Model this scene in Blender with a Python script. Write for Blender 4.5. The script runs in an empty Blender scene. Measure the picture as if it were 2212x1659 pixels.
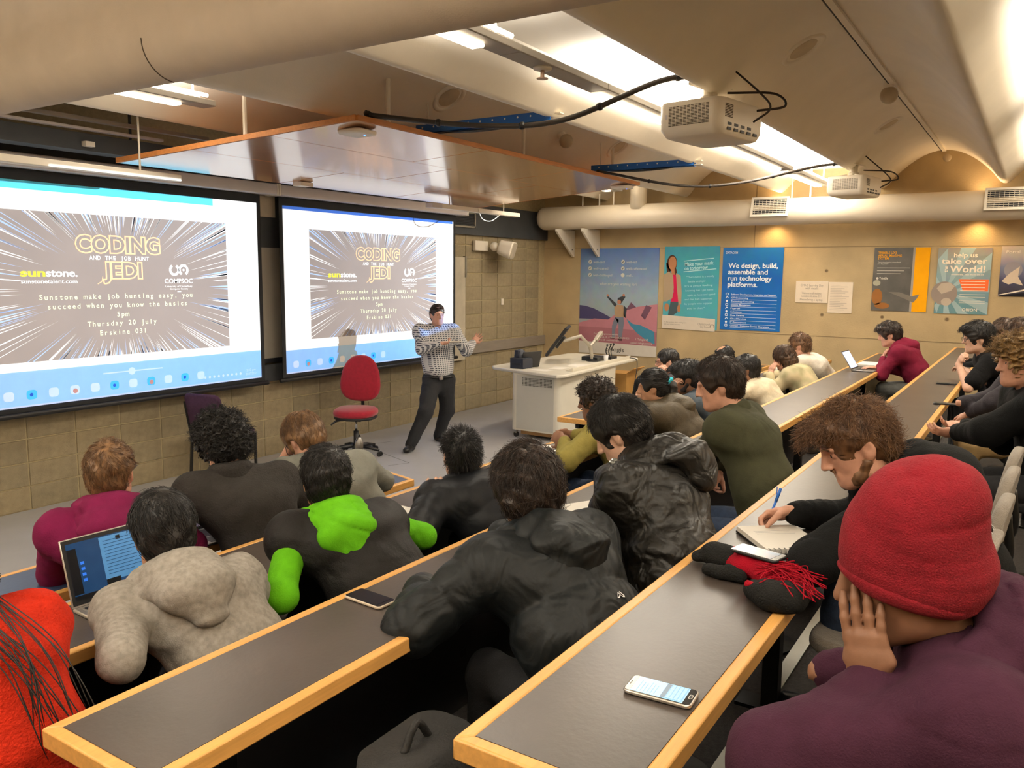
import bpy, math, random
import numpy as np
from mathutils import Vector, Matrix
random.seed(7)
SC = bpy.context.scene
COL = SC.collection
# ------------------------------------------------------------------ camera
IMW, IMH, FPX = 2212.0, 1659.0, 1770.0
CAM = np.array([0.0, 0.0, 2.1])
def _basis():
    v1 = np.array([2252 - IMW / 2, 602 - IMH / 2, FPX]); v2 = np.array([-1690 - IMW / 2, 560 - IMH / 2, FPX])
    X = v1 / np.linalg.norm(v1); Y = v2 - X * X.dot(v2); Y /= np.linalg.norm(Y); Z = np.cross(X, Y)
    return np.stack([X, Y, Z], 1)           # columns: world axes in (right, down, forward)
RC = _basis()
def ray(px, py): return RC.T @ np.array([px - IMW / 2, py - IMH / 2, FPX])
def onx(px, py, x): r = ray(px, py); return CAM + r * (x - CAM[0]) / r[0]
def ony(px, py, y): r = ray(px, py); return CAM + r * (y - CAM[1]) / r[1]
def onz(px, py, z): r = ray(px, py); return CAM + r * (z - CAM[2]) / r[2]
def atd(px, py, d): return CAM + ray(px, py) / FPX * d
cam_d = bpy.data.cameras.new('camera'); cam = bpy.data.objects.new('camera', cam_d); COL.objects.link(cam)
cam_d.sensor_width = 36; cam_d.lens = FPX / IMW * 36; cam_d.clip_start = 0.02
cam.matrix_world = Matrix(((RC[0, 0], -RC[1, 0], -RC[2, 0], CAM[0]), (RC[0, 1], -RC[1, 1], -RC[2, 1], CAM[1]),
                           (RC[0, 2], -RC[1, 2], -RC[2, 2], CAM[2]), (0, 0, 0, 1)))
SC.camera = cam
# ------------------------------------------------------------------ view, world
SC.view_settings.view_transform = 'Standard'; SC.view_settings.look = 'None'
SC.view_settings.gamma = 1.0; SC.view_settings.use_curve_mapping = False
SC.view_settings.exposure = EXPOSURE = 0.05
W = bpy.data.worlds.new('world'); SC.world = W; W.use_nodes = True
W.node_tree.nodes['Background'].inputs[0].default_value = (1.0, 0.9, 0.78, 1)
W.node_tree.nodes['Background'].inputs[1].default_value = 0.05
LAMP_W = 1.0          # overall strength of the room's fluorescent lamps
WARM = (1.0, 0.945, 0.845)
SC.cycles.max_bounces = 8; SC.cycles.diffuse_bounces = 5; SC.cycles.glossy_bounces = 3
SC.cycles.sample_clamp_indirect = 4.0; SC.cycles.caustics_reflective = False; SC.cycles.caustics_refractive = False
SC.cycles.use_adaptive_sampling = True; SC.cycles.adaptive_threshold = 0.02
# ------------------------------------------------------------------ materials
def lin(c):
    if isinstance(c, str):
        c = [int(c[i:i + 2], 16) / 255 for i in (0, 2, 4)]
    return tuple((x / 12.92 if x <= .04045 else ((x + .055) / 1.055) ** 2.4) for x in c)
MATS = {}
def mat(name, c, rough=.6, var=.12, vs=6., bump=0., bs=60., metal=0., emit=None, es=0., spec=.5, stretch=None, coat=0., sheen=0., c2=None, detail=4., wave=None, alpha=None):
    """procedural material: noise-varied base colour plus noise bump in object space"""
    if name in MATS: return MATS[name]
    m = bpy.data.materials.new(name); m.use_nodes = True; MATS[name] = m
    nt = m.node_tree; N = nt.nodes; L = nt.links; b = N['Principled BSDF']
    c = lin(c); d = lin(c2) if c2 else tuple(max(0, x * (1 - var)) for x in c); e = c if c2 else tuple(min(1, x * (1 + var)) for x in c)
    tc = N.new('ShaderNodeTexCoord'); mp = N.new('ShaderNodeMapping'); L.new(tc.outputs['Object'], mp.inputs[0])
    if stretch: mp.inputs['Scale'].default_value = stretch
    nz = N.new('ShaderNodeTexNoise'); nz.inputs['Scale'].default_value = vs; nz.inputs['Detail'].default_value = detail; L.new(mp.outputs[0], nz.inputs[0])
    rp = N.new('ShaderNodeValToRGB'); rp.color_ramp.elements[0].position = .3; rp.color_ramp.elements[1].position = .7
    rp.color_ramp.elements[0].color = (*d, 1); rp.color_ramp.elements[1].color = (*e, 1)
    L.new(nz.outputs[0], rp.inputs[0]); L.new(rp.outputs[0], b.inputs['Base Color'])
    b.inputs['Roughness'].default_value = rough; b.inputs['Metallic'].default_value = metal
    b.inputs['Specular IOR Level'].default_value = spec; b.inputs['Coat Weight'].default_value = coat; b.inputs['Coat Roughness'].default_value = .12
    b.inputs['Sheen Weight'].default_value = sheen
    if bump:
        n2 = N.new('ShaderNodeTexNoise'); n2.inputs['Scale'].default_value = bs; n2.inputs['Detail'].default_value = 3; L.new(mp.outputs[0], n2.inputs[0])
        bp = N.new('ShaderNodeBump'); bp.inputs['Strength'].default_value = bump; bp.inputs['Distance'].default_value = .01
        L.new(n2.outputs[0], bp.inputs['Height']); L.new(bp.outputs[0], b.inputs['Normal'])
    if emit:
        b.inputs['Emission Color'].default_value = (*lin(emit), 1); b.inputs['Emission Strength'].default_value = es
    return m
def flat(name, c, rough=.7, spec=.2): return mat(name, c, rough, var=.03, vs=9, spec=spec)
# ------------------------------------------------------------------ objects
def tag(o, label=None, cat=None, group=None, kind=None):
    if label: o['label'] = label
    if cat: o['category'] = cat
    if group: o['group'] = group
    if kind: o['kind'] = kind
    return o
def thing(name, label, cat, loc=(0, 0, 0), rotz=0., group=None):
    o = bpy.data.objects.new(name, None); COL.objects.link(o); o.empty_display_size = .05
    o.location = tuple(float(v) for v in loc); o.rotation_euler = (0, 0, rotz)
    return tag(o, label, cat, group)
def wloc(p):
    l = Vector((0, 0, 0))
    while p is not None: l = l + p.location; p = p.parent
    return l
def raw_mesh(name, V, F, m=None, smooth=False):
    me = bpy.data.meshes.new(name); V = np.asarray(V, dtype=np.float32)
    if len(F) and all(len(f) == len(F[0]) for f in F[:1]) and isinstance(F, np.ndarray):
        k = F.shape[1]; me.vertices.add(len(V)); me.vertices.foreach_set('co', V.ravel())
        me.loops.add(F.size); me.loops.foreach_set('vertex_index', F.ravel().astype(np.int32))
        me.polygons.add(len(F)); me.polygons.foreach_set('loop_start', np.arange(0, F.size, k, dtype=np.int32))
        me.update(calc_edges=True)
    else:
        me.from_pydata([tuple(map(float, v)) for v in V], [], [tuple(int(i) for i in f) for f in F]); me.update()
    if m: me.materials.append(m)
    if smooth: me.polygons.foreach_set('use_smooth', np.ones(len(me.polygons), dtype=bool))
    return me
def link(name, me, parent=None, world=True):
    o = bpy.data.objects.new(name, me); COL.objects.link(o)
    if parent is not None:
        o.parent = parent
        if world:
            w = wloc(parent)
            if w.length > 0: me.transform(Matrix.Translation(-w))
    return o
def rotm(ax, deg):
    return np.array(Matrix.Rotation(math.radians(deg), 3, ax))
class MB:
    """collects simple shapes into one mesh"""
    def __init__(s): s.V = []; s.F = []; s.M = None
    def add(s, V, F):
        n = len(s.V)
        for v in V:
            v = np.asarray(v, float)
            if s.M is not None: v = s.M[0] @ v + s.M[1]
            s.V.append(tuple(v))
        s.F += [tuple(i + n for i in f) for f in F]; return s
    def frame(s, R=None, t=(0, 0, 0)):
        s.M = None if R is None else (np.asarray(R, float), np.asarray(t, float)); return s
    def box(s, a, b):
        (x0, y0, z0), (x1, y1, z1) = a, b
        return s.add([(x0, y0, z0), (x1, y0, z0), (x1, y1, z0), (x0, y1, z0), (x0, y0, z1), (x1, y0, z1), (x1, y1, z1), (x0, y1, z1)],
                     [(0, 3, 2, 1), (4, 5, 6, 7), (0, 1, 5, 4), (1, 2, 6, 5), (2, 3, 7, 6), (3, 0, 4, 7)])
    def cbox(s, c, sz): c = np.asarray(c, float); h = np.asarray(sz, float) / 2; return s.box(c - h, c + h)
    def hexa(s, p8): return s.add(p8, [(0, 3, 2, 1), (4, 5, 6, 7), (0, 1, 5, 4), (1, 2, 6, 5), (2, 3, 7, 6), (3, 0, 4, 7)])
    def ring(s, c, d, r, n=12, r2=None):
        d = np.asarray(d, float); d = d / (np.linalg.norm(d) + 1e-12)
        u = np.cross(d, (0, 0, 1)) if abs(d[2]) < .9 else np.cross(d, (1, 0, 0)); u /= np.linalg.norm(u); v = np.cross(d, u)
        return [np.asarray(c) + r * (math.cos(2 * math.pi * i / n) * u + math.sin(2 * math.pi * i / n) * v) for i in range(n)]
    def cyl(s, a, b, r, n=16, r2=None, caps=True):
        a = np.asarray(a, float); b = np.asarray(b, float); r2 = r if r2 is None else r2
        V = s.ring(a, b - a, r, n) + s.ring(b, b - a, r2, n)
        F = [(i, (i + 1) % n, n + (i + 1) % n, n + i) for i in range(n)]
        if caps: F += [tuple(range(n))[::-1], tuple(range(n, 2 * n))]
        return s.add(V, F)
    def tube(s, P, r, n=8, caps=True):
        P = [np.asarray(p, float) for p in P]; V = []; F = []; k = len(P)
        rr = r if hasattr(r, '__len__') else [r] * k
        pu = None
        for i, p in enumerate(P):
            d = P[min(i + 1, k - 1)] - P[max(i - 1, 0)]; d /= np.linalg.norm(d) + 1e-12
            if pu is None: u = np.cross(d, (0, 0, 1)) if abs(d[2]) < .9 else np.cross(d, (1, 0, 0))
            else: u = pu - d * d.dot(pu)
            u /= np.linalg.norm(u) + 1e-12; pu = u; v = np.cross(d, u)
            V += [p + rr[i] * (math.cos(2 * math.pi * j / n) * u + math.sin(2 * math.pi * j / n) * v) for j in range(n)]
        for i in range(k - 1):
            F += [(i * n + j, i * n + (j + 1) % n, (i + 1) * n + (j + 1) % n, (i + 1) * n + j) for j in range(n)]
        if caps: F += [tuple(range(n))[::-1], tuple(range((k - 1) * n, k * n))]
        return s.add(V, F)
    def lathe(s, prof, c=(0, 0, 0), n=24, caps=True):
        V = []; F = []; k = len(prof)
        for (r, z) in prof: V += [(c[0] + r * math.cos(2 * math.pi * j / n), c[1] + r * math.sin(2 * math.pi * j / n), c[2] + z) for j in range(n)]
        for i in range(k - 1): F += [(i * n + j, i * n + (j + 1) % n, (i + 1) * n + (j + 1) % n, (i + 1) * n + j) for j in range(n)]
        if caps: F += [tuple(range(n))[::-1], tuple(range((k - 1) * n, k * n))]
        return s.add(V, F)
    def prism(s, poly, f0, f1):
        """poly: list of 2-D points; f0,f1 map 2-D -> 3-D for the two faces"""
        n = len(poly); V = [f0(*p) for p in poly] + [f1(*p) for p in poly]
        return s.add(V, [tuple(range(n))[::-1], tuple(range(n, 2 * n))] + [(i, (i + 1) % n, n + (i + 1) % n, n + i) for i in range(n)])
    def sphere(s, c, r, n=16, m=10, R=None):
        r = np.array(r if hasattr(r, '__len__') else (r, r, r), float); V = []; F = []
        for i in range(m + 1):
            t = math.pi * i / m
            for j in range(n):
                q = r * np.array((math.sin(t) * math.cos(2 * math.pi * j / n), math.sin(t) * math.sin(2 * math.pi * j / n), math.cos(t)))
                V.append(np.asarray(c) + (R @ q if R is not None else q))
        for i in range(m): F += [(i * n + j, (i + 1) * n + j, (i + 1) * n + (j + 1) % n, i * n + (j + 1) % n) for j in range(n)]
        return s.add(V, F)
    def build(s, name, m, parent=None, smooth=False, bevel=0., world=True, seg=2, kind=None, sub=0):
        me = raw_mesh(name, s.V, s.F, m, smooth); o = link(name, me, parent, world)
        if bevel:
            md = o.modifiers.new('bevel', 'BEVEL'); md.width = bevel; md.segments = seg; md.limit_method = 'ANGLE'; md.angle_limit = math.radians(40)
            me.polygons.foreach_set('use_smooth', np.ones(len(me.polygons), dtype=bool))
            try: me.set_sharp_from_angle(angle=math.radians(50))
            except Exception: pass
        if sub:
            md = o.modifiers.new('sub', 'SUBSURF'); md.levels = sub; md.render_levels = sub
        if kind: o['kind'] = kind
        return o
def struct(name, mb, m, smooth=False, bevel=0.):
    o = mb.build(name, m, None, smooth, bevel); o['kind'] = 'structure'; return o
def copy_tree(o, parent=None):
    c = o.copy(); COL.objects.link(c); c.parent = parent
    for ch in list(o.children): copy_tree(ch, c)
    return c
def arc2(c, r, a0, a1, n): return [(c[0] + r * math.cos(math.radians(a0 + (a1 - a0) * i / n)), c[1] + r * math.sin(math.radians(a0 + (a1 - a0) * i / n))) for i in range(n + 1)]
def rrect(x0, y0, x1, y1, r, n=5):
    return arc2((x1 - r, y1 - r), r, 0, 90, n) + arc2((x0 + r, y1 - r), r, 90, 180, n) + arc2((x0 + r, y0 + r), r, 180, 270, n) + arc2((x1 - r, y0 + r), r, 270, 360, n)
def spline(P, n=8):
    """Catmull-Rom through points"""
    P = [np.asarray(p, float) for p in P]; Q = [2 * P[0] - P[1]] + P + [2 * P[-1] - P[-2]]; out = []
    for i in range(1, len(Q) - 2):
        for k in range(n):
            t = k / n; a, b, c, d = Q[i - 1:i + 3]
            out.append(.5 * (2 * b + (c - a) * t + (2 * a - 5 * b + 4 * c - d) * t * t + (3 * b - a - 3 * c + d) * t ** 3))
    return out + [P[-1]]
# ------------------------------------------------------------------ flat print: lettering and filled outlines on a plane
class Plane:
    """maps print coordinates (u right, v up, metres) to the world with a small offset along the normal"""
    def __init__(s, o, u, v, n): s.o, s.u, s.v, s.n = [np.asarray(q, float) for q in (o, u, v, n)]
    def __call__(s, a, b, k=0): return s.o + s.u * a + s.v * b + s.n * (.0009 * k)
_TXT = {}
def text_geo(txt, outline=0., bold=0.):
    key = (txt, outline, bold)
    if key in _TXT: return _TXT[key]
    cu = bpy.data.curves.new('txt', 'FONT'); cu.body = txt; cu.size = 1.0; cu.resolution_u = 3; cu.offset = bold
    if outline: cu.fill_mode = 'NONE'; cu.bevel_depth = outline; cu.bevel_resolution = 0
    o = bpy.data.objects.new('txt', cu); me = o.to_mesh()
    V = [tuple(v.co) for v in me.vertices]; F = [tuple(p.vertices) for p in me.polygons]
    o.to_mesh_clear(); bpy.data.objects.remove(o); bpy.data.curves.remove(cu)
    _TXT[key] = (V, F); return V, F
def put_text(mb, pl, txt, u, v, h, width=None, align='l', k=2, outline=0., bold=0., mono=None, rot=0.):
    """lettering of cap height h with its baseline at (u, v), optionally squeezed to a width"""
    cr, sr = math.cos(rot), math.sin(rot)
    def emit(V, F, x0, sx, sy):
        mb.add([pl(u + cr * (x0 + x * sx) - sr * y * sy, v + sr * (x0 + x * sx) + cr * y * sy, k + z * 55) for x, y, z in V], F)
    if mono:
        n = len(txt); x = -mono * n / 2 if align == 'c' else 0
        for ch in txt:
            if ch != ' ':
                V, F = text_geo(ch, outline, bold); xs = [q[0] for q in V]; w = max(xs) - min(xs); sx = min(h / .73, mono * .86 / w)
                emit(V, F, x + mono / 2 - (max(xs) + min(xs)) / 2 * sx, sx, h / .73)
            x += mono
        return
    V, F = text_geo(txt, outline, bold)
    if not V: return
    xs = [q[0] for q in V]; w = max(xs) - min(xs); sy = h / .73; sx = width / w if width else sy
    x0 = -min(xs) * sx - (w * sx / 2 if align == 'c' else w * sx if align == 'r' else 0)
    emit(V, F, x0, sx, sy)
def put_poly(mb, pl, pts, k=1):
    mb.add([pl(a, b, k) for a, b in pts], [tuple(range(len(pts)))])
def put_disc(mb, pl, a, b, r, k=1, n=20, ry=None): put_poly(mb, pl, [(a + r * math.cos(2 * math.pi * i / n), b + (ry or r) * math.sin(2 * math.pi * i / n)) for i in range(n)], k)
def put_line(mb, pl, pts, w, k=1):
    for (a, b), (c, d) in zip(pts[:-1], pts[1:]):
        l = math.hypot(c - a, d - b) or 1; nx, ny = -(d - b) / l * w / 2, (c - a) / l * w / 2
        put_poly(mb, pl, [(a + nx, b + ny), (a - nx, b - ny), (c - nx, d - ny), (c + nx, d + ny)], k)
# ================================================================== the room
XW, YW = 12.4, 7.3                # right wall, front wall
XL, YB = -2.6, -3.2               # left wall, back wall
ZC = 3.3                          # underside of the vault lips (1.2 above the camera)
# desk rows: (front y, back y, desktop z)
ROW = {1: (3.58, 3.19, .82), 2: (2.746, 2.362, .955), 3: (1.791, 1.41, 1.085), 4: (.88, .499, 1.215)}
TIER = {r: ROW[r][2] - .72 for r in ROW}; TIER[5] = .62
def D(px, py, row, dz=0.): return onz(px, py, ROW[row][2] + dz)
M_conc = mat('board_marked_concrete', 'b09b75', .85, var=.16, vs=1.6, bump=.25, bs=45, detail=8)
M_block = [mat('concrete_block_%s' % n, c, .92, var=.14, vs=14, bump=.6, bs=170) for n, c in (('a', '93866b'), ('b', '8e8268'), ('c', '988a6d'))]
M_mortar = mat('mortar', 'b0a17e', .95, var=.1, vs=30, bump=.3, bs=150)
M_vinyl = mat('grey_vinyl_floor', 'a6a6a8', .42, var=.05, vs=3, bump=.05, bs=90)
M_carpet = mat('dark_carpet', '3a3633', .95, var=.3, vs=60, bump=.6, bs=300)
M_plaster = mat('painted_ceiling', 'f6efe2', .75, var=.04, vs=2, bump=.08, bs=120)
M_white = mat('white_paint', 'e9e2d4', .5, var=.03, vs=5)
M_nosing = mat('aluminium_nosing', 'a8a69c', .4, metal=.7)
# stage floor
struct('floor', MB().box((XL, 3.5, -.1), (XW, YW, 0)), M_vinyl)
# tiers
tb = {1: 3.5, 2: ROW[2][0] - .1, 3: ROW[3][0] - .1, 4: ROW[4][0] - .1, 5: -.18}
for r in (1, 2, 3, 4, 5):
    y1 = tb[r]; y0 = tb[r + 1] if r < 5 else YB
    t = struct('floor_tier', MB().box((XL, y0, -.1), (XW, y1, TIER[r])), M_carpet)
    MB().box((XL, y1 - .05, TIER[r]), (XW, y1 + .004, TIER[r] + .006)).build('nosing', M_nosing, t)
# floor inlays: access-cover outlines by the chair
fl = bpy.data.objects['floor']
M_seam = mat('floor_seam', '6f6d69', .6)
def seam(a, b, w=.012):
    a = np.array(a); b = np.array(b); d = (b - a) / np.linalg.norm(b - a); n = np.array((-d[1], d[0], 0)) * w / 2
    MB().add([a + n, a - n, b - n, b + n], [(0, 1, 2, 3)]).build('floor_seam', M_seam, fl)
A, B, C_, E_ = [onz(px, py, .0015) for px, py in ((782, 962), (850, 953), (884, 1000), (838, 1006))]
seam(A, B); seam(A, C_); seam(C_, E_)
# right wall with form-tie holes and pour joints
wr = struct('wall_right', MB().box((XW, YB, -.1), (XW + .2, YW + .2, 4.4)), M_conc)
M_hole = mat('tie_hole', '6b5a42', .95)
M_rim = mat('tie_hole_rim', 'a08a66', .9)
for y, zz in ((2.61, 2.179), (2.637, 1.55), (1.835, 1.547), (1.034, 1.547), (.214, 1.537), (4.985, .895), (-.6, 1.54), (-1.4, 1.54)):
    if True:
        h = MB().cyl((XW - .002, y, zz), (XW + .01, y, zz), .03, 14).build('tie_hole', M_rim, wr)
        MB().cyl((XW - .004, y, zz), (XW + .01, y, zz), .02, 12).build('hole_core', M_hole, h)
M_joint = mat('pour_joint', '7d6c50', .95)
def wjoint(a, b): MB().box((XW - .003, min(a[0], b[0]), min(a[1], b[1])), (XW + .01, max(a[0], b[0]), max(a[1], b[1]))).build('pour_joint', M_joint, wr)
wjoint((-3, 1.235), (7.3, 1.243)); wjoint((-3, 2.515), (7.3, 2.521)); wjoint((3.66, 2.5), (3.67, 4.3)); wjoint((5.9, 0), (5.907, 1.24))
# other walls
struct('wall_left', MB().box((XL - .2, YB, -.1), (XL, YW + .2, 4.4)), M_conc)
struct('wall_back', MB().box((XL - .2, YB - .2, -.1), (XW + .2, YB, 4.4)), M_conc)
# front wall of concrete blocks laid in stack bond
wf = struct('wall_front', MB().box((XL, YW, -.1), (XW, YW + .2, 4.4)), M_mortar)
BW, BH = .4305, .209
bm_block = []
for m in M_block:
    g = 0.010; b = MB(); x0, x1, z0, z1, d = g / 2, BW - g / 2, g / 2, BH - g / 2, .009
    c = .004
    V = [(x0, 0, z0), (x1, 0, z0), (x1, 0, z1), (x0, 0, z1), (x0 + c, -d, z0 + c), (x1 - c, -d, z0 + c), (x1 - c, -d, z1 - c), (x0 + c, -d, z1 - c)]
    b.add(V, [(4, 5, 6, 7), (0, 1, 5, 4), (1, 2, 6, 5), (2, 3, 7, 6), (3, 0, 4, 7)])
    bm_block.append(raw_mesh('block', b.V, b.F, m))
rb = random.Random(3)
for i in range(-4, 23):
    x = 2.741 + i * BW
    if x + BW > XW + .2: continue
    for j in range(0, 13):
        z = .002 + j * BH
        vis = (j <= 4) or (x > 9.35) or (5.9 < x < 6.5 and j <= 5)
        if not vis or z > 2.66: continue
        o = bpy.data.objects.new('block', rb.choice(bm_block)); COL.objects.link(o); o.parent = wf
        o.location = (x, YW, z); w = min(x + BW, XW) - x
        o.scale = (w / BW, rb.uniform(.75, 1.25), 1)
# dark band above the blocks and pale panel between the screens
M_dark = mat('dark_grey_panel', '3a3d40', .7, var=.1)
M_grille = mat('grille_black', '22242a', .6)
struct('trim_1', MB().box((XL, YW - .06, 2.66), (XW, YW, 3.12)), M_dark)
M_beige = mat('beige_panel', 'b3a691', .7)
struct('trim_2', MB().box((6.03, YW - .09, 2.68), (6.36, YW - .055, 2.97)), M_beige)
# timber guard rail on the wall
M_rail = mat('grey_guard_rail', '857b70', .6, var=.08, vs=3, stretch=(1, 8, 8))
struct('trim_3', MB().box((9.98, YW - .045, .87), (XW - .005, YW - .008, 1.03)), M_rail, bevel=.004)
# ------------------------------------------------------------------ vaulted ceiling (vaults run parallel to the front wall)
def z_at(h): return CAM[2] + h
coves = [-5.83, -3.01, -.19, 2.63, 5.45]
prof = []
for k, yc in enumerate(coves):
    a, b = yc - .69, yc + .69            # lips
    prof += [(a - .06, 1.235), (a - .02, 1.205), (a + .02, 1.20), (a + .05, 1.215), (yc - .36, 1.50), (yc + .36, 1.50), (b - .05, 1.215), (b - .02, 1.20), (b + .02, 1.205), (b + .06, 1.235)]
    nx = coves[k + 1] - .69 if k + 1 < len(coves) else None
    s0 = b + .06
    if nx is not None:
        s1 = nx - .06; mid = (s0 + s1) / 2
        for t in np.linspace(0, 1, 17)[1:-1]:
            y = s0 + (s1 - s0) * t; prof.append((y, 1.235 + .43 * math.sin(math.pi * t) ** .85))
    else:
        for t in np.linspace(0, 1, 9)[1:]:
            y = s0 + (YW - s0) * t; prof.append((y, 1.235 + .38 * math.sin(math.pi * .5 * t)))
prof = [p for p in prof if p[0] > YB - 1.2]
n = len(prof); V = []; F = []
for x in (2.9, XW):
    V += [(x, y, z_at(h)) for y, h in prof]
F = [(i, i + 1, n + i + 1, n + i) for i in range(n - 1)]
mb = MB().add(V, F)
V2 = [(x, y, z_at(1.95)) for x in (XL, XW) for y in (prof[0][0], prof[-1][0])]
mb.add(V2, [(0, 1, 3, 2)])
ce = struct('ceiling', mb, M_plaster, smooth=True)
try: ce.data.set_sharp_from_angle(angle=math.radians(38))
except Exception: pass
# cornice rib against the right wall under the vaults, following the arch
M_rib = mat('rib_plaster', 'c8b595', .8)
# seams along the vault crowns with a conduit
for yc in (1.22,):
    zc = z_at(1.235 + .43) - .012
    o = tag(MB().box((3.22, yc - .022, zc - .01), (XW - .02, yc + .022, zc + .01)).build('conduit_cover', M_plaster), 'narrow painted conduit strip running along the vault crown', 'conduit')
    MB().tube([(3.22, yc + .034, zc), (XW - .02, yc + .034, zc)], .006, 6).build('cable', mat('cable_black', '1d1a18', .6), o)
# transverse bulkhead (boxed duct) across the near part of the ceiling
bx0, bx1, bh = 2.62, 2.835, .974
pr = [(bx0, 1.96)] + arc2((bx0 + .18, bh + .18), .18, 180, 270, 10) + arc2((bx1 - .03, bh + .03), .03, 270, 360, 4) + [(bx1, 1.96)]
mb = MB(); y0, y1 = YB, YW - .12
mb.prism(pr, lambda x, h: (x, y0, z_at(h)), lambda x, h: (x, y1, z_at(h)))
M_bulk = mat('bulkhead_paint', 'cfc2b4', .85, var=.05, vs=4, bump=.1, bs=160)
bk = struct('ceiling_bulkhead', mb, M_bulk)
bk.data.polygons.foreach_set('use_smooth', np.ones(len(bk.data.polygons), dtype=bool)); bk.data.set_sharp_from_angle(angle=math.radians(35))
sy = 1.04 * 3.766
MB().tube([(x, sy, z_at(h) - .001) for x, h in pr[1:-6]], .0035, 6).build('joint_line', mat('duct_joint', '5b5046', .9), bk)
sy2 = ony(50, 118, 4).tolist()
# ------------------------------------------------------------------ round duct along the right wall
M_duct = mat('white_duct', 'd9cdb8', .38, var=.03, vs=3)
dx, dz, dr = 11.98, 3.0, .185
P0 = np.array((dx, 7.18, dz))
mb = MB(); prof_d = [(0.02, 0), (.10, .006), (.155, .03), (.18, .07), (dr, .12)]
ys = [7.18 - t for _, t in prof_d]
rings = []
for (r, t) in prof_d: rings.append((7.15 - t, r))
rings += [(y, dr) for y in np.linspace(6.9, YB + .02, 26)]
nn = 40; V = []; F = []
for (y, r) in rings: V += [(dx + r * math.cos(2 * math.pi * j / nn), y, dz + r * math.sin(2 * math.pi * j / nn)) for j in range(nn)]
for i in range(len(rings) - 1): F += [(i * nn + j, i * nn + (j + 1) % nn, (i + 1) * nn + (j + 1) % nn, (i + 1) * nn + j) for j in range(nn)]
F.append(tuple(range(nn)))
du = thing('air_duct', 'long round white air duct running along the right wall', 'duct', (dx, 0, 0))
mb.add(V, F); mb.build('duct_body', M_duct, du, smooth=True)
for py_, px_ in ((6.35, 0), (6.05, 0), (5.8, 0), (3.05, 0), (2.8, 0)):
    MB().cyl((dx, py_, dz + dr - .01), (dx, py_, z_at(1.5)), .012, 8).build('hanger_rod', M_white, du)
for yy in (6.72, 6.25):
    b = MB(); b.prism([(XW - .01, 2.82), (XW - .62, 2.82), (XW - .62, 2.78), (XW - .05, 2.38), (XW - .01, 2.38)], lambda x, z: (x, yy - .02, z), lambda x, z: (x, yy + .02, z))
    br = b.build('bracket', M_white, du, bevel=.004)
    MB().cyl((XW - .1, yy - .022, 2.5), (XW - .1, yy + .022, 2.5), .012, 10).build('bracket_hole', M_grille, br)
mb = MB().cyl((dx - .05, 5.35, 3.1), (dx - .05, 5.35, 3.62), .13, 24); mb.build('branch_duct', M_duct, du, smooth=True)
# grilles on the duct: frame with real louvres
def duct_grille(yc, w, label):
    t = None
    R = rotm('Y', 14); o = np.array((dx - dr - .008, yc, dz + .06))
    def fr(mb): return mb.frame(R, o)
    h = .11
    t = fr(MB()).box((-.004, -w / 2 - .03, -h - .03), (.03, w / 2 + .03, -h)).box((-.004, -w / 2 - .03, h), (.03, w / 2 + .03, h + .03)).box((-.004, -w / 2 - .03, -h), (.03, -w / 2, h)).box((-.004, w / 2, -h), (.03, w / 2 + .03, h)).build('air_grille', M_white, du); t['label'] = label
    fr(MB()).box((.02, -w / 2, -h), (.028, w / 2, h)).build('backing', M_grille, t)
    for i in range(9):
        z = -h + (i + .5) * 2 * h / 9
        fr(MB()).box((0, -w / 2, z - .0028), (.012, w / 2, z + .0028)).build('louvre', M_white, t)
    nv = int(w / .05)
    for i in range(nv):
        y = -w / 2 + (i + .5) * w / nv
        fr(MB()).box((.008, y - .002, -h), (.018, y + .002, h)).build('vane', M_white, t)
duct_grille(3.3, .46, 'white louvred air grille in the middle of the round duct')
duct_grille(.42, .46, 'white louvred air grille at the right end of the round duct')
# ------------------------------------------------------------------ lamps
M_tube = mat('lit_tube', 'fff6e6', .5, emit='ffe9c8', es=9.)
M_chan = mat('fixture_grey', '9a938a', .5, var=.03)
def area(name, loc, rot, sx, sy_, power, col, parent=None, spread=None):
    l = bpy.data.lights.new(name, 'AREA'); l.shape = 'RECTANGLE'; l.size = sx; l.size_y = sy_; l.energy = power; l.color = col
    if spread: l.spread = spread
    o = bpy.data.objects.new(name, l); COL.objects.link(o); o.rotation_euler = rot
    o.location = Vector(loc) - (wloc(parent) if parent else Vector((0, 0, 0))); o.parent = parent; return o
def cove_light(yc, x0, x1, label, down=46., up=60., gap=None):
    """a channel fixture hung in a cove: lit diffuser below, tubes above that wash the cove"""
    zc = z_at(1.225); t = thing('ceiling_light', label, 'ceiling light', ((x0 + x1) / 2, yc, zc), group='fluorescent fixtures in the ceiling coves')
    MB().box((x0, yc - .075, zc), (x1, yc + .075, zc + .045)).build('channel', M_chan, t, bevel=.006)
    MB().box((x0 + .05, yc + .0, zc - .022), (x1 - .25, yc + .085, zc - .001)).build('diffuser', M_tube, t, bevel=.006)
    for s in (-1, 1): MB().cyl((x0 + .06, yc + s * .05, zc + .075), (x1 - .06, yc + s * .05, zc + .075), .014, 8).build('tube', M_tube, t, smooth=True)
    for xx in (x0 + .15, x1 - .15): MB().cyl((xx, yc, zc + .03), (xx, yc, z_at(1.51 if xx > 2.9 else 1.95)), .008, 6).build('hanger', M_white, t)
    L = x1 - x0
    area('down_light', ((x0 + x1) / 2, yc, zc - .03), (0, 0, 0), L - .3, .16, down * LAMP_W * L / 3, WARM, t)
    area('up_light', ((x0 + x1) / 2, yc, zc + .10), (math.pi, 0, 0), L - .2, .3, up * LAMP_W * L / 3, WARM, t)
NM = {2.63: 'the cove above the projectors', 5.45: 'the cove above the front screens', -.19: 'the cove over the back desks', -3.01: 'the rearmost cove'}
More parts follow.
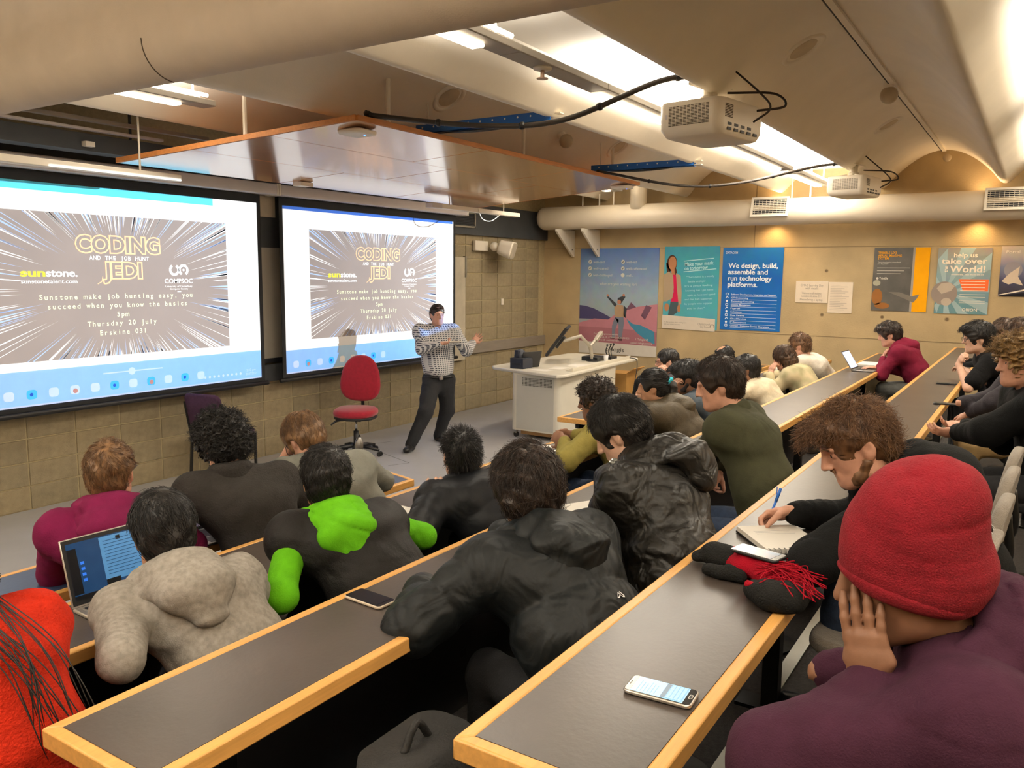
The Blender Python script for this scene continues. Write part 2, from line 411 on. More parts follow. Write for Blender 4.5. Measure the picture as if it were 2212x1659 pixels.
pos = {2.63: [(-2.2, .6, 'left end of'), (3.4, 4.05, 'left part of'), (5.15, 7.55, 'middle of'), (7.9, 10.05, 'right part of'), (10.4, 12.1, 'wall end of')],
       5.45: [(-2.2, .8, 'left end of'), (3.4, 4.2, 'left part of'), (9.1, 11.4, 'wall end of')],
       -.19: [(-2.2, .8, 'left part of'), (1.0, 2.5, 'near middle of'), (3.5, 4.5, 'middle of'), (5.0, 8.0, 'right part of'), (8.6, 11.6, 'wall end of')],
       -3.01: [(-1.5, 2.4, 'left part of'), (4.5, 9.5, 'right part of')]}
for yc, ps in pos.items():
    for a, b, w in ps: cove_light(yc, a, b, 'fluorescent channel light at the %s %s' % (w, NM[yc]), *((46., 95.) if 1 < yc < 5 else (20., 70.) if yc > 5 else (18., 50.)))
# sprinkler head on the cove channel between the lamps
sp = ony(1172, 148, 2.63); sp[2] = z_at(1.225)
t = thing('sprinkler', 'small sprinkler head between two lamps in the projector cove', 'sprinkler', sp)
M_brass = mat('sprinkler_metal', 'a98f7d', .35, metal=.8)
MB().lathe([(.06, .0), (.055, -.012), (.02, -.016)], sp).build('rosette', M_white, t, smooth=True)
MB().cyl(sp + (0, 0, -.01), sp + (0, 0, -.06), .012, 10).build('body', M_brass, t)
MB().lathe([(.035, -.062), (.035, -.066), (.012, -.07)], sp).build('deflector', M_brass, t)
o = tag(MB().box((4.05, 2.555, z_at(1.225)), (5.15, 2.705, z_at(1.27))).build('fixture_channel', M_chan, None, bevel=.006), 'blank grey channel joining two lamps in the projector cove', 'channel')
# warm wall-washers hidden between the round duct and the wall
for yy, lab in ((3.35, 'small warm wall light above the blue technology poster'), (.75, 'small warm wall light above the orange striped poster'), (-1.6, 'small warm wall light at the back of the right wall')):
    t = thing('wall_washer', lab, 'wall light', (XW - .15, yy, 2.98), group='warm wall lights behind the round duct')
    MB().cyl((XW - .15, yy, 2.93), (XW - .15, yy, 3.05), .045, 16).build('can', M_white, t)
    MB().cyl((XW - .15, yy, 3.03), (XW - .005, yy, 3.08), .015, 8).build('arm', M_white, t)
    l = bpy.data.lights.new('wash', 'SPOT'); l.energy = 28 * LAMP_W; l.color = (1, .62, .26); l.spot_size = math.radians(150); l.spot_blend = .8; l.shadow_soft_size = .04
    o = bpy.data.objects.new('wash', l); COL.objects.link(o); o.parent = t; o.location = (-.0, 0, -.07); o.rotation_euler = (0, math.radians(14), 0)
    l = bpy.data.lights.new('up_wash', 'SPOT'); l.energy = 14 * LAMP_W; l.color = (1, .66, .34); l.spot_size = math.radians(150); l.spot_blend = .8; l.shadow_soft_size = .04
    o = bpy.data.objects.new('up_wash', l); COL.objects.link(o); o.parent = t; o.location = (0, 0, .09); o.rotation_euler = (0, math.radians(180 - 14), 0)
# ================================================================== front of the room
M_black = mat('black_plastic', '17171a', .45, var=.1)
M_blackmet = mat('black_steel', '141414', .4, metal=.3)
M_screen = mat('screen_cloth', 'f4f4f4', .9, var=.01, spec=.1)
M_sblack = mat('screen_border', '14171c', .75)
M_slide = mat('slide_dark', '968b87', .9, var=.05, vs=1.5, spec=.1)
P_white = flat('print_white', 'fbfbff', .9); P_ltblue = flat('print_light_blue', 'a9c4f5', .9); P_orange = flat('print_pale_orange', 'ffc9a0', .9)
P_green = flat('print_pale_green', 'f4ffd0', .9); P_yellow = flat('print_yellow', 'fff04a', .9); P_cyan = flat('print_cyan', '5fd0f5', .9)
P_task = flat('print_task_blue', 'b9dcf8', .9); P_task2 = flat('print_task_blue_deep', '7fb0e6', .9); P_navy = flat('print_navy', '3a63b8', .9); P_red = flat('print_red', 'e89a78', .9)
M_case = mat('screen_case', 'c9c3c4', .5, var=.03)
YS = 7.1
def streaks(pl, x0, z0, x1, z1, mbs, seed):
    """light streaks radiating from the slide's middle, clipped to the slide"""
    rs = random.Random(seed); cx_, cz_ = (x0 + x1) / 2, (z0 + z1) / 2 - .02
    for i in range(230):
        a = rs.uniform(0, 2 * math.pi); ca, sa = math.cos(a), math.sin(a)
        tx = ((x1 if ca > 0 else x0) - cx_) / ca if abs(ca) > 1e-6 else 1e9; tz = ((z1 if sa > 0 else z0) - cz_) / sa if abs(sa) > 1e-6 else 1e9
        tm = min(tx, tz) * .998
        rin = rs.uniform(.80, 1.15) / math.sqrt((ca / .93) ** 2 + (sa / .56) ** 2) * .93
        if rin > tm - .03: continue
        w = rs.uniform(.003, .013) * (.6 + .6 * tm); px_, pz_ = -sa, ca
        tip = (cx_ + ca * rin, cz_ + sa * rin); e1 = (cx_ + ca * tm + px_ * w / 2, cz_ + sa * tm + pz_ * w / 2); e2 = (cx_ + ca * tm - px_ * w / 2, cz_ + sa * tm - pz_ * w / 2)
        cl = lambda p: (min(max(p[0], x0), x1), min(max(p[1], z0), z1))
        put_poly(mbs[0] if rs.random() < .55 else mbs[1], pl, [tip, cl(e2), cl(e1)], 2)
def proj_screen(ox, label, icons_right):
    """ox: shift from the right-hand screen"""
    t = thing('projection_screen', label, 'screen', (7.93 + ox, YS, .86), group='projection screens on the front wall')
    pl = Plane((ox, YS, 0), (1, 0, 0), (0, 0, 1), (0, -1, 0))
    X0, X1, Z0, Z1 = 6.365, 9.498, .94, 2.811
    MB().box((X0 + ox - .05, YS, Z0 - .05), (X1 + ox + .05, YS + .006, 2.9)).build('border', M_sblack, t)
    MB().add([pl(a, b, 1) for a, b in ((X0, Z0), (X1, Z0), (X1, Z1), (X0, Z1))], [(0, 1, 2, 3)]).build('screen_surface', M_screen, t)
    MB().cyl((X0 + ox - .09, YS, Z0 - .065), (X1 + ox + .09, YS, Z0 - .065), .024, 12).build('bottom_bar', M_black, t, smooth=True)
    def P(build, name, m):
        mb = MB(); build(mb); return mb.build(name, m, t, kind='stuff' if 'letter' in name or 'title' in name else None)
    sx0, sx1, sz0, sz1 = 6.75, 9.093, 1.315, 2.572
    P(lambda b: put_poly(b, pl, [(sx0, sz0), (sx1, sz0), (sx1, sz1), (sx0, sz1)], 1.6), 'slide_background', M_slide)
    mw, mbl = MB(), MB(); streaks(pl, sx0, sz0, sx1, sz1, (mw, mbl), 11)
    mw.build('white_streaks', P_white, t, kind='stuff'); mbl.build('blue_streaks', P_ltblue, t, kind='stuff')
    cxs = 7.921
    def title(b):
        put_text(b, pl, 'CODING', cxs, 2.248, .145, .83, 'c', 3, outline=.032, bold=.05)
        put_text(b, pl, 'JEDI', cxs + .02, 2.02, .14, .40, 'c', 3, outline=.034, bold=.05)
        put_line(b, pl, [(cxs - .175, 2.03), (cxs - .185, 1.985), (cxs - .225, 1.965)], .008, 3)
    P(title, 'outlined_title', P_orange)
    P(lambda b: put_text(b, pl, 'AND THE JOB HUNT', cxs + .0, 2.178, .038, None, 'c', 3, mono=.0365, bold=.02), 'subtitle', P_white)
    P(lambda b: put_text(b, pl, 'sun', 7.035, 2.03, .066, .205, 'l', 3, bold=.03), 'yellow_lettering', P_yellow)
    def wl(b):
        put_text(b, pl, 'stone.', 7.245, 2.03, .066, .272, 'l', 3, bold=.03)
        put_text(b, pl, 'sunstonetalent.com', 7.037, 1.972, .036, .475, 'l', 3, bold=.012)
        put_text(b, pl, 'COMPSOC', 8.52, 1.968, .045, .31, 'c', 3, bold=.02)
        put_text(b, pl, 'University of Canterbury', 8.52, 1.93, .018, .30, 'c', 3); put_text(b, pl, 'Computer Society', 8.52, 1.905, .018, .2, 'c', 3)
        put_line(b, pl, [(8.5, 1.885), (8.54, 1.885)], .008, 3)
        for cx2, a0, a1 in ((8.475, 120, 420), (8.577, -60, 240)):
            put_line(b, pl, [(x, z) for x, z in arc2((cx2, 2.095), .045, a0, a1, 16)], .026, 3)
        put_disc(b, pl, 8.577, 2.095, .012, 3)
    P(wl, 'white_lettering', P_white)
    def body(b):
        for i, (s, z) in enumerate((('Sunstone make job hunting easy, you', 1.832), ('succeed when you know the basics', 1.752), ('5pm', 1.668), ('Thursday 20 July', 1.588), ('Erskine 031', 1.505))):
            put_text(b, pl, s, cxs, z, .046, None, 'c', 3, mono=.0430, bold=.012)
    P(body, 'body_lettering', P_green)
    # window chrome and task bar
    if ox < -1: P(lambda b: put_poly(b, pl, [(X0, Z1 - .07), (X1 - .55, Z1 - .07), (X1 - .55, Z1), (X0, Z1)], 1.6), 'title_bar', P_cyan)
    else: P(lambda b: put_poly(b, pl, [(X0, Z1 - .035), (X1 - .02, Z1 - .035), (X1 - .02, Z1), (X0, Z1)], 1.6), 'title_bar', P_navy)
    zt = Z0 + (.30 if ox < -1 else .265)
    P(lambda b: put_poly(b, pl, [(X0, Z0 + .015), (X1, Z0 + .015), (X1, zt), (X0, zt)], 1.6), 'task_bar', P_task)
    ic = [MB(), MB(), MB(), MB()]
    rs = random.Random(5)
    for i in range(13 if ox < -1 else 9):
        a = X0 + .1 + i * .185; b0 = Z0 + .10
        put_poly(ic[i % 2 if i % 5 else 0], pl, rrect(a, b0 - .04, a + .085, b0 + .04, .025, 3), 3)
        if i % 4 == 1: put_disc(ic[2], pl, a + .045, b0 - .01, .022, 4, 12)
        elif i % 4 == 3: put_disc(ic[3], pl, a + .04, b0, .015, 4, 12)
    if ox < -1:
        for i in range(9): put_disc(ic[0], pl, X1 - .72 + i * .055, Z0 + .07, .014, 3, 10)
        put_text(ic[0], pl, '5:02 pm', X1 - .2, Z0 + .085, .026, .12); put_text(ic[0], pl, '20/07/2017', X1 - .21, Z0 + .045, .026, .14)
        put_poly(ic[0], pl, [(7.7, Z0 + .21), (8.3, Z0 + .21), (8.3, Z0 + .222), (7.7, Z0 + .222)], 3); put_disc(ic[0], pl, 7.98, Z0 + .215, .035, 4)
    for m, nme, b in zip((P_white, P_cyan, P_red, P_navy), ('white_icons', 'cyan_icons', 'red_icons', 'blue_icons'), ic): b.build(nme, m, t, kind='stuff')
    return t
proj_screen(0, 'right projection screen, behind the standing speaker, showing the talk slide', 0)
proj_screen(-3.49, 'left projection screen, with no one in front of it, showing the talk slide', 0)
# roller cases above the screens
for a, b, lab in ((2.3, 6.225, 'long grey roller case above the left screen'), (6.235, 9.72, 'long grey roller case above the right screen')):
    t = thing('screen_case', lab, 'screen case', ((a + b) / 2, 7.1, 2.9), group='screen roller cases')
    MB().box((a + .02, 6.99, 2.905), (b - .02, 7.19, 3.02)).build('housing', M_case, t, bevel=.012)
    for x in (a, b - .02): MB().box((x, 6.985, 2.9), (x + .02, 7.195, 3.025)).build('end_cap', M_white, t, bevel=.006)
# whiteboards and rails behind the screens
M_wb = mat('whiteboard_grey', 'a09a8e', .35, var=.03)
t = thing('whiteboard', 'grey sliding whiteboard glimpsed between the two screens', 'whiteboard', (6.2, 7.26, 1.0))
MB().box((5.7, 7.25, 1.12), (6.7, 7.27, 2.35)).build('board', M_wb, t); MB().box((5.7, 7.235, 1.07), (6.7, 7.275, 1.12)).build('pen_rail', M_black, t); MB().box((5.7, 7.25, 2.35), (6.7, 7.285, 2.66)).build('top_panel', M_dark, t)
MB().box((5.7, 7.245, .86), (6.7, 7.28, 1.05)).build('lower_panel', M_dark, t)
t = thing('whiteboard', 'tall pale whiteboard end standing out beside the right screen', 'whiteboard', (9.8, 7.25, .8))
MB().box((9.2, 7.225, .8), (9.965, 7.255, 2.325)).build('board', mat('board_cream', 'b9b09c', .5), t); MB().box((9.955, 7.215, 2.03), (9.995, 7.26, 2.34)).build('corner_clip', mat('alu_grey', '8d8779', .5, metal=.4), t)
MB().box((9.965, 7.23, .8), (9.98, 7.25, 2.03)).build('edge_strip', M_beige, t)
# wall speaker
sc_ = ony(1080, 530, 7.05)
t = thing('loudspeaker', 'white wall loudspeaker on a swivel bracket under the round duct', 'speaker', (10.75, 7.1, 2.5))
R = rotm('Z', 24) @ rotm('X', 16)
b = MB().frame(R, (10.75, 7.02, 2.47)); pf = rrect(-.24, -.14, .24, .14, .09, 6)
b.prism(pf, lambda x, z: (x, -.12, z), lambda x, z: (x * .8, .10, z * .75)); b.build('cabinet', M_white, t, bevel=.02)
b = MB().frame(R, (10.75, 7.02, 2.47)); b.prism([(x * .9, z * .86) for x, z in pf], lambda x, z: (x, -.128, z), lambda x, z: (x, -.118, z)); b.build('front_grille', mat('speaker_mesh', 'c9beac', .7, bump=.5, bs=400), t)
MB().sphere((10.58, 7.12, 2.5), .07).build('swivel', M_white, t, smooth=True); MB().box((10.22, 7.22, 2.43), (10.56, 7.28, 2.58)).build('wall_plate', M_white, t, bevel=.008)
# black wall grille at the top
t = thing('wall_grille', 'dark square air grille high beside the right screen', 'grille', (9.95, 7.23, 2.8))
MB().box((9.6, 7.215, 2.76), (10.22, 7.24, 2.785)).box((9.6, 7.215, 2.97), (10.22, 7.24, 2.995)).box((10.195, 7.215, 2.76), (10.22, 7.24, 2.995)).build('frame', mat('grille_frame', '8a8578', .6), t)
for i in range(8): MB().box((9.6, 7.22, 2.79 + i * .022), (10.19, 7.235, 2.797 + i * .022)).build('slat', M_grille, t)
# switch plate on the block wall
o = tag(MB().cbox((11.06, 7.283, 1.64), (.07, .016, .10)).build('switch_plate', M_white, None, bevel=.005), 'small white switch plate on the block wall', 'switch')
# whiteboard light bars
def lightbar(x0, x1, z, lab, y=6.3):
    t = thing('whiteboard_light', lab, 'light bar', ((x0 + x1) / 2, y, z), group='whiteboard light bars')
    MB().box((x0, y - .05, z), (x1, y + .05, z + .055)).build('body', M_white, t, bevel=.006); MB().box((x0 - .06, y - .055, z - .005), (x0 + .14, y + .055, z + .058)).build('end_box', M_case, t, bevel=.008)
    for x in (x0 + .35, x1 - .35): MB().cyl((x, y, z + .05), (x, y, z_at(1.45)), .008, 6).build('hanger', M_white, t)
lightbar(2.2, 4.5, 2.845, 'white light bar hung before the left screen'); lightbar(8.0, 9.93, 2.878, 'white light bar hung before the right screen')
b = MB().tube(spline([(8.9, 6.25, 2.93), (8.95, 6.22, 2.80), (9.15, 6.22, 2.78), (9.4, 6.25, 2.87)], 8), .006, 6)
tag(b.build('loose_cable', M_white, None, smooth=True), 'white cable loop drooping under the right light bar', 'cable')
# dark services rack above the left screen
t = thing('service_track', 'dark service track with pale strips above the left screen', 'track', (3.9, 6.75, 3.06))
MB().box((1.5, 6.7, 3.06), (4.75, 6.9, 3.2)).build('track_body', M_dark, t); MB().box((1.5, 6.62, 3.215), (4.6, 6.68, 3.235)).build('pale_strip', M_case, t)
MB().box((1.5, 6.52, 3.27), (5.0, 6.58, 3.30)).build('upper_strip', M_rail, t); MB().box((3.9, 6.64, 3.09), (3.98, 6.70, 3.13)).build('clip', M_white, t)
for x in (1.8, 4.4): MB().cyl((x, 6.8, 3.2), (x, 6.8, z_at(1.6)), .012, 6).build('hanger', M_dark, t)
# ------------------------------------------------------------------ hanging timber reflector panel
M_ply = mat('varnished_plywood', 'b67f52', .22, var=.16, vs=2.2, stretch=(1, 7, 7), coat=1., spec=.6)
M_plyedge = mat('plywood_edge', 'b8763c', .6, stretch=(1, 8, 8))
A0 = C0 = None
pA = onz(770, 260, 3.2); pB = onz(1390, 400, 3.2); pB[1] = pA[1]
yf = 6.55; zf = ony(255, 352, yf)[2]; zr = (pA[2] - zf) / (pA[1] - yf)
xl0, xr0 = pA[0], pB[0]; xl1 = ony(255, 352, yf)[0]; xr1 = xr0 - .35
t = thing('timber_ceiling_panel', 'large varnished plywood panel hung above the screens', 'ceiling panel', ((xl0 + xr0) / 2, 5.4, 3.1))
ncol, nrow = 3, 3
def pp(u, v, dz=0):
    xl = xl0 + (xl1 - xl0) * v; xr = xr0 + (xr1 - xr0) * v; y = pA[1] + (yf - pA[1]) * v
    return np.array((xl + (xr - xl) * u, y, pA[2] + (zf - pA[2]) * v + dz))
for i in range(ncol):
    for j in range(nrow):
        off = .12 * (j % 2) if 0 < i else 0
        u0, u1 = i / ncol + (.12 * (j % 2) if i > 0 else 0), (i + 1) / ncol + (.12 * (j % 2) if i < ncol - 1 else 0); v0, v1 = j / nrow, (j + 1) / nrow; g = .0012
        u0 += g; u1 -= g; v0 += g; v1 -= g
        MB().hexa([pp(u0, v0), pp(u1, v0), pp(u1, v1), pp(u0, v1), pp(u0, v0, .025), pp(u1, v0, .025), pp(u1, v1, .025), pp(u0, v1, .025)]).build('plywood_sheet', M_ply, t)
def edge(a, b, ex):
    a = np.array(a); b = np.array(b); ex = np.array(ex)
    MB().hexa([a, b, b + ex, a + ex, a + (0, 0, .04), b + (0, 0, .04), b + ex + (0, 0, .04), a + ex + (0, 0, .04)]).build('edge_batten', M_plyedge, t)
edge(pp(0, 0), pp(1, 0), (0, -.02, 0)); edge(pp(0, 1), pp(0, 0), (-.02, 0, 0)); edge(pp(1, 0), pp(1, 1), (.02, 0, 0))
for u, v in ((.03, .5), (.5, .05), (.97, .5), (.5, .95), (.1, .05), (.9, .05)): MB().cyl(pp(u, v, .02), pp(u, v, .02) * (1, 1, 0) + (0, 0, z_at(1.5)), .018, 8).build('hanger', M_white, t)
MB().cbox(pp(.36, .93, -.02), (.16, .12, .04)).build('batten_block', M_white, t)
# wireless access point under the panel, and a second one at its far end
def access_point(u, v, lab):
    p = pp(u, v, -.004); t = thing('access_point', lab, 'access point', p, group='wireless access points under the timber panel')
    pf = rrect(-.125, -.125, .125, .125, .06, 6); b = MB(); b.prism(pf, lambda x, y: p + (x, y, 0), lambda x, y: p + (x * .93, y * .93, -.035)); b.build('cover', M_white, t, bevel=.012)
    MB().lathe([(.07, .003), (.07, -.002)], p).build('mount', M_black, t)
    MB().sphere(p + (.03, -.05, -.036), (.007, .007, .004), 8, 6).build('status_light', mat('blue_led', '3d6bff', .4, emit='3d6bff', es=6), t)
access_point(.052, .09, 'white access point with blue light at the near corner of the timber panel')
access_point(.965, .06, 'white access point at the far corner of the timber panel')
# blue cable trays
M_blue = mat('blue_steel', '1f5fae', .4, var=.06)
def tray(px0, py0, px1, py1, z, lab):
    a = onz(px0, py0, z); b = onz(px1, py1, z); b[0] = a[0]
    t = thing('cable_tray', lab, 'cable tray', (a + b) / 2, group='blue cable trays'); y0, y1 = sorted((a[1], b[1])); x = a[0]
    MB().box((x - .04, y0, z), (x + .04, y1, z + .006)).box((x - .04, y0, z), (x - .034, y1, z + .075)).box((x + .034, y0, z), (x + .04, y1, z + .075)).build('channel', M_blue, t)
    nh = int((y1 - y0) / .12)
    for i in range(nh):
        yy = y0 + .06 + i * .12
        MB().cyl((x - .0415, yy, z + .05), (x - .0405, yy, z + .05), .008, 8).build('slot', M_white, t)
    for i in range(3): MB().tube(spline([(x - .02 + .02 * i, y0 + .02, z + .02), (x - .03 + .03 * i, (y0 + y1) / 2, z - .012), (x + .01, y1, z + .02)], 6), .007, 6).build('cable', M_blackmet, t, smooth=True)
    MB().box((x - .03, y0 - .08, z + .01), (x + .03, y0, z + .02)).box((x - .03, y0 - .08, z + .05), (x + .03, y0, z + .06)).build('end_bracket', M_white, t)
    for yy in (y0 + .1, y1 - .1): MB().cyl((x, yy, z + .07), (x, yy, z_at(1.5)), .008, 6).build('rod', M_white, t)
tray(905, 292, 1213, 268, 3.27, 'blue steel cable tray nearer the left, behind the access point')
tray(1280, 373, 1510, 362, 3.27, 'shorter blue steel cable tray further right, behind the timber panel')
# ------------------------------------------------------------------ projectors
M_proj = mat('projector_shell', 'e6dccb', .42, var=.02); M_vent = mat('vent_dark', '4a3c28', .7)
def projector(p, s, lab, target, gobo, power, band=.28):
    """p: centre of the body; the lens faces +y"""
    t = thing('projector', lab, 'projector', p, group='ceiling projectors')
    R = rotm('Z', -10)
    def fr(): return MB().frame((R @ np.diag((1.1, .72, .75))) * s, p)
    pf = rrect(-.25, -.30, .25, .26, .07, 6)
    b = fr(); n = len(pf); levels = [(-.135, .80), (-.125, .88), (-.075, .99), (.0, 1.), (.10, 1.), (.125, .97), (.13, .93)]
    V = [(x * k, y * (k if y > 0 else .5 + k / 2), z) for z, k in levels for x, y in pf]; F = [(i * n + j, i * n + (j + 1) % n, (i + 1) * n + (j + 1) % n, (i + 1) * n + j) for i in range(len(levels) - 1) for j in range(n)]
    F += [tuple(range(n))[::-1], tuple(range((len(levels) - 1) * n, len(levels) * n))]
    b.add(V, F); o_ = b.build('shell', M_proj, t, smooth=True)
    o_.data.set_sharp_from_angle(angle=math.radians(40))
    # side vent: rows of slots on the -x side, each slot a piece of its own joined in one grille
    b = fr()
    for i in range(11):
        for j in range(14): b.box((-.2515, -.21 + i * .033, -.055 + j * .0105), (-.2495, -.21 + i * .033 + .026, -.055 + j * .0105 + .005))
    o = b.build('side_vent', M_vent, t, kind='stuff')
    b = fr()
    for j in range(9): b.box((-.19, -.3015, -.01 + j * .011), (-.11, -.2995, -.01 + j * .011 + .006))
    b.build('rear_vent', M_vent, t, kind='stuff')
    for i in range(9): fr().box((-.16 + (i % 5) * .07, -.302, -.1 + (i // 5) * .035), (-.12 + (i % 5) * .07, -.2985, -.08 + (i // 5) * .035)).build('socket', M_black, t)
    fr().cyl((.12, .24, -.01), (.12, .33, -.01), .06, 20).build('lens_barrel', M_black, t, smooth=True)
    fr().box((-.252, .16, .0), (-.248, .18, .035)).build('side_latch', M_case, t)
    for x, y in ((-.2, -.2), (.2, -.2), (-.2, .2), (.2, .2)): fr().cyl((x, y, .12), (x * .3, y * .3, .16), .016, 8).build('mount_arm', M_white, t)
    top = (ZC + .06 - p[2]) / s / .75
    fr().cyl((0, 0, .14), (0, 0, top), .05, 20).build('mount_pole', M_white, t, smooth=True); fr().cyl((0, 0, .14), (0, 0, .2), .066, 20).build('mount_collar', M_white, t, smooth=True)
    fr().box((-.13, -.09, top - .02), (.13, .09, top)).build('ceiling_plate', M_white, t)
    # the projector's beam: a spot whose rectangle of light falls on its screen
    L = bpy.data.lights.new('beam', 'SPOT'); L.energy = power; L.color = (.86, .94, 1.0); L.spot_size = math.radians(100); L.spot_blend = 0; L.shadow_soft_size = .012
    lo = bpy.data.objects.new('beam', L); COL.objects.link(lo); lp = np.array(p) + R @ np.array((.12, .345, -.01)) * s
    lo.location = Vector(lp) - Vector(p); lo.parent = t; lo.rotation_euler = (math.radians(90), 0, 0)
    L.use_nodes = True; nt = L.node_tree; N = nt.nodes; LK = nt.links; em = N['Emission']
    tc = N.new('ShaderNodeTexCoord'); sx = N.new('ShaderNodeSeparateXYZ'); LK.new(tc.outputs['Normal'], sx.inputs[0])
    def mth(op, a, b):
        q = N.new('ShaderNodeMath'); q.operation = op
        for i, v in enumerate((a, b)):
            if isinstance(v, (int, float)): q.inputs[i].default_value = v
            elif v is not None: LK.new(v, q.inputs[i])
        return q.outputs[0]
    az = mth('ABSOLUTE', sx.outputs[2], None); u = mth('DIVIDE', sx.outputs[0], az); v = mth('DIVIDE', sx.outputs[1], az)
    dy = YS - lp[1]; x0, x1, z0, z1 = gobo
    w = None
    for a, op, lim in ((u, 'GREATER_THAN', (x0 - lp[0]) / dy), (u, 'LESS_THAN', (x1 - lp[0]) / dy), (v, 'GREATER_THAN', (z0 - lp[2]) / dy), (v, 'LESS_THAN', (z1 - lp[2]) / dy)):
        q = mth(op, a, lim); w = q if w is None else mth('MULTIPLY', w, q)
    LK.new(w, em.inputs['Strength'])
    mx = N.new('ShaderNodeMixRGB'); mx.inputs[1].default_value = (.10, .40, 1., 1); mx.inputs[2].default_value = (1, 1, 1, 1); LK.new(mth('GREATER_THAN', v, (z0 + band - lp[2]) / dy), mx.inputs[0]); LK.new(mx.outputs[0], em.inputs['Color'])
    return t
p1 = ony(1532, 268, 1.97); p2 = ony(1842, 405, 1.90)
projector(p1, 1.14, 'large white ceiling projector nearer the camera, hung before the lamp cove', None, (2.875, 6.008, .94, 2.811), 1400., .30)
projector(p2, 1.08, 'smaller-looking white ceiling projector further back by the round duct', None, (6.365, 9.498, .94, 2.811), 1900., .265)
# cable looms from the projectors to the timber panel
M_cab = mat('cable_loom', '2a2119', .6)
def loom(P, r, lab, ties=6):
    S = spline(P, 8); o = MB().tube(S, r, 8).build('cable_loom', M_cab, None, smooth=True); tag(o, lab, 'cable', 'cable looms')
    for i in range(1, ties):
        q = S[int(i * len(S) / ties)]; MB().sphere(q, r * 1.5, 8, 6).build('cable_tie', M_blackmet, o)
loom([p1 + (0, -.02, .3), p1 + (-.25, .25, .26), (5.15, 2.9, 3.16), (5.0, 3.5, 3.15), pp(.04, -.01, .06), pp(.03, .02, .09)], .019, 'thick dark cable loom sagging from the near projector to the timber panel')
loom([p2 + (0, -.02, .24), p2 + (-.2, .3, .24), (9.2, 2.9, 3.12), (8.9, 3.5, 3.09), pp(.80, -.01, .05), pp(.8, .02, .06)], .015, 'dark cable loom sagging from the far projector to the timber panel')
for pj, s, who in ((p1, 1.0, 'near'), (p2, .95, 'far')):
    a = pj + np.array((.02, -.12, .36)) * s
    o = MB().tube(spline([a, pj + np.array((.0, -.34, .16)) * s, pj + np.array((-.06, -.42, .05)) * s, pj + np.array((-.04, -.31, -.02)) * s], 8), .007, 6).tube(spline([pj + np.array((.05, -.1, .2)) * s, pj + np.array((.08, -.4, .17)) * s, pj + np.array((.06, -.48, .08)) * s, pj + np.array((.02, -.31, .06)) * s], 8), .008, 6).build('power_cable', M_cab, None, smooth=True)
    tag(o, 'dark cables looping at the back of the %s projector' % who, 'cable')
# recessed round fittings and small devices on the vaults
def vault_h(y):
    for a, b in zip(prof[:-1], prof[1:]):
        if a[0] <= y <= b[0] and b[0] > a[0]: return a[1] + (b[1] - a[1]) * (y - a[0]) / (b[0] - a[0])
    return 1.3
def hit_vault(px, py):
    r = ray(px, py)
    for t_ in np.linspace(.3, 14, 4000):
        q = CAM + r / FPX * t_
        if q[1] < YW and q[2] - CAM[2] >= vault_h(q[1]): break
    y = q[1]; s_ = (vault_h(y + .03) - vault_h(y - .03)) / .06
    nrm = np.array((0, s_, -1.)); return q, nrm / np.linalg.norm(nrm)
M_spk = mat('ceiling_speaker_mesh', 'd5c6ac', .7, bump=.4, bs=300)
def frame_n(n):
    u = np.array((1., 0, 0)); v = np.cross(n, u); return np.stack([u, v, n], 1)
for px, py, lab in ((970, 210, 'over the timber panel'), (1335, 318, 'above the second blue tray'), (1735, 105, 'right of the near projector'), (1920, 268, 'between the projectors and the conduit'), (2010, 352, 'furthest right near the duct')):
    q, n = hit_vault(px, py); t = thing('ceiling_speaker', 'round recessed ceiling speaker ' + lab, 'speaker', q, group='round ceiling speakers'); Rn = frame_n(n)
    b = MB().frame(Rn, q)
    ring_p = [(.165, -.004), (.165, .012), (.15, .02), (.125, .012), (.12, -.004)]
    b.lathe(ring_p, (0, 0, 0), 32, caps=False); b.build('trim_ring', M_plaster, t, smooth=True)
    MB().frame(Rn, q).lathe([(.11, -.002), (.10, .007), (.02, .008)], (0, 0, 0), 28).build('mesh', M_spk, t)
for px, py, lab in ((1920, 180, 'clear globe detector beside the conduit, nearer'), (2050, 325, 'clear globe detector beside the conduit, further off'), (1212, 290, 'small clear detector hanging past the first blue tray')):
    q, n = hit_vault(px, py); t = thing('ceiling_detector', lab, 'detector', q, group='clear dome detectors')
    MB().cyl(q + n * 0, q + n * .05, .045, 16).build('base', M_plaster, t); MB().sphere(q + n * .10, .075, 16, 10).build('globe', mat('frosted_dome', 'b9a88c', .3, var=.02), t, smooth=True)
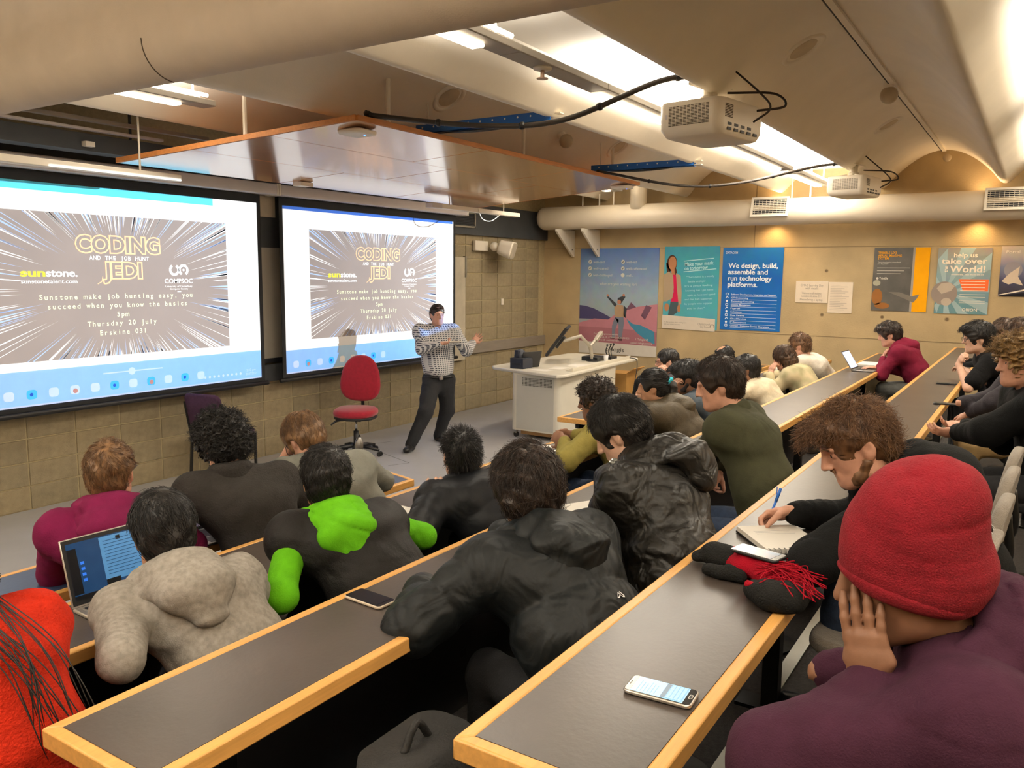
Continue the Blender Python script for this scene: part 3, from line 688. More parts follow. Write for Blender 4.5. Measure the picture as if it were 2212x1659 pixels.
# small cable hook on the cove by the round duct
# ------------------------------------------------------------------ posters on the right wall
XP = XW - .006
def wplane(px0, py0, z=None):
    a = onx(px0, py0, XP); return a
def poster(name, lab, TL, BR, base, edge=None, thick=.004, tilt=0):
    """corner pixels; print coordinates run right (towards -y) and up from the lower-left corner"""
    a = onx(*TL, XP); b = onx(*BR, XP); w = a[1] - b[1]; h = a[2] - b[2]
    t = thing(name, lab, 'poster', (XP, (a[1] + b[1]) / 2, b[2]), group='posters on the concrete wall')
    MB().box((XP - thick, b[1], b[2]), (XP + .004, a[1], a[2])).build('sheet', base, t)
    return t, Plane((XP - thick, a[1], b[2]), (0, -1, 0), (0, 0, 1), (-1, 0, 0)), w, h
def gm(name, stops, axis=2, lo=0., hi=1., rough=.35):
    """printed sheet with a vertical colour blend"""
    m = bpy.data.materials.new(name); m.use_nodes = True; N = m.node_tree.nodes; L = m.node_tree.links; b = N['Principled BSDF']
    tc = N.new('ShaderNodeTexCoord'); sx = N.new('ShaderNodeSeparateXYZ'); mr = N.new('ShaderNodeMapRange'); rp = N.new('ShaderNodeValToRGB')
    L.new(tc.outputs['Object'], sx.inputs[0]); L.new(sx.outputs[axis], mr.inputs[0]); mr.inputs[1].default_value = lo; mr.inputs[2].default_value = hi; L.new(mr.outputs[0], rp.inputs[0])
    e = rp.color_ramp.elements
    while len(e) < len(stops): e.new(.5)
    for q, (p, c) in zip(e, stops): q.position = p; q.color = (*lin(c), 1)
    nz = N.new('ShaderNodeTexNoise'); nz.inputs['Scale'].default_value = 7; mx = N.new('ShaderNodeMixRGB'); mx.blend_type = 'OVERLAY'; mx.inputs[0].default_value = .18
    L.new(tc.outputs['Object'], nz.inputs[0]); L.new(rp.outputs[0], mx.inputs[1]); L.new(nz.outputs[1], mx.inputs[2]); L.new(mx.outputs[0], b.inputs['Base Color']); b.inputs['Roughness'].default_value = rough
    return m
def pt(t, name, m, fn):
    b = MB(); fn(b); return b.build(name, m, t, kind='stuff' if 'letter' in name or name in ('ticks', 'small_print', 'rays') else None)
# 1 desert figure
t, pl, w, h = poster('desert_poster', 'tall poster of a figure with raised arms on pink desert ground', (1255, 537), (1417, 772), gm('poster_sky', [(0, '9aa3a8'), (.35, '93a7b5'), (.6, '7d95b4'), (1, '4f6fa6')], 2, .55, 1.75))
F1 = flat
pt(t, 'far_hill', flat('ink_indigo', '454064'), lambda b: put_poly(b, pl, [(0, h * .33), (0, h * .46), (w * .08, h * .455), (w * .2, h * .43), (w * .38, h * .365), (w * .45, h * .33)], 1))
pt(t, 'pink_hill', flat('ink_pink', 'b57a86'), lambda b: (put_poly(b, pl, [(w * .3, h * .28), (w * .45, h * .37), (w * .6, h * .42), (w * .75, h * .46), (w, h * .49), (w, h * .2), (w * .3, h * .2)], 1.3), put_poly(b, pl, [(0, h * .29), (w * .2, h * .335), (w * .4, h * .33), (w * .5, h * .28), (w * .5, h * .2), (0, h * .2)], 1.4)))
pt(t, 'dark_hill', flat('ink_plum', '6a4a5c'), lambda b: (put_poly(b, pl, [(w * .6, h * .42), (w * .67, h * .5), (w * .76, h * .44)], 1.2), put_poly(b, pl, [(w * .8, h * .38), (w * .86, h * .48), (w * .93, h * .46), (w * .85, h * .34)], 1.5)))
pt(t, 'ground', flat('ink_rose', '9c6670'), lambda b: put_poly(b, pl, [(0, h * .115), (w, h * .10), (w, h * .235), (w * .5, h * .25), (0, h * .255)], 1.7))
pt(t, 'white_foot', flat('ink_offwhite', 'd5d0c6'), lambda b: put_poly(b, pl, [(0, 0), (w, 0), (w, h * .10), (0, h * .115)], 1.8))
def fig(b, pts): put_poly(b, pl, [(w * x, h * y) for x, y in pts], 2.2)
pt(t, 'powder_cloud', flat('ink_teal', '3f7f9c'), lambda b: fig(b, [(.62, .345), (.7, .30), (.8, .29), (.97, .235), (.98, .12), (.88, .15), (.75, .22), (.66, .29)]))
pt(t, 'jeans', flat('ink_denim', '6f7585'), lambda b: (fig(b, [(.47, .355), (.58, .36), (.59, .30), (.565, .17), (.525, .17), (.52, .29), (.51, .30)]), fig(b, [(.47, .355), (.525, .33), (.48, .24), (.475, .165), (.44, .165), (.435, .27)])))
pt(t, 'shirt', flat('ink_tan', 'a98d70'), lambda b: fig(b, [(.46, .45), (.5, .475), (.57, .47), (.6, .36), (.47, .355)]))
pt(t, 'jacket', flat('ink_dark_olive', '3a3d42'), lambda b: (fig(b, [(.36, .545), (.38, .55), (.49, .48), (.47, .45)]), fig(b, [(.54, .48), (.6, .55), (.57, .56), (.5, .535), (.5, .5), (.52, .48)]), fig(b, [(.58, .47), (.62, .44), (.61, .35), (.58, .37)])))
pt(t, 'skin', flat('ink_skin', 'b57b62'), lambda b: (put_disc(b, pl, w * .52, h * .5, w * .025, 2.6), put_disc(b, pl, w * .37, h * .56, w * .014, 2.6), put_disc(b, pl, w * .575, h * .565, w * .016, 2.6)))
pt(t, 'shoes', flat('ink_brown', '4a2f33'), lambda b: (fig(b, [(.42, .165), (.475, .165), (.475, .15), (.41, .15)]), fig(b, [(.52, .17), (.57, .17), (.57, .135), (.515, .135)])))
def tk(b):
    for i, (a, s) in enumerate(((.13, 'well-paid'), (.555, 'well-fed'), (.13, 'well-trained'), (.555, 'well-caffeinated'), (.13, 'well-challenged'), (.555, 'well...'))):
        y = h * (.875 - .062 * (i // 2)); put_disc(b, pl, w * a, y, .033, 2); put_text(b, pl, s, w * a + .06, y - .022, .042, None, 'l', 2)
    put_text(b, pl, 'what are you waiting for?', w * .5, h * .655, .05, w * .48, 'c', 2)
    put_text(b, pl, 'Graduate Programmes available:', w * .2, h * .185, .028, w * .32, 'l', 2.5); put_text(b, pl, 'TECHNICAL, IR, COMMERCE, BUSINESS', w * .2, h * .155, .028, w * .46, 'l', 2.5); put_text(b, pl, 'careers & cadetships', w * .2, h * .128, .028, w * .33, 'l', 2.5)
    put_text(b, pl, 'f  TelogisNZ', w * .74, h * .148, .034, w * .16, 'l', 2.5); put_text(b, pl, 'careers.telogis.com/nz', w * .68, h * .115, .034, w * .27, 'l', 2.5)
pt(t, 'lettering', flat('ink_soft_white', 'cfcfc4'), tk)
pt(t, 'ticks', flat('ink_dark', '33332e'), lambda b: [put_line(b, pl, [(w * a - .014, h * (.875 - .062 * r)), (w * a - .004, h * (.875 - .062 * r) - .012), (w * a + .016, h * (.875 - .062 * r) + .014)], .008, 3) for a, r in ((.13, 0), (.555, 0), (.13, 1), (.555, 1), (.13, 2))])
pt(t, 'foot_lettering', flat('ink_dark', '33332e'), lambda b: put_text(b, pl, 'telogis', w * .36, h * .03, .075, w * .24, 'l', 3))
# 2 turquoise poster with a person in a beige jacket
t, pl, w, h = poster('turquoise_poster', 'turquoise poster of a smiling woman in a beige jacket', (1437, 533), (1548, 714), gm('poster_turquoise', [(0, '4aa0ae'), (1, '2f93a8')], 2, .2, 1.25))
pt(t, 'foot_band', P_white if False else flat('ink_cream', 'd9cfc0'), lambda b: put_poly(b, pl, [(-.01, 0), (w - .03, -.02), (w - .03, h * .135), (-.01, h * .165)], 1))
pt(t, 'hair', flat('ink_hair_brown', '4a2e20'), lambda b: (put_disc(b, pl, w * .14, h * .80, w * .095, 1, 20, h * .10), put_poly(b, pl, [(w * .03, h * .80), (w * .05, h * .7), (w * .07, h * .66), (w * .12, h * .66), (w * .1, h * .8)], 1), put_poly(b, pl, [(w * .18, h * .8), (w * .23, h * .72), (w * .25, h * .65), (w * .2, h * .66)], 1)))
pt(t, 'face', flat('ink_face', 'b07a56'), lambda b: (put_disc(b, pl, w * .15, h * .80, w * .075, 1.6, 20, h * .082), put_poly(b, pl, [(w * .13, h * .74), (w * .19, h * .74), (w * .2, h * .66), (w * .14, h * .66)], 1.4)))
pt(t, 'jacket', flat('ink_beige', 'a8947a'), lambda b: (put_poly(b, pl, [(0, h * .66), (w * .09, h * .70), (w * .17, h * .65), (w * .19, h * .5), (w * .17, h * .37), (w * .06, h * .33), (w * .0, h * .33)], 2), put_poly(b, pl, [(w * .22, h * .68), (w * .31, h * .65), (w * .34, h * .45), (w * .34, h * .3), (w * .29, h * .3), (w * .26, h * .45)], 2)))
pt(t, 'pink_top', flat('ink_magenta', 'c21c4c'), lambda b: put_poly(b, pl, [(w * .16, h * .66), (w * .22, h * .66), (w * .27, h * .48), (w * .29, h * .33), (w * .14, h * .33), (w * .19, h * .45)], 1.8))
pt(t, 'trousers', flat('ink_denim_dark', '3f4f55'), lambda b: put_poly(b, pl, [(w * .14, h * .33), (w * .29, h * .33), (w * .27, h * .2), (w * .2, h * .165), (w * .1, h * .165)], 1.7))
pt(t, 'hands', flat('ink_face', 'b07a56'), lambda b: (put_disc(b, pl, w * .07, h * .26, w * .045, 2.4, 12, h * .05), put_disc(b, pl, w * .3, h * .25, w * .03, 2.4, 12, h * .05)))
def tt(b):
    put_line(b, pl, [(w * .36, h * .825), (w * .9, h * .86)], .012, 2); put_line(b, pl, [(w * .36, h * .695), (w * .95, h * .735)], .012, 2)
    put_text(b, pl, 'Make your mark', w * .38, h * .765, .06, w * .52, 'l', 2, bold=.02, rot=.06); put_text(b, pl, 'on tomorrow', w * .38, h * .715, .06, w * .42, 'l', 2, bold=.02, rot=.06)
    for i, s in enumerate(('"The Council is a mostly', 'flexible employer', "It's a great feeling", 'knowing that I get home', 'again to have and spend', 'and that I am supported', 'by people who support', 'you in that."')):
        put_text(b, pl, s, w * (.42 + .03 * math.sin(i * 2.)), h * (.62 - .054 * i), .03, w * (.5 if len(s) > 18 else .32), 'l', 2, rot=.06)
pt(t, 'lettering', flat('ink_pale_aqua', 'bfe6ea'), tt)
pt(t, 'foot_lettering', flat('ink_grey', '8d857a'), lambda b: (put_text(b, pl, 'To find out more about working here', w * .03, h * .07, .022, w * .42, 'l', 2), put_text(b, pl, 'visit our careers website', w * .03, h * .045, .022, w * .3, 'l', 2), put_text(b, pl, 'Christchurch', w * .66, h * .055, .04, w * .22, 'l', 2), put_text(b, pl, 'City Council', w * .7, h * .025, .034, w * .18, 'l', 2), put_line(b, pl, arc2((w * .92, h * .045), .03, -30, 210, 10), .014, 2)))
# 3 blue poster
t, pl, w, h = poster('blue_poster', 'deep blue poster with large white lettering and a ruled list', (1563, 535), (1684, 717), gm('poster_blue', [(0, '0d5fae'), (.6, '0a55a4'), (1, '1d6fb8')], 2, .1, 1.25, .25))
def dt(b):
    put_text(b, pl, 'DATACOM', w * .05, h * .925, .036, w * .2, 'l', 2, bold=.01)
    for i, s in enumerate(('We design, build,', 'assemble and', 'run technology', 'platforms.')): put_text(b, pl, s, w * .10, h * (.755 - .076 * i), .075, w * (.82, .66, .73, .5)[i], 'l', 2, bold=.022)
    for i, s in enumerate(('Software Development, Integration and Support', 'ICT Outsourcing', 'Technology Consulting', 'Systems Management', 'Payroll', 'Solutions', 'Data Centres', 'Cloud Services', 'IT Procurement', 'Connect - Customer Service Operations')):
        y = h * (.425 - .0425 * i); put_text(b, pl, s, w * .17, y, .024, w * min(.74, .0165 * len(s) + .04), 'l', 2, bold=.012)
        put_line(b, pl, [(w * .17, y - .016), (w * .93, y - .016)], .004, 2)
        if i % 3 == 0: put_line(b, pl, rrect(w * .08, y, w * .12, y + .03, .006, 2) + [(w * .12, y + .024)], .008, 2)
        elif i % 3 == 1: put_line(b, pl, [(w * .08, y), (w * .10, y + .03), (w * .125, y + .01)], .01, 2)
        else: put_disc(b, pl, w * .1, y + .014, .017, 2, 12)
pt(t, 'lettering', flat('ink_bright_white', 'eef4fb'), dt)
# sheets of paper
t, pl, w, h = poster('notice_sheet', 'landscape white paper notice taped beside the blue poster', (1720, 607), (1787, 655), flat('paper_cream', 'ded0bc'), thick=.002)
pt(t, 'lettering', flat('ink_grey', '8d857a'), lambda b: [put_text(b, pl, s, w * .5, h * y, .034, w * q, 'c', 2) for s, y, q in (('CMA-S Learning Day', .76, .7), ('with details', .62, .4), ('Welcome to all students', .4, .6), ('Location: Erskine 031', .26, .6), ('Please bring a laptop', .1, .7))])
t, pl, w, h = poster('notice_sheet', 'portrait white paper sheet of small print right of the landscape notice', (1791, 609), (1839, 677), flat('paper_cream', 'ded0bc'), thick=.002)
pt(t, 'small_print', flat('ink_faint', 'b3a89a'), lambda b: [put_line(b, pl, [(w * .08, h * y), (w * (.5 + .4 * ((i * 37) % 10) / 10), h * y)], .006, 2) for i, y in enumerate(np.linspace(.9, .1, 16))])
# 4 grey and yellow poster
t, pl, w, h = poster('grey_yellow_poster', 'dark grey poster with a yellow right-hand stripe and small worker figure', (1890, 535), (2000, 674), mat('poster_slate', '4d4a45', .5, var=.25, vs=5))
pt(t, 'yellow_stripe', flat('ink_amber', 'f2a900'), lambda b: put_poly(b, pl, [(w * .74, 0), (w, 0), (w, h), (w * .74, h)], 1))
pt(t, 'grey_stripe', flat('ink_pale_grey', '9c9388'), lambda b: put_poly(b, pl, [(w * .70, 0), (w * .74, 0), (w * .74, h), (w * .70, h)], 1.2))
pt(t, 'amber_lettering', flat('ink_amber', 'f2a900'), lambda b: [put_text(b, pl, s, w * .07, h * y, .034, w * q, 'l', 2, bold=.01) for s, y, q in (('TRIMBLE UX5', .9, .34), ('AERIAL IMAGING', .855, .43), ('SYSTEM', .81, .2))])
pt(t, 'lettering', flat('ink_pale_grey2', 'cfc8bd'), lambda b: ([put_text(b, pl, s, w * .07, h * y, .018, w * q, 'l', 2) for s, y, q in (('Take mapping to a new level', .76, .42), ('and beyond!', .735, .18))], [put_line(b, pl, [(w * .07, h * y), (w * q, h * y)], .006, 2) for y, q in ((.68, .66), (.635, .56), (.59, .5))], put_text(b, pl, 'Trimble', w * .12, h * .5, .032, w * .16, 'l', 2, bold=.02), put_disc(b, pl, w * .085, h * .515, .016, 2)))
pt(t, 'worker', flat('ink_ochre', '8a5a2c'), lambda b: (put_disc(b, pl, w * .1, h * .22, w * .1, 1.5, 16, h * .13), put_disc(b, pl, w * .2, h * .08, w * .14, 1.5, 14, h * .05)))
pt(t, 'helmet', flat('ink_helmet', 'a3a08c'), lambda b: put_disc(b, pl, w * .08, h * .44, w * .07, 1.8, 16, h * .045))
pt(t, 'aircraft', flat('ink_aircraft', '6f6961'), lambda b: put_poly(b, pl, [(w * .3, h * .3), (w * .5, h * .3), (w * .72, h * .24), (w * .86, h * .27), (w * .82, h * .2), (w * .76, h * .14), (w * .6, h * .2)], 2))
# 5 globe poster
t, pl, w, h = poster('globe_poster', 'blue-grey poster with a globe, sun rays and an orange text box', (2028, 536), (2132, 680), gm('poster_ray', [(0, '5f8790'), (.5, '7f9aa0'), (1, '8f8a86')], 2, .1, .85))
def rays(b):
    cx_, cz_ = w * .18, h * .34
    for i in range(0, 24, 2):
        a0 = 2 * math.pi * i / 24; a1 = a0 + 2 * math.pi / 24
        def cl(a):
            ca, sa = math.cos(a), math.sin(a); tx = ((w if ca > 0 else 0) - cx_) / ca if abs(ca) > 1e-5 else 9; tz = ((h if sa > 0 else 0) - cz_) / sa if abs(sa) > 1e-5 else 9
            k = min(tx, tz); return (cx_ + ca * k, cz_ + sa * k)
        put_poly(b, pl, [(cx_, cz_), cl(a0), cl(a1)], 1)
pt(t, 'rays', flat('ink_ray', '9db4b8'), rays)
pt(t, 'globe', flat('ink_globe', '8c8078'), lambda b: put_disc(b, pl, w * .17, h * .31, w * .25, 1.6, 28))
pt(t, 'continents', flat('ink_land', 'b5a898'), lambda b: (put_poly(b, pl, [(w * .02, h * .38), (w * .1, h * .46), (w * .26, h * .48), (w * .36, h * .42), (w * .3, h * .35), (w * .12, h * .3)], 1.9), put_disc(b, pl, w * .22, h * .18, w * .1, 1.9, 12, h * .06)))
pt(t, 'orange_box', flat('ink_orange', 'f0713a'), lambda b: put_poly(b, pl, [(w * .42, h * .53), (w * .98, h * .53), (w * .98, h * .35), (w * .52, h * .35)], 1.8))
def ot(b):
    put_text(b, pl, 'help us', w * .52, h * .86, .062, w * .44, 'c', 2.4, bold=.025); put_text(b, pl, 'take over', w * .5, h * .765, .07, w * .86, 'c', 2.4, bold=.025); put_text(b, pl, 'World!', w * .57, h * .635, .088, w * .66, 'c', 2.4, bold=.025); put_text(b, pl, 'the', w * .2, h * .63, .045, .085, 'l', 2.4, bold=.02, rot=math.pi / 2)
    put_text(b, pl, 'not literally... that would be evil', w * .58, h * .59, .018, w * .6, 'c', 2.4, bold=.02); put_text(b, pl, 'ORION', w * .67, h * .045, .038, w * .28, 'c', 2.4, bold=.01)
    for y in (.495, .45, .405, .36): put_line(b, pl, [(w * .47, h * y), (w * .92, h * y)], .008, 2.4)
    for y in (.30, .26, .2, .17): put_line(b, pl, [(w * .46, h * y), (w * .94, h * y)], .005, 2.4)
pt(t, 'lettering', flat('ink_warm_white', 'f1e6d6'), ot)
# 6 poster cut by the frame
t, pl, w, h = poster('portal_poster', 'pale poster with a glass ball and a pale bird at the right edge', (2165, 532), (2262, 642), gm('poster_dusk', [(0, '2a2430'), (.3, '3b3a55'), (.6, '6f7390'), (1, 'cbbba6')], 2, .02, .62))
pt(t, 'dark_floor', flat('ink_black', '15131a'), lambda b: put_poly(b, pl, [(0, 0), (w, 0), (w, h * .12), (0, h * .02)], 1))
pt(t, 'light_swoosh', flat('ink_warm_white', 'f1e6d6'), lambda b: (put_poly(b, pl, [(0, h * .03), (w, h * .25), (w, h * .2), (0, h * .015)], 1.5), put_text(b, pl, 'Portal', w * .1, h * .86, .04, w * .28, 'l', 2)))
pt(t, 'glass_ball', flat('ink_ball', '8f8a90'), lambda b: put_disc(b, pl, w * .27, h * .53, w * .19, 1.5, 24))
pt(t, 'bird', flat('ink_bird', 'd3c2ae'), lambda b: put_poly(b, pl, [(w * .05, h * .3), (w * .2, h * .46), (w * .4, h * .6), (w * .38, h * .4), (w * .5, h * .22), (w * .3, h * .27), (w * .2, h * .24)], 2))
# ================================================================== lecture desks
M_lam = mat('dark_laminate', '463e39', .36, var=.25, vs=2.5, bump=.04, bs=70, spec=.6)
M_lamb = mat('screen_tinted_laminate', '2b3a55', .34, var=.12, vs=3, bump=.04, bs=70, spec=.55)  # blue reflection of the screens painted into the dark laminate's colour
M_wood = mat('oiled_beech_edge', 'd9a35a', .38, var=.12, vs=5, stretch=(1, 14, 14), bump=.05, bs=40)
DT = .045
def row_desk(r, x0, x1, label, m, left_end=True, right_end=True, x1f=None):
    yf_, yb_, z = ROW[r]; x1f = x1 if x1f is None else x1f; e = .032
    t = thing('row_desk', label, 'desk', ((x0 + x1) / 2, (yf_ + yb_) / 2, TIER[r]), group='tiered lecture desks')
    def quad(a, b, c, d, z0, z1): return [(*a, z0), (*b, z0), (*c, z0), (*d, z0), (*a, z1), (*b, z1), (*c, z1), (*d, z1)]
    xl = x0 + (e if left_end else 0); k = (x1f - x1) / (yf_ - yb_)
    xr = lambda y: x1 + k * (y - yb_) - (e if right_end else 0)
    MB().hexa(quad((xl, yb_ + e), (xr(yb_ + e), yb_ + e), (xr(yf_ - e), yf_ - e), (xl, yf_ - e), z - DT + .004, z)).build('desktop', m, t)
    MB().hexa(quad((x0, yb_), (x1, yb_), (xr(yb_ + e), yb_ + e), (xl, yb_ + e), z - DT, z + .0015)).build('back_edging', M_wood, t, bevel=.005)
    MB().hexa(quad((xl, yf_ - e), (xr(yf_ - e), yf_ - e), (x1f, yf_), (x0, yf_), z - DT, z + .0015)).build('front_edging', M_wood, t, bevel=.005)
    if left_end: MB().hexa(quad((x0, yb_), (xl, yb_ + e), (xl, yf_ - e), (x0, yf_), z - DT, z + .0015)).build('end_edging', M_wood, t, bevel=.005)
    if right_end: MB().hexa(quad((xr(yb_ + e), yb_ + e), (x1, yb_), (x1f, yf_), (xr(yf_ - e), yf_ - e), z - DT, z + .0015)).build('end_edging', M_wood, t, bevel=.005)
    MB().box((x0 + .1, (yf_ + yb_) / 2 + .02, z - DT - .06), (x1 - .1, (yf_ + yb_) / 2 + .06, z - DT)).build('support_rail', M_blackmet, t)
    if 1 < r < 4: MB().box((x0 + .06, yf_ - .07, TIER[r] + .1), (x1 - .06, yf_ - .055, z - DT)).build('underdesk_shade_board', M_black, t)  # black board added to stand in for the dark under the desk
    n = max(2, int((x1 - x0) / 1.5) + 1)
    for i in range(n):
        x = x0 + .35 + (x1 - x0 - .7) * i / (n - 1); ym = (yf_ + yb_) / 2 + .04
        MB().box((x - .03, ym - .03, TIER[r] + .012), (x + .03, ym + .03, z - DT)).build('leg', M_blackmet, t, bevel=.004)
        MB().box((x - .05, ym - .2, TIER[r]), (x + .05, ym + .12, TIER[r] + .014)).build('foot_plate', M_blackmet, t)
    return t
e1b, e1f = D(898, 1036, 1), D(815, 1010, 1)
row_desk(1, -1.2, e1b[0], 'front-row desk at left, with blue top and angled right end', M_lamb, True, True, e1f[0])
row_desk(1, 6.35, 11.9, 'front-row desk at right, beyond the gap before the lectern', M_lam)
row_desk(2, -.6, 11.9, 'second-row desk from the front, carrying the open silver laptop', M_lam)
row_desk(3, .872, 11.9, 'third-row desk from the front, carrying the white phone', M_lam)
row_desk(4, 1.176, 11.9, 'nearest desk, carrying the lit phone and the red and black scarf', M_lam)
# ------------------------------------------------------------------ seats on swing posts
M_seat = mat('grey_seat_fabric', '8f867b', .95, var=.12, vs=40, bump=.5, bs=260, sheen=.3)
def make_seat():
    t = thing('lecture_seat', 'seat', 'chair', (0, 0, 0))
    def pad(name, poly, f0, f1): b = MB(); b.prism(poly, f0, f1); return b.build(name, M_seat, t, bevel=.016, seg=3)
    pad('seat', rrect(-.21, -.19, .21, .2, .09, 5), lambda x, y: (x, y, .42), lambda x, y: (x, y, .47))
    tl = math.radians(10)
    pad('backrest', rrect(-.2, -.17, .2, .17, .15, 7), lambda x, y: (x, -.225 - y * math.sin(tl), .68 + y), lambda x, y: (x, -.27 - y * math.sin(tl), .68 + y))
    MB().tube(spline([(0, 0, .42), (0, -.2, .405), (0, -.285, .47), (0, -.27, .66)], 6), .018, 8).build('back_bracket', M_blackmet, t, smooth=True)
    MB().cyl((0, 0, .02), (0, 0, .42), .03, 12).build('post', M_blackmet, t); MB().lathe([(.14, 0), (.14, .012), (.04, .03)], (0, 0, 0), 20).build('foot_plate', M_blackmet, t)
    return t
seat0 = make_seat(); SEAT_USED = [False]
def seat(x, y, r, label, rz=0.):
    if not SEAT_USED[0]: o = seat0; SEAT_USED[0] = True
    else: o = copy_tree(seat0)
    o.location = (x, y, TIER[r]); o.rotation_euler = (0, 0, rz); o['label'] = label; o['group'] = 'grey swing seats at the desks'
    return o
for i, (px, py, lab) in enumerate(((2197, 967, 'fourth and furthest'), (2186, 1010, 'third'), (2172, 1070, 'second'), (2143, 1150, 'first and nearest'))):
    zt = TIER[4] + .85; q = onz(px, py, zt)
    seat(q[0], q[1] + .27, 4, 'empty grey fabric seat in the back row right of the beanie wearer, %s' % lab, math.radians(-4))
# ------------------------------------------------------------------ lectern
M_lec = mat('lectern_white', 'dfdacb', .38, var=.02); M_lecside = mat('lectern_pale_grey', 'c3c1b8', .35, var=.02)
lx0, lx1, ly0, ly1, lz = 8.78, 10.42, 4.92, 5.64, .835
t = thing('lectern', 'white rounded lectern desk on castors below the posters', 'lectern', ((lx0 + lx1) / 2, (ly0 + ly1) / 2, 0))
b = MB(); b.prism(rrect(lx0, ly0, lx1, ly1, .07, 6), lambda x, y: (x, y, .10), lambda x, y: (x, y, lz)); o_ = b.build('body', M_lec, t, smooth=True); o_.data.set_sharp_from_angle(angle=math.radians(40))
b = MB(); top = [(8.60, 4.86), (8.70, 4.80), (11.15, 4.93), (11.22, 5.0), (11.22, 6.0), (11.1, 6.1), (9.0, 6.08), (8.88, 5.98)]
b.prism(top, lambda x, y: (x, y, lz), lambda x, y: (x, y, lz + .042)); b.build('worktop', M_lec, t, bevel=.012)
MB().box((lx0 - .004, ly0 + .08, .12), (lx0 + .002, ly1 - .09, lz - .02)).build('side_panel', M_lecside, t)
b = MB()
for i in range(22):
    for j in range(6): b.box((lx0 - .0065, ly0 + .11 + i * .02, lz - .15 + j * .018), (lx0 - .0035, ly0 + .11 + i * .02 + .012, lz - .15 + j * .018 + .010))
b.build('perforated_vent', mat('vent_shadow', '4d4c46', .8), t, kind='stuff')
MB().box((lx0 + .1, ly0 + .02, .035), (lx1 - .1, ly1 - .1, .10)).build('plinth', mat('plinth_wood', 'b58d5c', .6), t)
for x, y in ((lx0 + .05, ly1 - .06), (lx0 + .05, ly0 + .06), (lx1 - .06, ly0 + .06), (lx1 - .06, ly1 - .06)):
    c = MB().cyl((x - .012, y, .035), (x + .012, y, .035), .035, 14).build('castor', M_black, t); MB().box((x - .02, y - .015, .05), (x + .02, y + .015, .10)).build('castor_fork', mat('steel', 'a8a8a4', .3, metal=.9), c)
b = MB(); b.hexa([(9.05, 4.88, lz + .042), (11.0, 4.98, lz + .042), (11.0, 5.1, lz + .042), (9.05, 5.0, lz + .042), (9.05, 4.885, lz + .085), (11.0, 4.985, lz + .085), (11.0, 5.0, lz + .085), (9.05, 4.9, lz + .085)]); b.build('upstand', M_lec, t, bevel=.006)
zt = lz + .043
LT = lambda px, py, dz=0: onz(px, py, zt + dz)
# things on the lectern
def box_thing(name, lab, cat, c, s, m, rz=0, bev=.006, extra=None, group=None):
    t = thing(name, lab, cat, c, 0, group); MB().frame(rotm('Z', rz), c).box((-s[0] / 2, -s[1] / 2, 0), (s[0] / 2, s[1] / 2, s[2])).build('body', m, t, bevel=bev)
    if extra: extra(t, c)
    return t
M_navy = mat('navy_plastic', '1e2433', .5)
q = np.array((9.0, 5.62, zt))
def cc(t, c):
    MB().frame(None).box(c + (-.12, -.1, .12), c + (.12, .1, .135)).build('lid', M_navy, t, bevel=.004)
    MB().cbox(c + (0, 0, .06), (.248, .13, .02)).build('handle_slot', M_black, t)
box_thing('equipment_box', 'dark blue plastic box at the left end of the lectern', 'box', q, (.24, .2, .12), M_navy, extra=cc)
q2 = q + (.02, .03, .136); t = thing('blue_phone_handset', 'navy domed handset on top of the blue box', 'telephone', q2)
MB().sphere(q2 + (0, 0, .0), (.09, .08, .11), 16, 10).build('body', M_navy, t, smooth=True); MB().box(q2 + (-.1, -.03, 0), q2 + (-.05, .03, .1)).build('cradle', M_navy, t, bevel=.01)
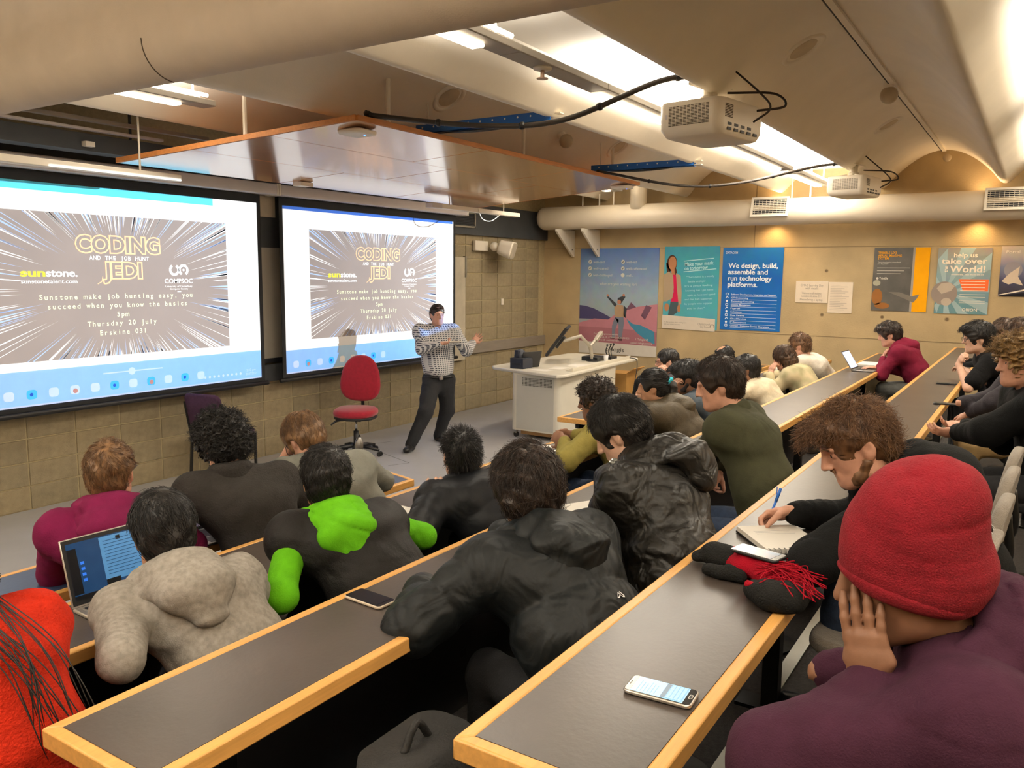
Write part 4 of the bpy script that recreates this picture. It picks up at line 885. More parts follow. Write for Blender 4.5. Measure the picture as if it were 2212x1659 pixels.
def laptop(lab, hinge_l, w, d, ang, rz, mbody, screen_fn=None, keys=False, name='laptop', mscr=None, lid_m=None, bezel=.012):
    """hinge_l: left end of the hinge seen from the user; the user sits on the -y side"""
    hinge_l = np.asarray(hinge_l, float); t = thing(name, lab, 'laptop', hinge_l, 0); R = rotm('Z', rz)
    f = lambda: MB().frame(R, hinge_l)
    f().box((0, -d, 0), (w, 0, .013)).build('base', mbody, t, bevel=.005)
    kb = f().box((w * .06, -d * .55, .0128), (w * .94, -d * .1, .0142)).build('keyboard', M_black, t)
    f().box((w * .34, -d * .94, .0128), (w * .66, -d * .62, .0138)).build('trackpad', lid_m or mbody, t)
    if keys:
        bmk = raw_mesh('key', *(lambda q: (q.V, q.F))(MB().box((0, 0, 0), (.0165, .0145, .003))), mat('key_black', '1a1a1d', .5)); ko = 0
        for j in range(5):
            for i in range(14):
                if j == 0 and 4 <= i <= 8: continue
                o = bpy.data.objects.new('key', bmk); COL.objects.link(o); o.parent = kb; p = R @ np.array((w * .075 + i * (w * .85 / 14), -d * .53 + j * (d * .43 / 5), .0142)); o.location = p; o.rotation_euler = (0, 0, math.radians(rz))
        kb.data.materials[0] = mat('keyboard_well', '9a9690', .4, metal=.5)
    a = math.radians(ang); up = np.array((0, math.sin(a), math.cos(a))); nr = np.array((0, -math.cos(a), math.sin(a)))
    RL = np.stack([(1, 0, 0), up, nr], 1)
    fl_ = lambda: MB().frame(R @ RL, hinge_l + R @ np.array((0, -.003, .013)))
    fl_().box((0, 0, -.007), (w, d * .98, 0)).build('lid', lid_m or mbody, t, bevel=.003)
    fl_().box((.004, .006, 0), (w - .004, d * .98 - .004, .0008)).build('bezel', M_black, t)
    Rw = R @ RL; o = hinge_l + R @ np.array((0, -.003, .013)) + Rw @ np.array((bezel, bezel * 1.3, .001))
    pl = Plane(o, Rw[:, 0], Rw[:, 1], Rw[:, 2]); W_, H_ = w - 2 * bezel, d * .98 - 2.4 * bezel
    b = MB(); put_poly(b, pl, [(0, 0), (W_, 0), (W_, H_), (0, H_)], .2); b.build('display', mscr, t)
    if screen_fn: screen_fn(t, pl, W_, H_)
    return t
M_dispoff = mat('dark_display', '0c0d10', .15, var=.0)
laptop('small black laptop open on the lectern', (9.25, 5.5, zt), .30, .21, 15, 158, M_black, mscr=M_dispoff)
# lectern monitor on an arm
t = thing('lectern_monitor', 'large black monitor tilted back on a pale arm on the lectern', 'monitor', (10.1, 5.55, zt))
RM = rotm('Z', 205) @ rotm('X', -36); mc = np.array((9.98, 5.62, zt + .29))
MB().frame(RM, mc).box((-.34, -.03, -.24), (.34, .012, .24)).build('casing', M_black, t, bevel=.012); MB().frame(RM, mc).box((-.32, -.034, -.22), (.32, -.0305, .22)).build('display', M_dispoff, t)
MB().frame(RM, mc).box((-.09, .01, -.09), (.09, .05, .09)).build('vesa_plate', M_black, t, bevel=.006)
M_arm = mat('pale_arm', 'b5aea0', .4, metal=.3)
MB().tube([mc + (.02, -.06, .0), mc + (.16, -.26, .07), mc + (.30, -.34, -.08), mc + (.34, -.36, -.285)], .026, 10).build('arm', M_arm, t); MB().lathe([(.09, 0), (.09, .02), (.03, .03)], mc * (1, 1, 0) + (.34, -.36, zt)).build('arm_base', M_black, t)
# document camera
t = thing('document_camera', 'pale document camera folded beside the lectern monitor', 'camera', (10.45, 5.3, zt)); o = np.array((10.45, 5.3, zt))
MB().cbox(o + (0, 0, .03), (.3, .26, .06)).build('base', M_black, t, bevel=.01); MB().tube([o + (-.05, 0, .05), o + (-.12, .02, .2), o + (.12, 0, .33)], .022, 10).build('arm', M_arm, t); MB().frame(rotm('Y', -30), o + (.12, 0, .33)).cbox((0, 0, 0), (.22, .06, .05)).build('head', M_arm, t, bevel=.008)
# cup, papers, pens, microphones
t = thing('paper_cup', 'white paper cup on the right of the lectern', 'cup', (10.25, 5.02, zt + .0)); q = np.array((10.4, 5.09, zt)); t.location = q
MB().lathe([(.026, 0), (.036, .09), (.034, .09), (.025, .004)], q, 20).build('cup_body', P_white, t, smooth=True); MB().lathe([(.037, .086), (.038, .09), (.037, .094)], q, 20).build('rim', P_white, t, smooth=True)
M_paper = mat('paper', 'ece8df', .8, var=.02)
def sheet(lab, pts, z, m=None, name='paper_sheet', thick=.0012, cat='paper', group='loose papers'):
    P = [np.array((p[0], p[1], z)) for p in pts]; t = MB(); n = len(P)
    t.add(P + [p + (0, 0, thick) for p in P], [tuple(range(n))[::-1], tuple(range(n, 2 * n))] + [(i, (i + 1) % n, n + (i + 1) % n, n + i) for i in range(n)])
    return tag(t.build(name, m or M_paper), lab, cat, group)
sheet('white sheet at the left corner of the lectern top', [(8.82, 5.42), (8.84, 5.15), (9.03, 5.15), (9.02, 5.43)], zt); sheet('white sheet under the lectern monitor', [(9.5, 5.25), (9.55, 5.02), (9.9, 5.06), (9.86, 5.3)], zt); sheet('white sheet in front of the black lectern laptop', [(9.12, 5.3), (9.14, 5.1), (9.4, 5.12), (9.38, 5.32)], zt)
t = thing('desk_microphone', 'cluster of small black microphones at the right of the lectern', 'microphone', (10.7, 5.2, zt)); o = np.array((10.75, 5.2, zt))
MB().cbox(o + (0, 0, .02), (.2, .14, .04)).build('base', M_black, t, bevel=.006)
for k in (-.07, 0, .06): MB().tube(spline([o + (k, 0, .03), o + (k * 1.3, .02, .12), o + (k * 1.6 - .02, -.02, .2)], 5), .008, 8).build('gooseneck', M_black, t, smooth=True); MB().sphere(o + (k * 1.6 - .02, -.02, .21), .016, 10, 8).build('mic_head', M_black, t, smooth=True)
tag(MB().tube(spline([(10.95, 4.98, zt + .02), (11.05, 4.9, zt - .05), (10.9, 4.88, .45), (10.75, 4.89, .1)], 8), .006, 6).build('thin_cable', M_black, None, smooth=True), 'thin cable hanging down the lectern front', 'cable')
# cardboard carton behind the lectern
t = thing('cardboard_box', 'tall brown cardboard carton on the floor right of the lectern', 'box', (11.55, 5.35, 0)); M_card = mat('cardboard', 'b08445', .85)
MB().box((11.35, 5.2, 0), (11.75, 5.55, .6)).build('carton', M_card, t, bevel=.004); MB().hexa([(11.35, 5.2, .6), (11.75, 5.2, .6), (11.75, 5.21, .6), (11.35, 5.21, .6), (11.35, 5.08, .68), (11.75, 5.08, .68), (11.75, 5.09, .69), (11.35, 5.09, .69)]).build('flap', M_card, t)
# ------------------------------------------------------------------ red swivel chair
M_redfab = mat('red_fabric', '9b0f2a', .9, var=.12, vs=30, bump=.3, bs=250, sheen=.3)
def soft_pad(mb, poly, f, th, lev=((-1, .86), (-.6, .97), (0, 1.), (.6, .97), (1, .86))):
    n = len(poly); V = []; F = []
    for k, s in lev: V += [f(x * s, y * s, k * th) for x, y in poly]
    for i in range(len(lev) - 1): F += [(i * n + j, i * n + (j + 1) % n, (i + 1) * n + (j + 1) % n, (i + 1) * n + j) for j in range(n)]
    F += [tuple(range(n))[::-1], tuple(range((len(lev) - 1) * n, len(lev) * n))]; mb.add(V, F); return mb
cb = onz(762, 985, 0.0); cb = np.array((6.86, 6.52, 0))
t = thing('swivel_chair', 'red fabric swivel office chair with no arms below the right screen', 'chair', cb)
Rz = rotm('Z', 118)                   # seat front points left
def ch(): return MB().frame(Rz, cb)
eg = lambda a, b, n=28, p=2.6: [(a * math.copysign(abs(math.cos(2 * math.pi * i / n)) ** (2 / p), math.cos(2 * math.pi * i / n)), b * math.copysign(abs(math.sin(2 * math.pi * i / n)) ** (2 / p), math.sin(2 * math.pi * i / n))) for i in range(n)]
soft_pad(ch(), eg(.25, .25), lambda x, y, k: (x, y, .50 + k - .06 * max(0, (y - .1)) ), .045).build('seat', M_redfab, t, smooth=True)
b = ch(); b.prism(eg(.24, .24), lambda x, y: (x, y, .43), lambda x, y: (x, y, .462)); b.build('seat_shell', M_black, t, bevel=.01)
bk_ = [(x * (1 - .16 * (z / .27)), z) for x, z in eg(.235, .27, 32, 2.5)]
soft_pad(ch(), bk_, lambda x, z, k: (x, -.25 - k - .10 * z - .9 * x * x * -1 * .6, .86 + z), .035).build('backrest', M_redfab, t, smooth=True)
ch().tube(spline([(0, -.05, .44), (0, -.26, .44), (0, -.31, .52), (0, -.285, .75)], 6), .02, 8).build('back_stem', M_black, t, smooth=True)
ch().cyl((0, 0, .27), (0, 0, .44), .016, 12).build('gas_piston', mat('chrome', 'c9c9cc', .15, metal=1.), t, smooth=True); ch().cyl((0, 0, .09), (0, 0, .28), .03, 14).build('column', M_black, t, smooth=True)
ch().box((-.09, -.12, .405), (.09, .12, .435)).build('mechanism', M_black, t, bevel=.006)
ch().tube([(.1, .04, .42), (.2, .1, .4), (.26, .12, .36)], .009, 6).tube([(.1, 0, .42), (.22, .04, .4), (.27, .05, .36)], .009, 6).build('lever', M_black, t)
for i in range(5):
    a = 2 * math.pi * i / 5 + .4; d_ = np.array((math.cos(a), math.sin(a), 0)); sd = np.array((-d_[1], d_[0], 0))
    leg = ch().tube([d_ * .03 + (0, 0, .105), d_ * .17 + (0, 0, .095), d_ * .29 + (0, 0, .07)], [.026, .022, .016], 8).build('base_leg', M_black, t, smooth=True)
    for s in (-1, 1): ch().cyl(d_ * .30 + sd * .008 * s + (0, 0, .028), d_ * .30 + sd * .026 * s + (0, 0, .028), .028, 14).build('castor', M_black, leg)
# ------------------------------------------------------------------ purple sled chair by the wall
M_purple = mat('purple_fabric', '42263f', .92, var=.2, vs=40, bump=.3, bs=250)
pb = np.array((5.36, 6.92, 0)); Rp = rotm('Z', -78)
def pc(): return MB().frame(Rp, pb)
t = thing('visitor_chair', 'dark purple visitor chair with black steel legs by the block wall', 'chair', pb)
soft_pad(pc(), rrect(-.23, -.23, .23, .23, .06, 5), lambda x, y, k: (x, y, .455 + k), .03).build('seat', M_purple, t, smooth=True)
soft_pad(pc(), rrect(-.22, -.17, .22, .19, .06, 5), lambda x, z, k: (x, -.27 - k - .22 * z, .70 + z), .025).build('backrest', M_purple, t, smooth=True)
for s in (-1, 1):
    pc().tube([(s * .22, .2, .0), (s * .22, .2, .43)], .016, 8).build('leg', M_blackmet, t); pc().tube([(s * .22, -.26, .0), (s * .22, -.22, .42), (s * .22, -.3, .80)], .016, 8).build('leg', M_blackmet, t)
    pc().tube([(s * .22, .2, .42), (s * .22, -.22, .42)], .014, 8).build('side_rail', M_blackmet, t)
pc().tube([(-.22, .2, .40), (.22, .2, .40)], .014, 8).build('front_rail', M_blackmet, t); pc().cyl((0, -.30, .72), (0, -.315, .72), .03, 12).build('back_knob', M_black, t)
# ================================================================== things on the desks
M_silver = mat('aluminium', 'cfc9c2', .35, metal=.85, var=.03); M_silverd = mat('aluminium_dark', '8a8784', .4, metal=.8, var=.03)
z2 = ROW[2][2]
D_deskA = mat('display_navy', '12263c', .25, emit='1d4a78', es=.55, var=.3, vs=20); D_win = mat('display_window', '4b7eae', .3, emit='4f8ec4', es=.45, var=.1, vs=40); D_blk = mat('display_black', '0b1018', .3); D_ic = mat('display_icon', '2a6fe0', .3, emit='2a6fe0', es=.6)
def scr1(t, pl, w, h):
    def R_(b, a, c, d_, e, k=.6): put_poly(b, pl, [(w * a, h * c), (w * d_, h * c), (w * d_, h * e), (w * a, h * e)], k)
    b = MB(); R_(b, .36, .18, .99, .98); b.build('window', D_win, t)
    b = MB(); R_(b, 0, 0, 1, .08, .9); R_(b, .36, .08, .52, .22, .9); R_(b, 0, .1, .1, .9, .5); R_(b, .55, .88, .6, .95, .9); b.build('dark_panes', D_blk, t)
    b = MB(); [put_line(b, pl, [(w * .40, h * y), (w * (.7 + .25 * ((i * 7) % 5) / 5), h * y)], .0018, 1.2) for i, y in enumerate(np.linspace(.3, .9, 11))]; b.build('text_lines', D_deskA, t)
    b = MB(); [R_(b, .12, y, .16, y + .05, .9) for y in (.3, .4, .5, .6)]; b.build('icons', D_ic, t)
h1 = D(157, 1325, 2, .0); h1[2] = z2 + .0015
laptop('open silver laptop with a dark blue display before the grey hoodie', h1, .345, .236, 17, -2.5, M_silver, scr1, True, mscr=D_deskA, lid_m=M_silver, bezel=.016)
# laptop used by the person in the grey coat
D_slide2 = mat('display_slide', '5d5564', .3, emit='6a6072', es=.55, var=.25, vs=12); D_lt = mat('display_pale', 'd0dcf5', .3, emit='c8d8f8', es=.8); D_pk = mat('display_pink', 'd080b8', .3, emit='d080b8', es=.8)
z1 = ROW[1][2]
def scr2(t, pl, w, h):
    b = MB(); put_poly(b, pl, [(0, h * .93), (w, h * .93), (w, h), (0, h)], .6); put_text(b, pl, 'CODING', w * .55, h * .72, .02, w * .3, 'c', .9, outline=.04); b.build('title_strip', D_lt, t)
    b = MB(); put_disc(b, pl, w * .6, h * .45, .03, .7); put_text(b, pl, 'JEDI', w * .5, h * .6, .016, w * .2, 'c', .9); put_line(b, pl, [(w * .1, h * .6), (w * .3, h * .6)], .006, .7); b.build('pink_marks', D_pk, t)
laptop('open laptop showing a dark slide between the front-row listeners', (2.255, 3.40, z1 + .0015), .35, .23, 14, -2, M_silverd, scr2, False, mscr=D_slide2, lid_m=M_black)
# maroon hoodie's laptop, papers
z3 = ROW[3][2]
laptop('small silver laptop open before the maroon hoodie at the far desk end', (9.42, 1.665, z3 + .0015), .32, .23, 32, -3, M_silverd, None, False, mscr=D_lt, lid_m=M_silverd)
sheet('open white notebook beside the small silver laptop', [(10.0, 1.72), (10.0, 1.5), (10.4, 1.5), (10.4, 1.72)], z3 + .0015, name='open_notebook', thick=.02, cat='notebook', group='notebooks')
# tablet / laptop propped before the floral shirt
laptop('dark laptop standing open before the floral shirt', (8.15, 2.6, z2 + .0015), .3, .21, 20, -3, M_black, None, False, mscr=mat('display_dusk', '33405c', .3, emit='33405c', es=.5), lid_m=M_black)
sheet('blue and white leaflet beside the floral sleeve', [(7.45, 2.52), (7.5, 2.38), (7.75, 2.42), (7.7, 2.56)], z2 + .0015, mat('leaflet_blue', '5f8fd0', .6, c2='dfe6f2', vs=14))
# phones
def phone(lab, c, l, w, rz, body, scr, extra=None, th=.009):
    t = thing('phone', lab, 'phone', c, 0, 'phones on the desks'); f = lambda: MB().frame(rotm('Z', rz), c); b = f()
    b.prism(rrect(-w / 2, -l / 2, w / 2, l / 2, .012, 4), lambda x, y: (x, y, .0005), lambda x, y: (x, y, th)); b.build('case', body, t, bevel=.0025)
    b = f(); b.prism(rrect(-w / 2 + .003, -l / 2 + .003, w / 2 - .003, l / 2 - .003, .009, 4), lambda x, y: (x, y, th - .001), lambda x, y: (x, y, th + .0006)); b.build('front_glass', M_dispoff, t)
    b = f(); b.box((-w / 2 + .005, -l / 2 + .019, th), (w / 2 - .005, l / 2 - .016, th + .0011)); b.build('display', scr, t)
    if extra: extra(t, f, th)
    return t
pc4 = (D(1381, 1460, 4) + D(1477, 1549, 4) + D(1510, 1510, 4) + D(1350, 1486, 4)) / 4; pc4[2] = ROW[4][2] + .0015
D_ph = mat('display_light_blue', '8fb9d2', .3, emit='8fc0dc', es=.85, var=.05, vs=60); D_key = mat('display_keyboard', '6f9cc4', .3, emit='78a6d0', es=.6)
def ph4(t, f, th):
    b = f(); b.box((-.0305, -.053, th + .001), (.0305, -.016, th + .0016)); b.build('keyboard_area', D_key, t)
    b = f(); b.box((-.0305, -.016, th + .001), (.0305, -.006, th + .0016)); b.build('toolbar', mat('display_grey', '5d7388', .3, emit='5d7388', es=.4), t)
    b = f()
    for j in range(4):
        for i in range(9): b.box((-.0285 + i * .0064, -.05 + j * .0085, th + .0016), (-.0285 + i * .0064 + .005, -.05 + j * .0085 + .006, th + .002))
    b.build('key_caps', D_ph, t, kind='stuff')
    b = f(); [b.box((-.027, .045 - i * .0075, th + .0011), (.018 - .004 * (i % 3), .0464 - i * .0075, th + .0015)) for i in range(6)]; b.build('message_lines', D_key, t)
    b = f(); b.prism(rrect(-.009, -.0685, .009, -.0605, .003, 3), lambda x, y: (x, y, th), lambda x, y: (x, y, th + .0015)); hb_ = b.build('home_button', M_silver, t); b = f(); b.prism(rrect(-.007, -.067, .007, -.062, .002, 3), lambda x, y: (x, y, th + .001), lambda x, y: (x, y, th + .0018)); b.build('button_face', M_black, hb_)
    b = f(); b.box((-.008, .066, th + .0005), (.008, .0675, th + .0012)); b.build('ear_slot', M_silverd, t)
phone('phone with a lit pale blue message screen on the nearest desk', pc4, .148, .075, 4, M_silver, D_ph, ph4)
pc3 = np.mean([D(738, 1297, 3), D(770, 1278, 3), D(835, 1293, 3), D(813, 1310, 3)], 0); pc3[2] = z3 + .0015; pc3[1] -= .02
phone('white and gold phone with a dark screen by the black down jacket', pc3, .158, .078, -4, mat('gold_white_case', 'd9c8b2', .3), M_dispoff)
for px, py, lab in ((2044, 830, 'dark phone lying further along the right end of the nearest desk'), (2042, 874, 'dark phone lying over the back edge of the nearest desk')):
    q = D(px, py, 4, .0); q[2] = ROW[4][2] + .0015; phone(lab, q, .15, .075, 3, M_black, M_dispoff)
# spiral notebook and pen
nb = [(2.753, .818), (2.80, .60), (2.565, .575), (2.53, .66)]
nbc = np.array((2.715, .665, ROW[4][2] + .0015)); t = thing('spiral_notebook', 'open white spiral notebook under the pen hand', 'notebook', nbc, 0, 'notebooks'); f = lambda: MB().frame(rotm('Z', -50), nbc)
f().box((-.105, -.125, 0), (.105, .125, .006)).build('cover', M_black, t); f().box((-.103, -.122, .006), (.103, .123, .021)).build('page_block', M_paper, t)
for i in range(12): f().tube([(-.095 + i * .0172, -.126, .004), (-.095 + i * .0172, -.131, .014), (-.095 + i * .0172, -.124, .023), (-.095 + i * .0172, -.114, .0215)], .0018, 5).build('spiral_ring', M_silverd, t)
f().box((-.07, .06, .0211), (.06, .061, .0214)).box((-.07, .045, .0211), (.05, .046, .0214)).box((-.07, .03, .0211), (.065, .031, .0214)).build('handwriting', flat('ink_pencil', 'a9a9b0'), t)
# notebook with pen before the leather jacket
q = (D(1255, 1075, 3) + D(1310, 1090, 3) + D(1270, 1148, 3) + D(1235, 1100, 3)) / 4; q[2] = z3 + .0015
t = thing('writing_pad', 'white writing pad under a blue pen beside the black leather jacket', 'notebook', q, 0, 'notebooks'); f = lambda: MB().frame(rotm('Z', -28), q)
f().box((-.13, -.09, 0), (.16, .1, .006)).build('page_block', M_paper, t, bevel=.001)
def pen(lab, a, b, m, m2):
    a = np.asarray(a); b = np.asarray(b); d_ = (b - a); t = thing('pen', lab, 'pen', a, 0, 'pens'); MB().cyl(a, a + d_ * .62, .0045, 8).build('barrel', m, t, smooth=True); MB().cyl(a + d_ * .6, a + d_ * .98, .0055, 8).build('cap', m2, t, smooth=True); MB().cyl(a - d_ * .06, a, .0012, 6, .0045).build('tip', M_silverd, t); MB().box(a + d_ * .8 + (-.001, .004, 0), a + d_ * .8 + (.001, .007, .03)).build('clip', m2, t); return t
M_penb = mat('pen_blue', '3a3f9a', .3); M_penc = mat('pen_clear', 'd8dcf0', .2)
pen('blue ballpoint pen lying on the writing pad', q + R @ np.array((-.10, .02, .013)), q + np.array((.06, -.06, .013)), M_penc, M_penb)
# papers on row two
sheet('white sheet on the desk between the green hood and the black puffer', [(3.0, 2.634), (2.985, 2.44), (2.86, 2.37), (2.80, 2.40)], z2 + .0015, thick=.01, name='paper_pad', cat='notebook', group='notebooks')
sheet('white paper pad under the spectacles before the khaki jacket', [(4.62, 2.73), (4.74, 2.62), (4.5, 2.48), (4.36, 2.58)], z2 + .0015, thick=.006, name='paper_pad', cat='notebook', group='notebooks')
t = thing('spectacles', 'pair of dark spectacles lying on the white pad', 'glasses', (4.46, 2.59, z2 + .012)); o = np.array((4.46, 2.60, z2 + .012))
for k in (-.03, .03): MB().tube([o + (k + .025 * math.cos(a), .02 * math.sin(a), .01) for a in np.linspace(0, 2 * math.pi, 15)], .0022, 5).build('rim', M_black, t, smooth=True)
for k in (-.056, .056): MB().tube([o + (k, 0, .01), o + (k * .9, -.12, .004)], .002, 5).build('temple', M_black, t)
sheet('yellow paper lying before the khaki jacket on the desk', [(4.95, 2.74), (5.25, 2.72), (5.2, 2.56), (4.95, 2.56)], z2 + .0015, mat('yellow_paper', 'e6df86', .8))
# bottle and green thing on the front desk
q = np.array((3.60, 3.40, z1 + .0015)); t = thing('water_bottle', 'dark steel water bottle standing on the front desk', 'bottle', q); M_bot = mat('bottle_dark', '3a4148', .25, metal=.6)
MB().lathe([(.034, 0), (.036, .01), (.036, .17), (.03, .2), (.022, .215)], q, 20).build('bottle_body', M_bot, t, smooth=True); MB().lathe([(.024, .213), (.026, .22), (.026, .25), (.018, .27), (.012, .285)], q, 18).build('lid', M_silverd, t, smooth=True); MB().tube(spline([q + (-.02, 0, .265), q + (0, 0, .30), q + (.02, 0, .265)], 6), .004, 6).build('carry_loop', M_black, t, smooth=True)
q = D(810, 1022, 1); q[2] = z1 + .0015; t = thing('green_case', 'small green and white clip case on the front desk', 'case', q); MB().lathe([(.03, 0), (.036, .01), (.034, .02)], q, 18).build('base', P_white, t, smooth=True); MB().sphere(q + (0, 0, .02), (.034, .034, .02), 16, 8).build('lid', mat('green_plastic', '0c7a4c', .4), t, smooth=True); MB().tube(spline([q + (.03, 0, .03), q + (0, .02, .075), q + (-.045, .03, .06)], 6), .009, 8).build('strap', mat('green_plastic', '0c7a4c', .4), t, smooth=True)
# small grey knob gadget near the hood
# bag under the desk and shoes' bright specks
t = thing('backpack', 'grey backpack with a turquoise edge on the floor between desk rows', 'bag', (4.75, 1.12, TIER[3])); qb = onz(1735, 1000, TIER[3] + .3); qb = np.array((4.5, 1.02, TIER[3]))
t.location = qb; MB().sphere(qb + (0, 0, .24), (.2, .14, .25), 20, 14).build('bag_body', mat('grey_nylon', '5b626c', .7, bump=.3, bs=90), t, smooth=True); MB().tube([qb + (.2 * math.cos(a), -.02, .24 + .26 * math.sin(a)) for a in np.linspace(.2, math.pi - .2, 14)], .009, 6).build('piping', mat('turquoise', '2aa6b8', .5), t, smooth=True)
# near black backpack at the bottom edge
qk = np.array((1.28, .78, TIER[4] - .08)); qk = atd(900, 1655, 1.95); 
t = thing('backpack', 'black backpack standing on the floor at the near desk end', 'bag', (qk[0], qk[1], TIER[3])); hh = qk[2] - TIER[3] + .06; M_bag = mat('black_nylon', '1b1a19', .7, bump=.4, bs=120)
soft_pad(MB(), rrect(-.17, -.10, .17, .10, .07, 6), lambda x, y, k: (qk[0] + x, qk[1] + y, TIER[3] + hh / 2 + k), hh / 2).build('bag_body', M_bag, t, smooth=True)
for k in (-.06, .0, .06): MB().tube(spline([(qk[0] + k, qk[1] - .11, TIER[3] + hh * .75), (qk[0] + k, qk[1] - .12, TIER[3] + hh * .4), (qk[0] + k, qk[1] - .11, TIER[3] + .05)], 5), .02, 8).build('padded_rib', M_bag, t, smooth=True)
MB().tube(spline([(qk[0] - .05, qk[1], TIER[3] + hh - .01), (qk[0], qk[1], TIER[3] + hh + .05), (qk[0] + .05, qk[1], TIER[3] + hh - .01)], 6), .01, 8).build('haul_loop', M_bag, t, smooth=True)
# ================================================================== bodies and cloth: smooth blended volumes meshed with surface nets
def unit(v): v = np.asarray(v, float); return v / (np.linalg.norm(v) + 1e-12)
class Vol:
    def __init__(s): s.p = []
    def cap(s, a, b, ra, rb=None, k=.02, sq=None, op='u', quilt=None):
        s.p.append(('c', np.asarray(a, float), np.asarray(b, float), ra, ra if rb is None else rb, k, sq, op, quilt)); return s
    def ell(s, c, r, R=None, k=.02, op='u'):
        s.p.append(('e', np.asarray(c, float), np.asarray(r, float), np.eye(3) if R is None else np.asarray(R, float), None, k, None, op, None)); return s
    def cut(s, pt, n, k=.01):
        """keep the side that n points away from"""
        s.p.append(('h', np.asarray(pt, float), unit(n), None, None, k, None, 'i', None)); return s
    def chain(s, P, r, k=.02, **kw):
        rr = r if hasattr(r, '__len__') else [r] * len(P)
        for i in range(len(P) - 1): s.cap(P[i], P[i + 1], rr[i], rr[i + 1], k, **kw)
        return s
    def bounds(s):
        lo, hi = [], []
        for q in s.p:
            if q[7] != 'u': continue
            if q[0] == 'c':
                sc = q[6][1] if q[6] else 1.; m = max(q[3], q[4]) * sc + .03
                lo.append(np.minimum(q[1], q[2]) - m); hi.append(np.maximum(q[1], q[2]) + m)
            elif q[0] == 'e':
                m = np.abs(q[3]) @ q[2] + .03; lo.append(q[1] - m); hi.append(q[1] + m)
        return np.min(lo, 0), np.max(hi, 0)
    def mesh(s, h, disp=None, bnd=None):
        lo, hi = s.bounds() if bnd is None else bnd
        n = np.maximum(4, np.ceil((hi - lo) / h).astype(int) + 1)
        ax = [(lo[i] + h * np.arange(n[i])).astype(np.float32) for i in range(3)]
        F = np.full(tuple(n), .5, np.float32)
        for q in s.p:
            k = q[5]
            if q[0] == 'h': sl = tuple(slice(0, n[i]) for i in range(3))
            else:
                if q[0] == 'c':
                    sc = q[6][1] if q[6] else 1.; m = max(q[3], q[4]) * sc + k + 2.5 * h; a = np.minimum(q[1], q[2]) - m; b = np.maximum(q[1], q[2]) + m
                else: m = np.abs(q[3]) @ q[2] + k + 2.5 * h; a = q[1] - m; b = q[1] + m
                i0 = np.clip(np.floor((a - lo) / h).astype(int), 0, n); i1 = np.clip(np.ceil((b - lo) / h).astype(int) + 1, 0, n)
                if np.any(i1 <= i0): continue
                sl = tuple(slice(i0[i], i1[i]) for i in range(3))
            X = ax[0][sl[0]][:, None, None]; Y = ax[1][sl[1]][None, :, None]; Z = ax[2][sl[2]][None, None, :]
            if q[0] == 'c':
                a, b, ra, rb, sq = q[1], q[2], q[3], q[4], q[6]
                x = X - a[0]; y = Y - a[1]; z = Z - a[2]; ba = b - a
                if sq:
                    u = np.asarray(sq[0], float); f = 1 - 1 / sq[1]; pu = x * u[0] + y * u[1] + z * u[2]
                    x = x - pu * (u[0] * f); y = y - pu * (u[1] * f); z = z - pu * (u[2] * f); ba = ba - u * (ba.dot(u) * f)
                L2 = ba.dot(ba) + 1e-12; t = np.clip((x * ba[0] + y * ba[1] + z * ba[2]) / L2, 0, 1)
                d = np.sqrt((x - t * ba[0]) ** 2 + (y - t * ba[1]) ** 2 + (z - t * ba[2]) ** 2) - (ra + (rb - ra) * t)
                if q[8]:
                    A, lam, ph = q[8]; d = d - A * (np.abs(np.sin(np.pi * (t * math.sqrt(L2) / lam + ph))) ** .6 - .6)
            elif q[0] == 'e':
                c, r, R = q[1], q[2], q[3]; x = X - c[0]; y = Y - c[1]; z = Z - c[2]
                l = [(x * R[0, i] + y * R[1, i] + z * R[2, i]) / r[i] for i in range(3)]
                k0 = np.sqrt(l[0] ** 2 + l[1] ** 2 + l[2] ** 2) + 1e-9; k1 = np.sqrt((l[0] / r[0]) ** 2 + (l[1] / r[1]) ** 2 + (l[2] / r[2]) ** 2) + 1e-9
                d = k0 * (k0 - 1) / k1
            else:
                d = (X - q[1][0]) * q[2][0] + (Y - q[1][1]) * q[2][1] + (Z - q[1][2]) * q[2][2]
            G = F[sl]; d = d.astype(np.float32)
            if q[7] == 'u':
                hh = np.clip(.5 + .5 * (G - d) / k, 0, 1); G = G + (d - G) * hh - k * hh * (1 - hh)
            elif q[7] == 's':
                hh = np.clip(.5 - .5 * (G + d) / k, 0, 1); G = G + (-d - G) * hh + k * hh * (1 - hh)
            else:
                hh = np.clip(.5 - .5 * (d - G) / k, 0, 1); G = d + (G - d) * hh + k * hh * (1 - hh)
            F[sl] = G
        if disp is not None: F = F + disp(ax[0][:, None, None], ax[1][None, :, None], ax[2][None, None, :]).astype(np.float32)
        F[0] = F[-1] = .5; F[:, 0] = F[:, -1] = .5; F[:, :, 0] = F[:, :, -1] = .5
        return snet(F, lo, h)
